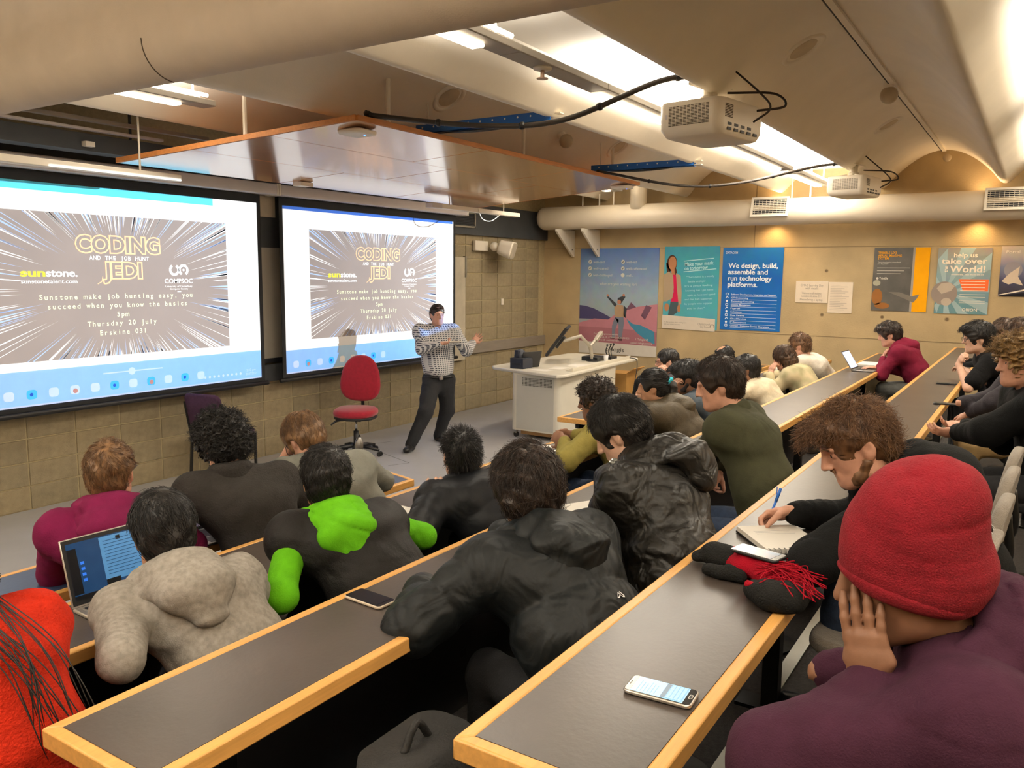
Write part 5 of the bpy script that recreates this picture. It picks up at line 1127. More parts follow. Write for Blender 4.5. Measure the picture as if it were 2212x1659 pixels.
def snet(F, lo, h):
    S = F < 0
    c = np.zeros(tuple(np.array(F.shape) - 1), np.int8)
    for i in (0, 1):
        for j in (0, 1):
            for k in (0, 1): c += S[i:F.shape[0] - 1 + i, j:F.shape[1] - 1 + j, k:F.shape[2] - 1 + k]
    act = (c > 0) & (c < 8); I = np.argwhere(act); idx = np.full(act.shape, -1, np.int64); idx[act] = np.arange(len(I))
    pos = np.zeros((len(I), 3)); cnt = np.zeros(len(I))
    corners = [(i, j, k) for i in (0, 1) for j in (0, 1) for k in (0, 1)]
    val = {cc: F[I[:, 0] + cc[0], I[:, 1] + cc[1], I[:, 2] + cc[2]] for cc in corners}
    for a in corners:
        for d in range(3):
            if a[d]: continue
            b = list(a); b[d] = 1; b = tuple(b); va, vb = val[a], val[b]; m = (va < 0) != (vb < 0); t = np.where(m, va / np.where(m, va - vb, 1), 0)
            p = np.array(a, float)[None, :].repeat(len(I), 0); p[:, d] = t; pos += p * m[:, None]; cnt += m
    V = (I + pos / np.maximum(cnt, 1)[:, None]) * h + lo
    Q = []
    for d in range(3):
        s0 = [slice(0, n) for n in F.shape]; s1 = list(s0); s0[d] = slice(0, F.shape[d] - 1); s1[d] = slice(1, F.shape[d])
        e = S[tuple(s0)] != S[tuple(s1)]; E = np.argwhere(e); u, v = [(1, 2), (2, 0), (0, 1)][d]
        E = E[(E[:, u] > 0) & (E[:, v] > 0) & (E[:, u] < F.shape[u] - 1) & (E[:, v] < F.shape[v] - 1)]
        def at(du, dv):
            q = E.copy(); q[:, u] -= du; q[:, v] -= dv; return idx[q[:, 0], q[:, 1], q[:, 2]]
        f = np.stack([at(1, 1), at(0, 1), at(0, 0), at(1, 0)], 1); ins = S[E[:, 0], E[:, 1], E[:, 2]]; f[~ins] = f[~ins][:, ::-1]; Q.append(f)
    Q = np.concatenate(Q); Q = Q[(Q >= 0).all(1)]
    return V, Q
def folds(seed, amp=.006, wl=.09, axis=(0, 0, 1), ridge=True):
    """soft undulation with a few sharp inward creases"""
    rs = np.random.RandomState(seed); ks = []; wl = wl * (1.7 if ridge else 1.)
    for i in range(5):
        d = unit(rs.normal(size=3) * (1, 1, 1.9)); ks.append((d * 2 * math.pi / (wl * rs.uniform(.6, 1.7)), rs.uniform(0, 6.3), rs.uniform(.5, 1)))
    w = [unit(rs.normal(size=3)) * 2 * math.pi / (wl * f) for f in (2.1, 3.3)]
    def f(X, Y, Z):
        q = 1.6 * np.sin(w[0][0] * X + w[0][1] * Y + w[0][2] * Z); q2 = np.sin(w[1][0] * X + w[1][1] * Y + w[1][2] * Z + 1.); o = 0
        for n, (k, p, a) in enumerate(ks):
            v = np.sin(k[0] * X + k[1] * Y + k[2] * Z + p + q * (1 if n % 2 else -.7))
            if not ridge: o = o - a * v
            elif n < 3: o = o - a * .45 * v
            else: o = o + a * 1.3 * (1 - np.abs(v)) ** 5 * np.clip(q2 + .3, 0, 1)
        return amp * o
    return f
def vpart(vol, h, name, m, parent, disp=None):
    V, Q = vol.mesh(h, disp); return link(name, raw_mesh(name, V, Q, m, True), parent)
# ------------------------------------------------------------------ strands of hair
def strands(V, H, Rh, rad, crown, n, length, r, seed, m, parent, curl=0., lift=.02, swirl=.35, noise=.35, seg=5, name='hair_strands', grav=0., keep_face=False, zmin=-.10):
    rs = np.random.RandomState(seed); q = (V - H) @ Rh; q = q[rs.randint(0, len(q), n)] + rs.normal(size=(n, 3)) * .003
    rad = np.asarray(rad); cr = np.asarray(crown); k0 = np.linalg.norm(q / rad, axis=1, keepdims=True); L = length * rs.uniform(.55, 1.15, (n, 1)); nz = rs.normal(size=(n, 3)) * noise; ph = rs.uniform(0, 6.3, (n, 1)); sw = swirl * (1 + .5 * rs.normal(size=(n, 1)))
    P = [q.copy()]; nrm = q / rad ** 2; nrm /= np.linalg.norm(nrm, axis=1, keepdims=True)
    for i in range(seg):
        nrm = q / rad ** 2; nrm /= np.linalg.norm(nrm, axis=1, keepdims=True) + 1e-9; d = q - cr; d -= nrm * (d * nrm).sum(1, keepdims=True); d /= np.linalg.norm(d, axis=1, keepdims=True) + 1e-6
        d = d + sw * np.cross(nrm, d) + nz + np.array((0, 0, -grav)); d -= nrm * (d * nrm).sum(1, keepdims=True); d /= np.linalg.norm(d, axis=1, keepdims=True) + 1e-6
        q = q + d * L / seg; kk = np.linalg.norm(q / rad, axis=1, keepdims=True); tgt = k0 * (1 + lift * rs.uniform(.2, 1.4, (n, 1)) * (i + 1) / seg); q = q * (tgt / (kk + 1e-9))
        o = q
        if curl: o = q + curl * (np.sin(ph + 2.6 * i) * np.cross(nrm, d) + np.cos(ph + 2.6 * i) * nrm)
        P.append(o)
    P = np.stack(P, 1); S1 = seg + 1                                  # n,S1,3
    if not keep_face:
        x_, y_, z_ = P[..., 0], P[..., 1] - .012, P[..., 2] + .028      # head coordinates
        bad = ((y_ > .03) & (z_ < .05)) | ((np.abs(x_) > .05) & (y_ > -.035) & (z_ < .012)) | (z_ < zmin)
        ok = ~bad.any(1); P = P[ok]; nrm = nrm[ok]; n = len(P)
    T = np.gradient(P, axis=1); T /= np.linalg.norm(T, axis=2, keepdims=True) + 1e-9; A = np.cross(T, nrm[:, None, :]); A /= np.linalg.norm(A, axis=2, keepdims=True) + 1e-9; B = np.cross(T, A)
    rr = (r * rs.uniform(.6, 1.3, (n, 1, 1))) * np.linspace(1, .25, S1)[None, :, None]
    ring = np.stack([P + A * rr, P + (-.5 * A + .87 * B) * rr, P + (-.5 * A - .87 * B) * rr], 2)      # n,S1,3,3
    W_ = (ring.reshape(-1, 3) @ Rh.T + H).astype(np.float32); base = (np.arange(n) * S1 * 3)[:, None, None]; i_ = np.arange(seg)[None, :, None] * 3; j = np.arange(3)[None, None, :]; jn = (j + 1) % 3
    Q = np.stack([base + i_ + j, base + i_ + jn, base + i_ + 3 + jn, base + i_ + 3 + j], -1).reshape(-1, 4)
    o = link(name, raw_mesh(name, W_, Q, m, True), parent); o['kind'] = 'stuff'; return o
# ------------------------------------------------------------------ body parts
def headR(yaw, pitch, roll=0.):
    return np.array(Matrix.Rotation(math.radians(yaw), 3, 'Z') @ Matrix.Rotation(math.radians(-pitch), 3, 'X') @ Matrix.Rotation(math.radians(roll), 3, 'Y'))
def head_vol(v, H, R, neck, beard=0., ears=True, nr=.056):
    L = lambda x, y, z: H + R @ np.array((x, y, z))
    v.ell(L(0, -.012, .028), (.077, .098, .093), R, .02); v.ell(L(0, .03, -.035), (.064, .066, .083), R, .03); v.ell(L(0, .062, -.094), (.034, .03, .024), R, .03)
    v.cap(L(-.045, .01, -.08), L(-.012, .07, -.098), .024, .02, .03); v.cap(L(.045, .01, -.08), L(.012, .07, -.098), .024, .02, .03)
    v.cap(L(0, .094, .018), L(0, .112, -.022), .009, .012, .012); v.ell(L(0, .115, -.03), (.012, .013, .010), R, .008); v.ell(L(-.013, .104, -.034), (.008, .009, .007), R, .006); v.ell(L(.013, .104, -.034), (.008, .009, .007), R, .006)
    v.cap(L(-.04, .082, .026), L(-.012, .094, .024), .009, .009, .012); v.cap(L(.04, .082, .026), L(.012, .094, .024), .009, .009, .012)
    v.ell(L(-.031, .094, .004), (.017, .014, .011), R, .012, 's'); v.ell(L(.031, .094, .004), (.017, .014, .011), R, .012, 's')
    v.ell(L(-.031, .078, .004), (.0135, .012, .0115), R, .004); v.ell(L(.031, .078, .004), (.0135, .012, .0115), R, .004)
    v.cap(L(-.02, .091, -.060), L(.02, .091, -.060), .007, .007, .008); v.cap(L(-.017, .09, -.071), L(.017, .09, -.071), .008, .008, .007); v.cap(L(-.022, .104, -.0655), L(.022, .104, -.0655), .0025, .0025, .004, op='s')
    if ears:
        for s in (-1, 1):
            v.ell(L(s * .079, -.008, -.008), (.010, .021, .033), R @ rotm('Z', s * 22), .008); v.ell(L(s * .073, -.004, -.034), (.010, .013, .014), R, .008); v.ell(L(s * .093, -.004, -.004), (.009, .012, .02), R @ rotm('Z', s * 22), .005, 's')
    v.cap(L(0, -.025, -.05), neck, nr, nr + .008, .03)
def hand_vol(v, w, d, n, thumb=1, curl=(25, 35, 25), s=1., spread=.10, thumb_in=.3, fr=.0088):
    """w wrist, d finger direction, n palm normal; thumb=+1 puts the thumb on the side d x n"""
    d = unit(d); n = unit(n - d * np.dot(n, d)); sd = np.cross(d, n) * thumb
    v.cap(w, w + d * .055 * s, .021 * s, .017 * s, .015, sq=(sd, 1.75)); v.cap(w + d * .05 * s, w + d * .088 * s, .0175 * s, .0135 * s, .012, sq=(sd, 2.6))
    for i, (o, l) in enumerate(((.030, .074), (.0103, .082), (-.0095, .076), (-.028, .06))):
        p = w + (d * (.088 - .004 * abs(i - 1)) + sd * o) * s; f = unit(d + sd * spread * (1 - i * .66)); a = 0.; r = (fr if i < 3 else fr * .88) * s
        for j, (c, part) in enumerate(zip(curl, (.46, .30, .24))):
            a += math.radians(c); e = f * math.cos(a) + n * math.sin(a); q = p + e * l * part * s; v.cap(p, q, r * (1 - .08 * j), r * (1 - .08 * (j + 1)), .005); p = q
    p = w + (d * .022 + sd * .026) * s; e = unit(d * .62 + sd * .75 + n * thumb_in); q = p + e * .045 * s; v.cap(p, q, .0145 * s, .0118 * s, .012)
    e = unit(d * .85 + sd * .25 + n * (thumb_in + .1)); p = q; q = p + e * .033 * s; v.cap(p, q, .0115 * s, .0098 * s, .006); e = unit(d + n * (thumb_in + .2)); v.cap(q, q + e * .022 * s, .0098 * s, .0078 * s, .004)
SKIN = {'fair': mat('skin_fair', 'cf9d86', .5, var=.10, vs=30, spec=.35, bump=.03, bs=300), 'tan': mat('skin_tan', 'b08468', .5, var=.10, vs=30, spec=.35, bump=.03, bs=300), 'brown': mat('skin_brown', '86604a', .5, var=.10, vs=30, spec=.35, bump=.03, bs=300), 'light': mat('skin_light', 'd2a992', .5, var=.09, vs=30, spec=.35, bump=.03, bs=300)}
def hmat(n, c, c2): return mat('hair_' + n, c, .5, c2=c2, vs=55, stretch=(1, 1, .35), spec=.5, detail=6)
HAIR = {'black': hmat('black', '221d1b', '0b0908'), 'dark': hmat('dark_brown', '3a2a20', '17100c'), 'brown': hmat('brown', '5a402c', '2b1d13'), 'lt': hmat('light_brown', '8a6642', '4d3622'), 'blond': hmat('blond', 'a5834f', '5d4427'), 'fairbrown': hmat('fair_brown', '7d5a3c', '473020')}
M_jeansd = mat('dark_trousers', '16171b', .85, var=.2, vs=40, bump=.3, bs=200); M_jeans = mat('blue_jeans', '2d3d58', .85, var=.25, vs=40, bump=.3, bs=220); M_khaki = mat('khaki_trousers', 'a88d60', .85, var=.1, vs=20, bump=.2, bs=160); M_gtrous = mat('grey_trousers', '4c4d4b', .85, var=.15, vs=40, bump=.2, bs=160); M_shoe = mat('black_shoe', '121213', .35)
M_eye = mat('eye_dark', '1a1512', .2); M_lens = mat('spectacle_frame', '1b1a1a', .35)
RS = [100]
def reach(P, anchor, L, near=False):
    """slide a joint along its line of sight until the bone has its true length"""
    P = np.asarray(P, float); d0 = np.linalg.norm(P - anchor)
    if .9 * L < d0 < 1.1 * L: return P
    u = unit(P - CAM); oc = CAM - anchor; bq = oc.dot(u); disc = bq * bq - (oc.dot(oc) - L * L)
    if disc < 0: return anchor + unit(CAM + u * -bq - anchor) * L
    r = [-bq - math.sqrt(disc), -bq + math.sqrt(disc)]; t0 = np.linalg.norm(P - CAM)
    return CAM + u * (min(r) if near else min(r, key=lambda q: abs(q - t0)))
def person(label, H, yaw, hy, hp, hip, floor, armL, armR, top, skin='fair', hair=None, trousers=None, hroll=0., sh=.19, glasses=False, legs=None, seat_label=None, scale=1., shoulder_drop=.05, extra=None, eyes=False, nohead=False, seated=True, legw=1., sh_shift=(0, 0, 0), name='person'):
    """arms: dict(e=elbow, w=wrist, hd=hand direction, hn=palm normal, hand=bool, ...)"""
    RS[0] += 1; seed = RS[0]; H = np.asarray(H, float); hip = np.asarray(hip, float); depth = float((RC @ (H - CAM))[2])
    hc = min(max(depth * .0031, .0085), .018); hf = min(max(depth * .0021, .0048), .010)
    t = thing(name, label, 'person', (hip[0], hip[1], floor), group='people in the room')
    F = np.array((-math.sin(math.radians(yaw)), math.cos(math.radians(yaw)), 0)); Rt = np.array((F[1], -F[0], 0)); U = np.array((0, 0, 1.)); R = headR(hy, hp, hroll)
    N = H + R @ np.array((0, -.035, -.155)) * scale
    N = N * .75 + .25 * (H + F * -.06 - U * .15)
    ax = unit(N - hip); bk = unit(np.cross(Rt, ax)) * -1
    if np.dot(bk, F) > 0: bk = -bk
    chest = hip + (N - hip) * .72 + bk * .035; mid = hip + (N - hip) * .38 + bk * .03
    S = {s: N + Rt * s * sh - ax * shoulder_drop + np.asarray(sh_shift, float) * (1 if s < 0 else 1) for s in (-1, 1)}
    A = {-1: dict(armL), 1: dict(armR)}
    for s in (-1, 1):
        a = A[s]
        if a.get('free'): continue
        a['e'] = reach(a['e'], S[s], .29, a.get('near')); a['w'] = reach(a['w'], a['e'], .255, a.get('near'))
    b = top.get('b', .0); m = top['m']; q = top.get('q')
    # ---- body: one continuous figure (head, neck, torso, arms, hands, legs)
    body = Vol()
    for s in (-1, 1):
        a = A[s]; body.cap(S[s], a['e'], .045, .038, .02); body.cap(a['e'], a['w'], .037, .026, .02)
    kn = legs or [(hip + F * .40 + Rt * s * .11 + U * -.02, np.array((*(hip + F * .42 + Rt * s * .12)[:2], floor + .08))) for s in (-1, 1)]
    body.cap(hip, mid, .11, .11, .03, sq=(Rt, 1.3)); body.cap(mid, chest, .11, .115, .03, sq=(Rt, 1.3)); body.cap(chest, N, .10, .055, .03, sq=(Rt, 1.4))
    for (k_, a_), s in zip([q_[:2] for q_ in kn], (-1, 1)): body.cap(hip + Rt * s * .09, k_, .07, .05, .03); body.cap(k_, a_, .05, .034, .02)
    V, Q = body.mesh(.016)
    hv = Vol(); head_vol(hv, H, R, N - ax * .05, ears=not top.get('noears')); parts = [(V, Q)]
    parts.append(hv.mesh(hf))
    for s in (-1, 1):
        a = A[s]
        if not a.get('hand'): continue
        fv = Vol(); fd = unit(a['w'] - a['e']); fv.cap(a['w'] - fd * (.26 if a.get('bare') else .07), a['w'], .04 if a.get('bare') else .029, .0255, .01)
        hand_vol(fv, a['w'], a.get('hd', fd), np.asarray(a.get('hn', (0, 0, -1.)), float), thumb=a.get('th', -s), curl=a.get('curl', (25, 35, 25)), spread=a.get('spread', .1), thumb_in=a.get('ti', .3)); parts.append(fv.mesh(min(max(hf * .8, .0032), .006)))
    off = 0; VV = []; QQ = []
    for v_, q_ in parts: VV.append(v_); QQ.append(q_ + off); off += len(v_)
    link('body', raw_mesh('body', np.concatenate(VV), np.concatenate(QQ), SKIN[skin], True), t)
    # ---- upper garment
    g = Vol(); qt = (q[0], q[1], .1) if q else None
    g.cap(hip - ax * (.06 if 'hem' not in top else -top['hem']), mid, .125 + b, .12 + b, .05, sq=(Rt, 1.26), quilt=qt); g.cap(mid, chest, .12 + b, .125 + b, .05, sq=(Rt, 1.32), quilt=qt); g.cap(chest, N - ax * .015, .115 + b * .8, .062 + b * .4, .045, sq=(Rt, 1.4), quilt=qt)
    if top.get('skirt'): g.cap(hip - ax * .04, hip + F * .1 - U * top['skirt'], .14 + b, .14 + b, .05, sq=(Rt, 1.3), quilt=qt)
    for s in (-1, 1):
        a = A[s]; g.cap(N + Rt * s * .06 - ax * .035, S[s], .05 + b * .6, .058 + b, .07); g.cap(chest + Rt * s * .07, S[s] - ax * .02, .075 + b * .8, .06 + b, .07)
        if top.get('sleeves', True):
            ql = (q[0] * .8, q[1] * .9, .2) if q else None; ql2 = ql or ((.0035, .036, .1) if depth < 4.2 else None); ql = ql or ((.002, .06, .3) if depth < 4.2 else None)
            if top.get('short'): g.cap(S[s], S[s] + (a['e'] - S[s]) * .75, .064 + b, .062 + b, .03)
            else:
                g.cap(S[s], a['e'], .057 + b, .046 + b, .03, quilt=ql)
                wr = a['e'] + (a['w'] - a['e']) * a.get('cuff', .9); g.cap(a['e'], wr, .046 + b, .035 + b * .5, .03, quilt=ql2)
        else: g.cap(S[s], S[s] + (a['e'] - S[s]) * .12, .066 + b, .064 + b, .03)
    if not nohead: g.cap(N - ax * .01 + (H - N) * .2, H, .056, .05, .012, op='s')
    gd = folds(seed, top.get('fa', .005), top.get('fw', .085))
    garment = vpart(g, hc, top.get('name', 'jacket'), m, t, gd)
    if not top.get('sleeves', True):
        for s in (-1, 1):
            g = Vol(); a = A[s]; g.cap(S[s], a['e'], .061, .055, .03); g.cap(a['e'], a['e'] + (a['w'] - a['e']) * .9, .055, .04, .03)
            vpart(g, hc, 'sleeve', top['slm'], t, folds(seed + 50, .004, .07))
    # ---- hood or collar
    if top.get('hood'):
        hm = top.get('hm', m); hb = top.get('hb', 1.); c = Vol(); nd = unit(unit(H - N) + ax * .8); hR = R @ np.array((1., 0, 0)); rt = unit(unit(Rt + hR * .6) - nd * np.dot(Rt, nd)); fw = np.cross(nd, rt); fw = fw if np.dot(fw, F) > 0 else -fw; bkw = -fw; base = N - nd * (-.004 + top.get('hlow', 0.))
        for rr_, up_, th_ in ((.080, .036, .019), (.100, .012, .026), (.120, -.018, .032)):
            c.chain([base + rt * math.sin(th) * rr_ * 1.08 * hb + fw * (math.cos(th) * rr_ * hb) + nd * (up_ - .05 * max(0, math.cos(th)) - (.02 * (1 - math.cos(th)) / 2 if rr_ > .1 else 0)) * hb for th in np.linspace(-2.45, 2.45, 15) + math.pi], th_ * hb, .018)
        c.chain([base + bkw * .115 * hb, base + bkw * .165 * hb - nd * .075 * hb, base + bkw * .165 * hb - nd * .16 * hb], [.045 * hb, .05 * hb, .028 * hb], .05, sq=(rt, 1.8))
        c.cap(N - nd * .06, H, .054, .056, .012, op='s')
        vpart(c, hc * .85, 'hood', hm, t, folds(seed + 9, top.get('hfa', .006), .07))
    elif top.get('collar'):
        c = Vol(); fw = unit(F - ax * np.dot(F, ax)); cr, ch_ = top['collar']
        for lift in (0., ch_): c.chain([N + ax * (.0 + lift) + Rt * math.sin(th) * .072 + fw * (math.cos(th) * .066) + ax * (-.04 * max(0, math.cos(th))) for th in np.linspace(-2.75, 2.75, 14) + math.pi], cr, .02)
        vpart(c, hc * .8, 'collar', top.get('cm', m), t, folds(seed + 9, .003, .05))
    # ---- trousers
    tr = Vol(); tr.cap(hip + (ax * .04 if legw > 1 else -ax * .02), hip - ax * .05 - U * .02, .13, .12, .04, sq=(Rt, 1.3))
    for (k_, a_), s in zip([q_[:2] for q_ in kn], (-1, 1)): tr.cap(hip + Rt * s * .09, k_, .088 * legw, .068 * legw, .04); tr.cap(k_, a_, .066 * legw, .05 * legw, .03)
    vpart(tr, max(hc, .012), 'trousers', trousers or M_jeansd, t, folds(seed + 3, .005, .08))
    for (k_, a_), s in zip([q_[:2] for q_ in kn], (-1, 1)):
        sv = Vol(); g0 = np.array((a_[0], a_[1], floor + .035)); toe = F + Rt * s * .12 if legs is None else legs[0 if s < 0 else 1][2] if len(legs[0]) > 2 else F
        sv.cap(g0 - toe * .03 + U * .01, g0 + toe * .16, .042, .036, .03, sq=(np.cross(unit(toe), U), 1.15)); sv.cap(g0, g0 + U * .06, .045, .045, .03); sv.cut(np.array((0, 0, floor + .004)), (0, 0, -1)); vpart(sv, .012, 'shoe', M_shoe, t)
    # ---- hair
    if hair:
        hm = HAIR[hair['c']]; th = hair.get('th', .014); L = lambda x, y, z: H + R @ np.array((x, y, z)); c = Vol(); rad = np.array((.078 + th, .098 + th, .094 + th)); cr = np.array(hair.get('crown', (.01, -.06, .1)))
        fl_ = hair.get('line', .068)
        c.ell(L(0, -.012, .028), rad, R, .01)
        nape = hair.get('nape', -.085); c.ell(L(0, -.05, -.03), (.066 + th * .8, .052 + th * .8, .075), R, .03)
        if hair.get('long'):
            ln = hair['long']; c.ell(L(0, -.045, -.06), (.085 + th, .07 + th, .10 + ln / 2), R, .04); c.ell(L(-.07, .0, -.05), (.03, .05, .08 + ln / 2), R, .03); c.ell(L(.07, .0, -.05), (.03, .05, .08 + ln / 2), R, .03); nape = -.12 - ln
        if hair.get('fringe'): c.ell(L(0, .062, .085), (.07, .05 + hair['fringe'], .04), R, .03); fl_ = hair.get('line', .05)
        c.ell(L(0, .13, fl_ - .13), (.10, .085, .125), R, .012, 's')
        if not hair.get('long'):
            for s in (-1, 1): c.ell(L(s * .095, .012, -.045), (.034, .042, .052), R, .012, 's')
        c.cut(L(0, 0, nape), R @ np.array((0, .35, -1.)), .012)
        if hair.get('bald'): c.ell(L(0, .03, .125), (.06, .09, .045), R, .015, 's')
        am = hair.get('amp', .005); wl = hair.get('wl', .035)
        V, Q = c.mesh(hf, folds(seed + 5, am, wl, ridge=not hair.get('curly')))
        o = link('hair', raw_mesh('hair', V, Q, hm, True), t)
        n = hair.get('n', int(min(5200, max(500, 11000 / max(depth, 1.6)))))
        if n: strands(V, L(0, -.012, .028), R, rad, cr - np.array((0, -.012, .028)), n, hair.get('len', .06), hair.get('r', max(.0011, depth * .00036)), seed, hm, o, hair.get('curl', 0.), hair.get('lift', .05), hair.get('swirl', .35), hair.get('noise', .35), grav=hair.get('grav', 0.), keep_face=bool(hair.get('long')), zmin=hair.get('nape', -.085) - .02)
        if hair.get('pony'):
            pv = Vol(); P = hair['pony']; pv.chain(spline([L(*p) for p in P], 4), np.concatenate([np.linspace(.022, .034, (len(P) - 1) * 2), np.linspace(.034, .012, (len(P) - 1) * 2 + 1)]), .02); vpart(pv, hf, 'ponytail', hm, t, folds(seed + 6, .004, .03))
            sv = Vol(); p0 = L(*P[0]); d_ = unit(L(*P[1]) - p0); e1 = unit(np.cross(d_, (0, 0, 1))); e2 = np.cross(d_, e1); sv.chain([p0 + d_ * .012 + (e1 * math.cos(a) + e2 * math.sin(a)) * .027 for a in np.linspace(0, 2 * math.pi, 12)], .013, .01); vpart(sv, .006, 'scrunchie', mat('teal_scrunchie', '1e9fb0', .8), t, folds(seed, .005, .02))
        if hair.get('beard'):
            bv = Vol(); bv.cap(L(-.066, .01, -.05), L(-.045, .045, -.088), .016, .02, .02); bv.cap(L(.066, .01, -.05), L(.045, .045, -.088), .016, .02, .02); bv.cap(L(-.045, .045, -.088), L(0, .07, -.1), .02, .026, .02); bv.cap(L(.045, .045, -.088), L(0, .07, -.1), .02, .026, .02); bv.cap(L(-.02, .10, -.047), L(.02, .10, -.047), .006, .006, .01)
            vpart(bv, hf, 'beard', hm, t, folds(seed + 2, .003, .012))
    if eyes:
        for s in (-1, 1): MB().sphere(H + R @ np.array((s * .031, .0865, .004)), (.006, .0045, .006), 10, 8, R).build('eye', M_eye, t, smooth=True); MB().tube([H + R @ np.array((s * .014, .101, .028)), H + R @ np.array((s * .03, .099, .033)), H + R @ np.array((s * .046, .088, .027))], .0032, 6).build('eyebrow', HAIR[hair['c']] if hair else M_eye, t)
    if glasses:
        gl = thing('x', None, None); bpy.data.objects.remove(gl)
        b_ = MB()
        for s in (-1, 1): b_.tube([H + R @ np.array((s * .033 + .024 * math.cos(a), .112 - .006 * abs(math.cos(a)), .0 + .017 * math.sin(a))) for a in np.linspace(0, 2 * math.pi, 17)], .0018, 6); b_.tube([H + R @ np.array((s * .057, .106, .006)), H + R @ np.array((s * .082, .06, .008)), H + R @ np.array((s * .086, -.01, .006))], .0019, 6)
        b_.tube([H + R @ np.array((-.009, .113, .004)), H + R @ np.array((.009, .113, .004))], .0018, 6); b_.build('glasses', M_lens, t, smooth=True)
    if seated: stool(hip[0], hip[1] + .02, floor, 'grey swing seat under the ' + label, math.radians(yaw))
    if extra: extra(t, dict(garment=garment, wL=A[-1]['w'], wR=A[1]['w'], eL=A[-1]['e'], H=H, R=R, N=N, ax=ax, F=F, Rt=Rt, bk=bk, S=S, chest=chest, mid=mid, hip=hip, hc=hc))
    return t
SD = []
def shaded_seat():
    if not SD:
        src = [c for c in seat0.children if c.name == 'seat' or c.name.startswith('seat.')][0]; me = src.data.copy(); me.materials[0] = mat('shade_painted_seat_cloth', '1a1918', .95); SD.append(me)  # grey seat cloth recoloured near black to paint the under-desk shade
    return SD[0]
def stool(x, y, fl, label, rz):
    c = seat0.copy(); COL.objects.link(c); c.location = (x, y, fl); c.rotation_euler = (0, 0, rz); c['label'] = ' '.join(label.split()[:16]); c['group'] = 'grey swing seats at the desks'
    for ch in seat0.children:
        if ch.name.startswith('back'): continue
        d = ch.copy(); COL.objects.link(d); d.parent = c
        if ch.name == 'seat' or ch.name.startswith('seat.'): d.data = shaded_seat()
def solve_x(px, y, z):
    lo, hi = .3, 14.
    for _ in range(50):
        m = (lo + hi) / 2; q = RC @ (np.array((m, y, z)) - CAM)
        if q[0] / q[2] * FPX + IMW / 2 < px: lo = m
        else: hi = m
    return m
# ================================================================== the people
T3, T4, T2, T1 = TIER[3], TIER[4], TIER[2], TIER[1]
v3 = lambda x, y, z: np.array((x, y, z), float)
def hipat(px, y, fl): z = fl + .54; return v3(solve_x(px, y, z), y, z)
def arm(e, w, **k): return dict(e=np.asarray(e, float), w=np.asarray(w, float), **k)
def fabric(n, c, **k):
    wr, wsc = k.pop('wr', .3), k.pop('wsc', 6.); k.pop('sheen', 0)
    m = mat('cloth_' + n, c, k.pop('rough', .9), var=k.pop('var', .12), vs=k.pop('vs', 18), bump=k.pop('bump', .25), bs=k.pop('bs', 220), spec=k.pop('spec', .2), **k)
    N = m.node_tree.nodes; L = m.node_tree.links; b = N['Principled BSDF']; old = b.inputs['Normal'].links[0].from_node
    tc = N.new('ShaderNodeTexCoord'); nz = N.new('ShaderNodeTexNoise'); nz.inputs['Scale'].default_value = wsc; nz.inputs['Detail'].default_value = 2.5; nz.inputs['Distortion'].default_value = .9; nz.inputs['Roughness'].default_value = .45
    bp = N.new('ShaderNodeBump'); bp.inputs['Strength'].default_value = wr; bp.inputs['Distance'].default_value = .06; L.new(tc.outputs['Object'], nz.inputs[0]); L.new(nz.outputs[0], bp.inputs['Height']); L.new(bp.outputs[0], old.inputs['Normal'])
    return m
C_down = fabric('down_black', '101416', rough=.55, bump=.12, bs=60, spec=.3, wr=.45, wsc=8.); C_leather = fabric('waxed_black', '1a1815', rough=.45, bump=.25, bs=45, spec=.4, wr=.6, wsc=10.); C_olive = fabric('olive_knit', '40412f'); C_maroon = fabric('maroon', '6e1730'); C_blackk = fabric('black_fleece', '0f1011'); C_blackt = fabric('black_cotton', '0c0c0e')
C_plum = fabric('plum', '3d1f30', bs=300); C_orange = fabric('orange_knit', 'b82810', bump=.6, bs=140); C_greyh = fabric('grey_marl', '8e8880', var=.2, vs=60, bs=260); C_green = fabric('lime_fleece', '5fae14', sheen=.3); C_vest = fabric('grey_vest', '1f1d1c', rough=.6); C_puff = fabric('black_puffer', '17181b', rough=.5, bump=.1, bs=50); C_khaki = fabric('khaki_cotton', '857a3f'); C_brpuff = fabric('brown_puffer', '463d2e', rough=.5); C_greys = fabric('slate_shirt', '454d55')
C_cream = fabric('cream', 'dccfb4'); C_white = fabric('white_cotton', 'e6e0d4'); C_mag = fabric('raspberry', '6f1540'); C_coat = fabric('charcoal_wool', '33302e', bump=.5, bs=140); C_greyT = fabric('stone_grey', '77776f'); C_dgrey = fabric('dark_grey', '38353a')
def wrap(o, g):
    md = o.modifiers.new('wrap', 'SHRINKWRAP'); md.target = g['garment']; md.wrap_method = 'NEAREST_SURFACEPOINT'; md.wrap_mode = 'ABOVE_SURFACE'; md.offset = .004
# --- row three
H = ony(1140, 1062, 1.36)
def logo(t, g):
    pl = Plane(onx(0, 0, 1), (0, 0, 0), (0, 0, 0), (0, 0, 0))
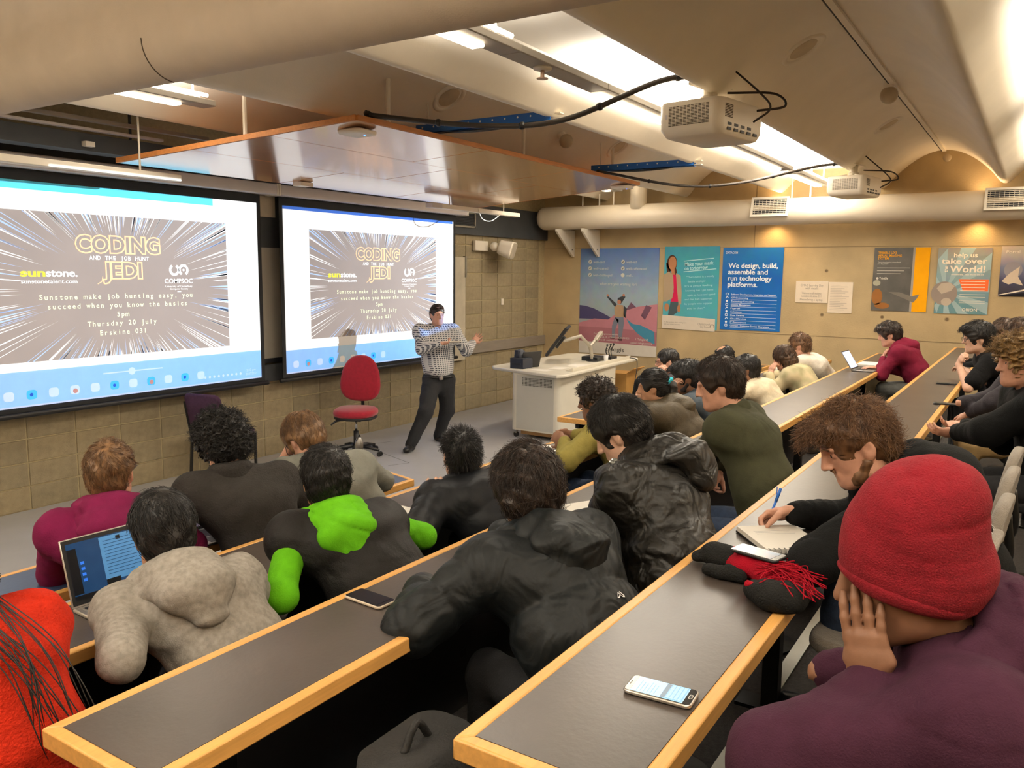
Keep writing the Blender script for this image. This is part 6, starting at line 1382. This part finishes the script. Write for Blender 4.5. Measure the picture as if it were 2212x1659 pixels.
# back-left of the black down jacket
ax_ = None
def downx(t, g):
    # zip garage / quilting seams are in the cloth; white mountain-shaped mark at the back
    c = g['hip'] + (g['N'] - g['hip']) * .42; nrm = unit(g['bk'] * .93 + g['Rt'] * -.0); u = g['Rt']; v_ = unit(np.cross(nrm, u)); v_ = v_ if v_[2] > 0 else -v_
    o = c + g['Rt'] * .05 + nrm * .222; pl = Plane(o, u, v_, nrm); b = MB()
    put_line(b, pl, [(-.02, -.007), (-.006, .009), (.001, .001), (.008, .009), (.022, -.007)], .0035, 1); put_line(b, pl, [(-.02, -.007), (-.009, -.007), (-.002, .001)], .0035, 1); put_line(b, pl, [(.022, -.007), (.009, -.007), (.004, -.001)], .0035, 1)
    wrap(b.build('back_logo', P_white, t), g)
person('person in a quilted black down jacket leaning on the third-row desk', H, -18, -44, 22, v3(1.98, .94, T3 + .52), T3, arm(D(852, 1385, 3, .075), D(915, 1262, 3, .075)), arm(v3(2.52, 1.36, 1.16), v3(2.42, 1.62, 1.15)), dict(m=C_down, b=.035, skirt=.30, hlow=.02, q=(.014, .105), hood=True, hb=1.15, fa=.004, hfa=.010, name='down_jacket'), 'tan', dict(c='dark', th=.036, len=.08, lift=.12, crown=(.02, -.07, .1), noise=.5, nape=-.1, amp=.009, n=6500), sh=.2, trousers=M_jeansd, extra=downx)
H = ony(1340, 932, 1.33)
def snaps(t, g):
    for k in (0, .034): o = MB().lathe([(.011, 0), (.011, .004), (.006, .006), (.005, .003)], (0, 0, 0), 16).build('snap_button', mat('steel', 'a8a8a4', .3, metal=.9), t, world=False); p = g['S'][-1] + g['Rt'] * (-.035 + k) * 1 + g['F'] * (.02 + k * .3) + np.array((0, 0, .092)); o.location = Vector(p) - Vector(t.location); o.rotation_euler = (.2, -.3, 0)
person('person in a creased black waxed jacket writing at the third-row desk', H, -4, 6, 34, hipat(1475, .93, T3), T3, arm(D(1292, 1160, 3, .075), D(1330, 1075, 3, .06)), arm(D(1440, 1075, 3, .10), D(1390, 1030, 3, .07)), dict(m=C_leather, b=.03, hood=True, hb=1.15, fa=.008, fw=.07, hfa=.014, name='waxed_jacket'), 'light', dict(c='black', th=.02, len=.06, crown=(.0, -.05, .11), lift=.08, nape=-.095, n=5000), trousers=M_khaki, sh=.2, extra=snaps)
H = ony(1553, 830, 1.32)
person('person in an olive green sweater leaning on folded arms', H, 0, 22, 16, v3(3.78, .96, T3 + .54), T3, arm(D(1520, 985, 3, .07), ony(1548, 1000, 1.52), cuff=.95), arm(D(1590, 950, 3, .10), ony(1553, 1012, 1.36), hand=True, hd=(-.6, .1, -.7), hn=(-.3, -.9, 0), curl=(30, 40, 20)), dict(m=C_olive, b=.018, collar=(.022, .02), fa=.006, fw=.1, name='sweater'), 'fair', dict(c='dark', th=.02, len=.055, crown=(0, -.06, .1), lift=.1, nape=-.09), trousers=M_jeans)
H = ony(1921, 722, 1.36)
person('person in a maroon hoodie with a hand at the nose by a small laptop', H, 8, 14, 18, hipat(1995, .98, T3), T3, arm(D(1903, 812, 3, .06), ony(1908, 772, 1.56), hand=True, hd=(.1, -.35, .9), hn=(.2, -.9, -.2), curl=(40, 50, 30)), arm(D(1945, 800, 3, .08), D(1893, 795, 3, .05), hand=True, hn=(0, 0, -1), curl=(15, 20, 15)), dict(m=C_maroon, b=.015, hood=True, hm=C_maroon, name='hoodie'), 'fair', dict(c='dark', th=.022, len=.05, fringe=.01, lift=.1, noise=.6), trousers=M_gtrous, eyes=True)
# --- back row
H = ony(1848, 955, .44)
def arcs(t, g):
    nrm = unit(g['bk'] * .97 - g['Rt'] * .22); u = unit(np.cross(g['ax'], nrm)); v_ = np.cross(nrm, u); o = g['chest'] + g['bk'] * .168 - g['ax'] * .03; pl = Plane(o, u, v_, nrm); b = MB()
    for i, r in enumerate((.05, .08, .11, .14, .17)):
        pts = arc2((0, .06), r, 200, 340, 18)
        put_line(b, pl, pts, .0035, 1)
        if i in (1, 2, 4):
            for j, (x, y) in enumerate(pts[2:-2]):
                if j % 3 != 2: put_line(b, pl, [(x * .93, y * .93 + .004), (x * .86, y * .86 + .008)], .0045, 1)
    wrap(b.build('back_print', P_white, t, kind='stuff'), g); w_ = g['wR']
    pen('blue and white ballpoint pen held upright over the notebook', w_ + v3(-.012, .088, -.055), w_ + v3(.02, .055, .075), mat('pen_bright_blue', '2a6fd0', .3), mat('pen_bright_blue', '2a6fd0', .3))
wR = D(1716, 1106, 4, .085)
person('person in a black hoodie writing with a blue pen', H, 8, 28, 30, v3(2.92, .08, T4 + .53), T4, arm(D(1757, 1212, 4, .07), D(1800, 1165, 4, .06)), arm(D(1850, 1122, 4, .085), wR, hand=True, hd=(-.12, .9, -.25), hn=(-.55, -.1, -.8), th=1, curl=(38, 55, 35), ti=.7, cuff=.97), dict(m=C_blackk, b=.022, hood=True, hb=1.12, name='hoodie'), 'fair', dict(c='fairbrown', th=.013, len=.05, fringe=.022, lift=.2, noise=.7, crown=(0, -.055, .1), beard=True, n=6500, nape=-.08), trousers=M_jeans, eyes=True, sh=.2, extra=arcs)
# red beanie, nearest person
H = atd(1958, 1225, 1.40); Rb = headR(26, 14, -4)
def beanie(t, g):
    H, R = g['H'], g['R']; L = lambda x, y, z: H + R @ np.array((x, y, z)); c = Vol()
    c.ell(L(0, -.015, .02), (.099, .121, .11), R, .02); c.ell(L(0, -.035, .095), (.092, .104, .085), R, .04); c.ell(L(0.0, -.075, .12), (.06, .055, .05), R, .05)
    c.ell(L(0, -.03, -.02), (.097, .112, .07), R, .03); c.ell(L(0, .155, -.10), (.12, .10, .125), R, .012, 's'); c.cut(L(0, -.02, -.062), R @ np.array((0, .50, -1.)), .012)
    vpart(c, .006, 'beanie', mat('cloth_red_knit', '82061a', .95, var=.1, vs=40, bump=.5, bs=330), t, folds(77, .0035, .09))
    b = Vol(); b.ell(L(0, -.015, .02), (.104, .126, .115), R, .02); b.ell(L(0, -.03, -.02), (.102, .117, .075), R, .03); b.ell(L(0, .155, -.10), (.12, .105, .125), R, .012, 's'); b.cut(L(0, -.02, -.066), R @ np.array((0, .50, -1.)), .010); b.cut(L(0, -.02, -.035), R @ np.array((0, -.50, 1.)), .010)
    vpart(b, .006, 'beanie_hem', mat('cloth_red_knit', '82061a', .95), t, folds(78, .002, .08))
wB = atd(1888, 1492, 1.36)
person('person in a red beanie and plum hoodie resting a cheek on one hand', H, 14, 26, 14, v3(H[0] + .36, H[1] - .30, T4 + .53), T4, arm(atd(1680, 1640, 1.36), wB, free=True, hand=True, hd=unit(atd(1862, 1330, 1.37) - wB), hn=unit(H - wB) * (1, 1, 0), th=1, curl=(3, 8, 8), spread=.04, ti=1.6, cuff=.96), arm(v3(H[0] + .5, H[1] - .05, T4 + .72), v3(H[0] + .35, H[1] + .2, T4 + .72)), dict(m=C_plum, b=.03, hood=True, hb=1.2, fa=.006, fw=.11, hfa=.008, name='hoodie', noears=False), 'brown', None, sh=.215, extra=beanie)
# black T-shirt
H = ony(2112, 730, .42)
person('person in a black T-shirt and glasses resting the mouth on a fist', H, 10, 20, 8, v3(H[0] + .02, H[1] - .32, T4 + .53), T4, arm(D(2091, 838, 4, .045), ony(2071, 788, .60), hand=True, bare=True, hd=(-.15, -.3, .9), hn=(.3, -.8, .1), curl=(70, 80, 50)), arm(D(2128, 822, 4, .06), D(2085, 800, 4, .06), bare=True, hand=True), dict(m=C_blackt, b=.012, short=True, collar=(.016, .015), name='t_shirt'), 'light', dict(c='black', th=.024, len=.06, fringe=.015, lift=.12), glasses=True, eyes=True)
# person beyond, red collar, hand on the desk
H = onx(2166, 716, 9.6)
person('person in black with a red collar beyond the black T-shirt', H, 10, 14, 6, v3(H[0] + .02, H[1] - .3, T4 + .53), T4, arm(D(2075, 808, 4, .06), D(2040, 802, 4, .05), hand=True, hn=(0, 0, -1), curl=(15, 25, 20)), arm(D(2120, 790, 4, .06), D(2085, 780, 4, .05)), dict(m=C_blackt, b=.02, collar=(.022, .015), cm=mat('cloth_red', 'b01525', .9), name='jacket'), 'fair', dict(c='brown', th=.018, len=.05))
# folded arms in dark grey
H = onx(2204, 732, 6.3)
person('person in a dark grey top with arms folded behind the curly blond', H, 12, 16, 2, v3(H[0] - .05, H[1] - .15, T4 + .53), T4, arm(ony(2122, 885, .28), ony(2095, 893, .45), hand=True, hd=(.2, .5, -.3), hn=(0, 0, -1), curl=(30, 30, 20)), arm(v3(H[0] + .1, .22, T4 + .80), v3(H[0] - .15, .4, T4 + .78)), dict(m=C_dgrey, b=.012, name='top'), 'fair', dict(c='brown', th=.02, len=.05), trousers=M_khaki)
# curly blond in black fleece
H = atd(2206, 782, 4.25)
person('person with curly blond hair in a loose black fleece, hands in lap', H, 14, 26, 6, v3(H[0] + .03, H[1] - .2, T4 + .53), T4, arm(ony(2135, 930, H[1] + .12), ony(2068, 935, H[1] + .34), hand=True, hd=(-.2, .9, 0), hn=(.5, 0, .6), th=1, curl=(20, 30, 20)), arm(v3(H[0] + .25, H[1] + .05, T4 + .72), ony(2080, 918, H[1] + .36), hand=True, hd=(-.5, .7, 0), hn=(-.3, 0, .7), curl=(20, 30, 20)), dict(m=C_blackk, b=.035, collar=(.02, .02), fa=.007, fw=.13, name='fleece'), 'fair', dict(c='blond', th=.026, len=.04, curl=.008, amp=.011, wl=.02, curly=True, lift=.15, noise=.8, fringe=.012), trousers=M_jeansd, eyes=True)
# --- second row, left to right
H = ony(-125, 1205, 2.28)
def locks(t, g):
    b = MB(); rl = random.Random(4)
    for i in range(20):
        a = g['N'] + g['Rt'] * rl.uniform(-.06, .10) + g['bk'] * .06 + g['ax'] * .05; q = rl.uniform(0, 1); e = g['mid'] + g['Rt'] * (.02 + .16 * q) + g['bk'] * (.165 + rl.uniform(0, .012)) - g['ax'] * rl.uniform(-.04, .08); m_ = (a + e) / 2 + g['bk'] * .075 + g['Rt'] * .02; b.tube(spline([a, m_, e], 5), [.0016] * 10 + [.0006], 5)
    b.build('hair_lock', HAIR['black'], t, smooth=True, kind='stuff')
person('person in an orange-red knitted jumper at the left edge of the picture', H, -12, -18, 12, v3(H[0] + .02, 1.97, T2 + .53), T2, arm(v3(H[0] - .30, 2.2, 1.02), v3(H[0] - .2, 2.5, 1.0)), arm(D(70, 1425, 2, .045), v3(H[0] + .16, 2.6, 1.0)), dict(m=C_orange, b=.012, collar=(.036, .045), cm=mat('cloth_navy_scarf', '171a2b', .9), fa=.006, name='jumper'), 'tan', dict(c='black', th=.02, len=.2, long=.16, lift=.02, n=3000, grav=1.5), sh=.165, extra=locks)
H = ony(352, 1150, 2.34)
person('person in a grey marl hoodie at the silver laptop', H, -12, -22, 20, v3(1.62, 1.97, T2 + .53), T2, arm(ony(262, 1425, 2.08), D(300, 1340, 2, .05)), arm(v3(1.80, 2.12, .96), v3(1.7, 2.45, 1.0)), dict(m=C_greyh, b=.012, hood=True, hb=1.12, hfa=.003, fa=.003, name='hoodie'), 'tan', dict(c='black', th=.02, len=.06, crown=(0, -.05, .11), lift=.06, nape=-.1), trousers=M_jeansd)
H = ony(703, 1035, 2.33)
person('person in a dark body-warmer over a lime green hoodie', H, -25, -34, 4, v3(2.3, 1.93, T2 + .53), T2, arm(ony(606, 1290, 2.02), v3(1.98, 2.34, .93)), arm(v3(2.72, 2.2, .95), v3(2.6, 2.5, 1.0)), dict(m=C_vest, b=.028, q=(.010, .13), sleeves=False, slm=C_green, hood=True, hm=C_green, hb=1.1, fa=.003, name='body_warmer'), 'tan', dict(c='black', th=.018, len=.04, lift=.08, nape=-.085, n=4500), sh=.18)
H = ony(995, 982, 2.33)
person('person in a black puffer jacket with a hand on the cheek', H, -25, -38, 2, v3(3.2, 1.97, T2 + .53), T2, arm(D(898, 1160, 2, .07), ony(940, 1088, 2.36), hand=True, hd=unit(ony(962, 1018, 2.34) - ony(940, 1088, 2.36)), hn=(.8, .5, 0), th=1, curl=(35, 50, 30)), arm(v3(3.62, 2.3, 1.0), v3(3.5, 2.55, 1.0)), dict(m=C_puff, b=.03, q=(.012, .10), collar=(.03, .03), fa=.003, name='puffer_jacket'), 'light', dict(c='black', th=.011, len=.022, lift=.22, swirl=.1, noise=.25, crown=(0, -.06, .1), nape=-.085, n=4200), sh=.19)
H = ony(1287, 864, 2.34)
person('person with curly dark hair in a khaki jacket, hands clasped over papers', H, 2, 14, 12, v3(4.62, 2.0, T2 + .53), T2, arm(D(1222, 996, 2, .06), D(1220, 952, 2, .06), hand=True, hd=(.2, .9, .2), hn=(.8, .1, -.3), th=1, curl=(35, 45, 30)), arm(D(1310, 945, 2, .08), D(1238, 940, 2, .07), hand=True, hd=(-.5, .8, .1), hn=(-.7, -.2, -.3), curl=(35, 45, 30)), dict(m=C_khaki, b=.02, collar=(.022, .02), name='jacket'), 'brown', dict(c='dark', th=.020, len=.03, curl=.006, amp=.009, wl=.02, curly=True, lift=.12, noise=.8, beard=True), trousers=M_jeans)
H = ony(1411, 835, 2.34)
person('person with a black ponytail in a brown quilted jacket', H, 0, 22, 10, v3(5.62, 2.0, T2 + .53), T2, arm(D(1364, 880, 2, .05), ony(1383, 872, 2.52), hand=True, hd=(.15, -.1, .9), hn=(.9, -.2, 0), th=1, curl=(45, 50, 30)), arm(v3(5.95, 2.3, 1.0), v3(5.8, 2.55, 1.0)), dict(m=C_brpuff, b=.03, q=(.012, .11), hood=True, hb=1.05, name='quilted_jacket'), 'tan', dict(c='black', th=.014, len=.08, lift=.02, swirl=0., noise=.15, crown=(0, .09, .06), pony=[(.0, -.105, .03), (.0, -.135, -.02), (.0, -.12, -.10), (.02, -.10, -.17)]))
H = ony(1484, 815, 2.33)
person('person with tousled dark hair in a slate grey shirt', H, 0, 26, 12, v3(6.25, 1.98, T2 + .53), T2, arm(v3(5.95, 2.3, 1.0), ony(1452, 850, 2.55), hand=True, hd=(0, -.2, .9), hn=(.6, -.6, 0), th=1, curl=(40, 50, 30)), arm(v3(6.55, 2.3, 1.0), v3(6.4, 2.6, 1.0)), dict(m=C_greys, b=.012, collar=(.02, .018), name='shirt'), 'brown', dict(c='black', th=.024, len=.05, lift=.14, noise=.6, fringe=.02, beard=True))
H = ony(1613, 797, 2.30)
person('person with short dark hair in a cream shirt', H, -4, 16, 8, v3(7.75, 1.98, T2 + .53), T2, arm(v3(7.4, 2.3, 1.0), v3(7.5, 2.55, 1.0)), arm(v3(8.05, 2.3, 1.0), v3(7.9, 2.6, 1.0)), dict(m=C_cream, b=.012, collar=(.02, .018), name='shirt'), 'brown', dict(c='black', th=.02, len=.04, lift=.08, fringe=.01))
H = ony(1693, 772, 2.30)
def floral(t, g):
    pass
C_floral = mat('cloth_floral', 'd9c9a3', .9, c2='8f8a66', vs=7, bump=.2, bs=200, detail=1.5)
person('person with brown shoulder-length hair in a patterned cream shirt', H, 2, 26, 22, v3(9.0, 1.97, T2 + .53), T2, arm(D(1648, 868, 2, .05), ony(1665, 805, 2.52), hand=True, hd=(.3, -.2, .9), hn=(.7, -.5, 0), th=1, curl=(35, 45, 30)), arm(v3(9.3, 2.3, 1.0), v3(9.1, 2.6, 1.0)), dict(m=C_floral, b=.025, name='shirt'), 'fair', dict(c='brown', th=.018, len=.10, long=.05, lift=.03, grav=.6))
H = ony(1727, 746, 2.26)
person('person in a white T-shirt hunched past the patterned shirt', H, -4, 8, 14, v3(9.95, 1.97, T2 + .53), T2, arm(v3(9.6, 2.3, 1.0), v3(9.7, 2.55, 1.0)), arm(v3(10.2, 2.3, 1.0), v3(10.1, 2.6, 1.0)), dict(m=C_white, b=.015, name='t_shirt', collar=(.012, .01)), 'fair', dict(c='fairbrown', th=.02, len=.04, lift=.14, noise=.6))
# --- front row
H = ony(240, 1018, 3.13)
person('person in a raspberry hoodie and glasses at the front desk', H, -22, -50, 0, v3(1.8, 2.88, T1 + .54), T1, arm(D(118, 1238, 1, .06), D(240, 1200, 1, .05)), arm(v3(2.2, 3.1, .88), v3(2.05, 3.35, .87)), dict(m=C_mag, b=.018, hood=True, hb=1.12, fa=.003, name='hoodie'), 'fair', dict(c='lt', th=.012, len=.03, lift=.08, nape=-.075), glasses=True, sh=.195)
H = ony(480, 960, 3.13)
person('person with thick curly black hair in a charcoal wool coat', H, -20, -8, 26, v3(2.52, 2.87, T1 + .54), T1, arm(v3(2.40, 3.06, .88), v3(2.5, 3.3, .87)), arm(v3(2.86, 3.02, .88), v3(2.75, 3.3, .87)), dict(m=C_coat, b=.02, collar=(.026, .035), fa=.002, name='wool_coat'), 'fair', dict(c='black', th=.034, len=.035, curl=.007, amp=.010, wl=.02, curly=True, lift=.12, noise=.9, nape=-.095, n=4200), sh=.2)
H = ony(657, 948, 3.16)
person('person with fair brown hair bowed over, forearm raised to the brow', H, -30, -8, 48, v3(3.2, 2.88, T1 + .54), T1, arm(D(592, 1038, 1, .06), ony(632, 958, 3.28), bare=True, hand=True, hd=(.5, .2, .75), hn=(.7, -.5, .2), th=1, curl=(20, 25, 15), cuff=.25), arm(v3(3.5, 3.12, .90), v3(3.4, 3.35, .88)), dict(m=C_greyT, b=.012, collar=(.018, .012), fa=.004, name='shirt'), 'fair', dict(c='lt', th=.022, len=.075, lift=.06, swirl=.1, noise=.25), glasses=True)
H = ony(1441, 781, 3.12)
person('person with short dark hair and glasses in the right front row', H, 10, 34, 6, v3(7.75, 2.88, T1 + .54), T1, arm(v3(7.4, 3.15, .88), ony(1425, 812, 3.2), hand=True, hd=(.2, -.2, .9), hn=(.8, -.3, 0), th=1, curl=(40, 50, 30)), arm(v3(8.05, 3.1, .88), v3(7.9, 3.35, .88)), dict(m=C_dgrey, b=.01, name='top', collar=(.015, .01)), 'fair', dict(c='black', th=.012, len=.03), glasses=True)
H = ony(1563, 770, 3.08)
person('balding person with dark hair in the right front row', H, 6, 26, 10, v3(9.4, 2.88, T1 + .54), T1, arm(v3(9.1, 3.12, .88), ony(1545, 800, 3.18), hand=True, hd=(.1, -.3, .9), hn=(.6, -.6, 0), th=1, curl=(40, 50, 30)), arm(v3(9.7, 3.1, .88), v3(9.5, 3.35, .88)), dict(m=C_greys, b=.01, name='top', collar=(.015, .01)), 'tan', dict(c='black', th=.012, len=.03, bald=True))
# --- the speaker
fx = 7.72; HL_ = ony(945, 680, 6.15)
fL = v3(8.02, 6.22, .08); fR = v3(7.38, 6.14, .08); hipS = ony(948, 822, 6.18)
C_check = bpy.data.materials.new('cloth_check')
def _chk():
    m = C_check; m.use_nodes = True; N = m.node_tree.nodes; L = m.node_tree.links; b = N['Principled BSDF']; b.inputs['Roughness'].default_value = .85
    tc = N.new('ShaderNodeTexCoord'); w = []
    for ax in ('X', 'Z'):
        wv = N.new('ShaderNodeTexWave'); wv.bands_direction = ax; wv.inputs['Scale'].default_value = 13; wv.inputs['Distortion'].default_value = .3; wv.inputs['Detail Scale'].default_value = .4; L.new(tc.outputs['Object'], wv.inputs[0])
        g = N.new('ShaderNodeMath'); g.operation = 'GREATER_THAN'; g.inputs[1].default_value = .62; L.new(wv.outputs[1], g.inputs[0]); w.append(g)
    mx = N.new('ShaderNodeMath'); mx.operation = 'MAXIMUM'; L.new(w[0].outputs[0], mx.inputs[0]); L.new(w[1].outputs[0], mx.inputs[1])
    c = N.new('ShaderNodeMixRGB'); c.inputs[1].default_value = (*lin('3d4250'), 1); c.inputs[2].default_value = (*lin('d2d2d2'), 1); L.new(mx.outputs[0], c.inputs[0]); L.new(c.outputs[0], b.inputs['Base Color'])
_chk()
wLs = ony(1022, 740, 5.98); wRs = ony(952, 742, 5.86)
def spk(t, g):
    p = g['wR'] + unit(g['wL'] - g['wR']) * .17 + np.array((-.02, -.05, .02)); o = MB().frame(rotm('Z', -38) @ rotm('X', -12), p).box((-.11, -.075, -.004), (.11, .075, .004)).build('tablet', M_white)
    tag(o, 'thin white tablet held by the standing speaker', 'tablet')
    b = Vol(); b.chain([g['hip'] + np.array((0, 0, .055)) + g['Rt'] * math.sin(a) * .185 + g['F'] * math.cos(a) * .142 for a in np.linspace(0, 2 * math.pi, 22)], .016, .008); vpart(b, .008, 'belt', M_shoe, t)
    MB().cbox(g['hip'] + g['F'] * .165 + np.array((0, 0, .05)), (.05, .03, .045)).build('buckle', M_silver, t, bevel=.006)
    MB().tube([g['wL'] + (unit(np.cross(unit(g['wL'] - g['eL']), (0, 0, 1))) * math.cos(a) + np.array((0, 0, 1)) * math.sin(a)) * .034 for a in np.linspace(0, 2 * math.pi, 14)], .007, 6).build('wristwatch', M_silver, t, smooth=True)
    # sunglasses pushed up on the hair
    b_ = MB()
    for s in (-1, 1): b_.sphere(g['H'] + g['R'] @ np.array((s * .03, .082, .092)), (.024, .008, .013), 14, 8, g['R'])
    b_.build('raised_sunglasses', mat('sunglass_lens', '2a0f12', .15), t, smooth=True)
Fd = 150.
person('standing speaker in a checked shirt and black trousers holding a tablet', HL_, 138, 148, 2, hipS, 0., arm(ony(1010, 762, 6.02), wLs, hand=True, near=True, hd=(.75, -.1, .6), hn=(0, -.6, .7), th=1, curl=(15, 22, 15), spread=.25, cuff=.92), arm(ony(912, 755, 6.05), wRs, hand=True, near=True, hd=(.75, -.5, .05), hn=(.2, .3, .9), th=-1, curl=(35, 40, 25), cuff=.9), dict(m=C_check, b=.026, hem=.15, collar=(.013, .02), fa=.005, fw=.09, name='checked_shirt'), 'fair', dict(c='dark', th=.008, len=.02, lift=.05, n=1400, line=.082), legs=None if False else [(ony(966, 885, 6.12), fL, unit((-.3, -.9, 0))), (ony(920, 890, 6.05), fR, unit((-.95, -.35, 0)))], sh=.205, eyes=True, seated=False, legw=1.35, extra=spk)

# ------------------------------------------------------------------ red and black knitwear heap on the nearest desk
zd = ROW[4][2]
t = thing('scarf', 'heaped black and red scarf with a red fringe on the nearest desk', 'scarf', (2.28, .66, zd)); C_bk = fabric('black_wool', '1d1d1c', bump=.6, bs=200); C_rd = fabric('red_wool', 'a00c22', bump=.6, bs=200)
def q4(px, py, dz): return D(px, py, 4, dz)
k_ = Vol(); k_.chain([q4(1512, 1200, .022), q4(1545, 1200, .030), q4(1590, 1210, .032)], [.022, .034, .034], .03, sq=(unit((.6, -.2, 0)), 1.4)); k_.chain([q4(1530, 1230, .02), q4(1570, 1238, .02), q4(1600, 1245, .02)], .02, .02); k_.cut((0, 0, zd + .002), (0, 0, -1)); vpart(k_, .006, 'black_end', C_bk, t, folds(501, .004, .04))
k_ = Vol(); k_.chain([q4(1582, 1205, .030), q4(1620, 1218, .034), q4(1665, 1238, .034), q4(1700, 1245, .03)], [.034, .036, .034, .03], .03, sq=(unit((.6, -.2, 0)), 1.5)); k_.cut((0, 0, zd + .002), (0, 0, -1)); vpart(k_, .006, 'red_band', C_rd, t, folds(502, .005, .035))
k_ = Vol(); k_.chain([q4(1628, 1275, .026), q4(1665, 1290, .03), q4(1705, 1292, .03), q4(1730, 1280, .028)], [.03, .04, .04, .03], .03, sq=(unit((.6, .2, 0)), 1.3)); k_.cut((0, 0, zd + .002), (0, 0, -1)); vpart(k_, .006, 'black_fold', C_bk, t, folds(503, .004, .04))
k_ = Vol(); k_.chain([q4(1618, 1262, .045), q4(1660, 1268, .062), q4(1720, 1262, .06)], .011, .01); vpart(k_, .005, 'red_trim', C_rd, t, folds(504, .003, .03))
b = MB(); rf = random.Random(9)
for i in range(60):
    a = q4(1650 + rf.uniform(-25, 60), 1222 + rf.uniform(-12, 40), .062 + rf.uniform(0, .012)); e = q4(1745 + rf.uniform(-40, 45), 1262 + rf.uniform(-35, 40), .055 + rf.uniform(-.02, .01)); m_ = (a + e) / 2 + np.array((rf.uniform(-.02, .02), rf.uniform(-.02, .02), .02)); b.tube(spline([a, m_, e], 4), .0016, 5)
b.build('fringe', C_rd, t, kind='stuff')
pq = (q4(1580, 1190, .074) + q4(1698, 1208, .074)) / 2
phone('dark phone lying on top of the red and black scarf', pq + v3(.0, .0, 0), .15, .075, -14, M_black, mat('display_blue_patch', '2b5f8f', .2, c2='8a6a50', vs=9))
# ------------------------------------------------------------------ black coat hung over a seat back in the front row
bx = solve_x(1388, 3.02, .9); t = thing('hung_coat', 'black coat hung over a seat back in the right front row', 'coat', (bx, 3.0, T1)); C_ct = fabric('black_coat', '0f0f10')
k_ = Vol(); k_.cap(v3(bx - .1, 2.98, 1.10), v3(bx + .12, 2.98, 1.12), .07, .07, .05); k_.cap(v3(bx, 2.98, 1.08), v3(bx - .06, 3.02, .62), .11, .13, .06, sq=((1, 0, 0), 1.5)); k_.cap(v3(bx - .14, 3.0, 1.02), v3(bx - .2, 3.06, .62), .06, .06, .04); vpart(k_, .014, 'coat_cloth', C_ct, t, folds(601, .008, .08)); k_ = Vol(); k_.chain([v3(bx - .08, 2.98, 1.15), v3(bx, 2.95, 1.18), v3(bx + .1, 2.98, 1.165)], .035, .03); vpart(k_, .012, 'coat_collar', C_ct, t)
stool(bx, 2.98, T1, 'grey swing seat under the hung black coat in the front row', 0)
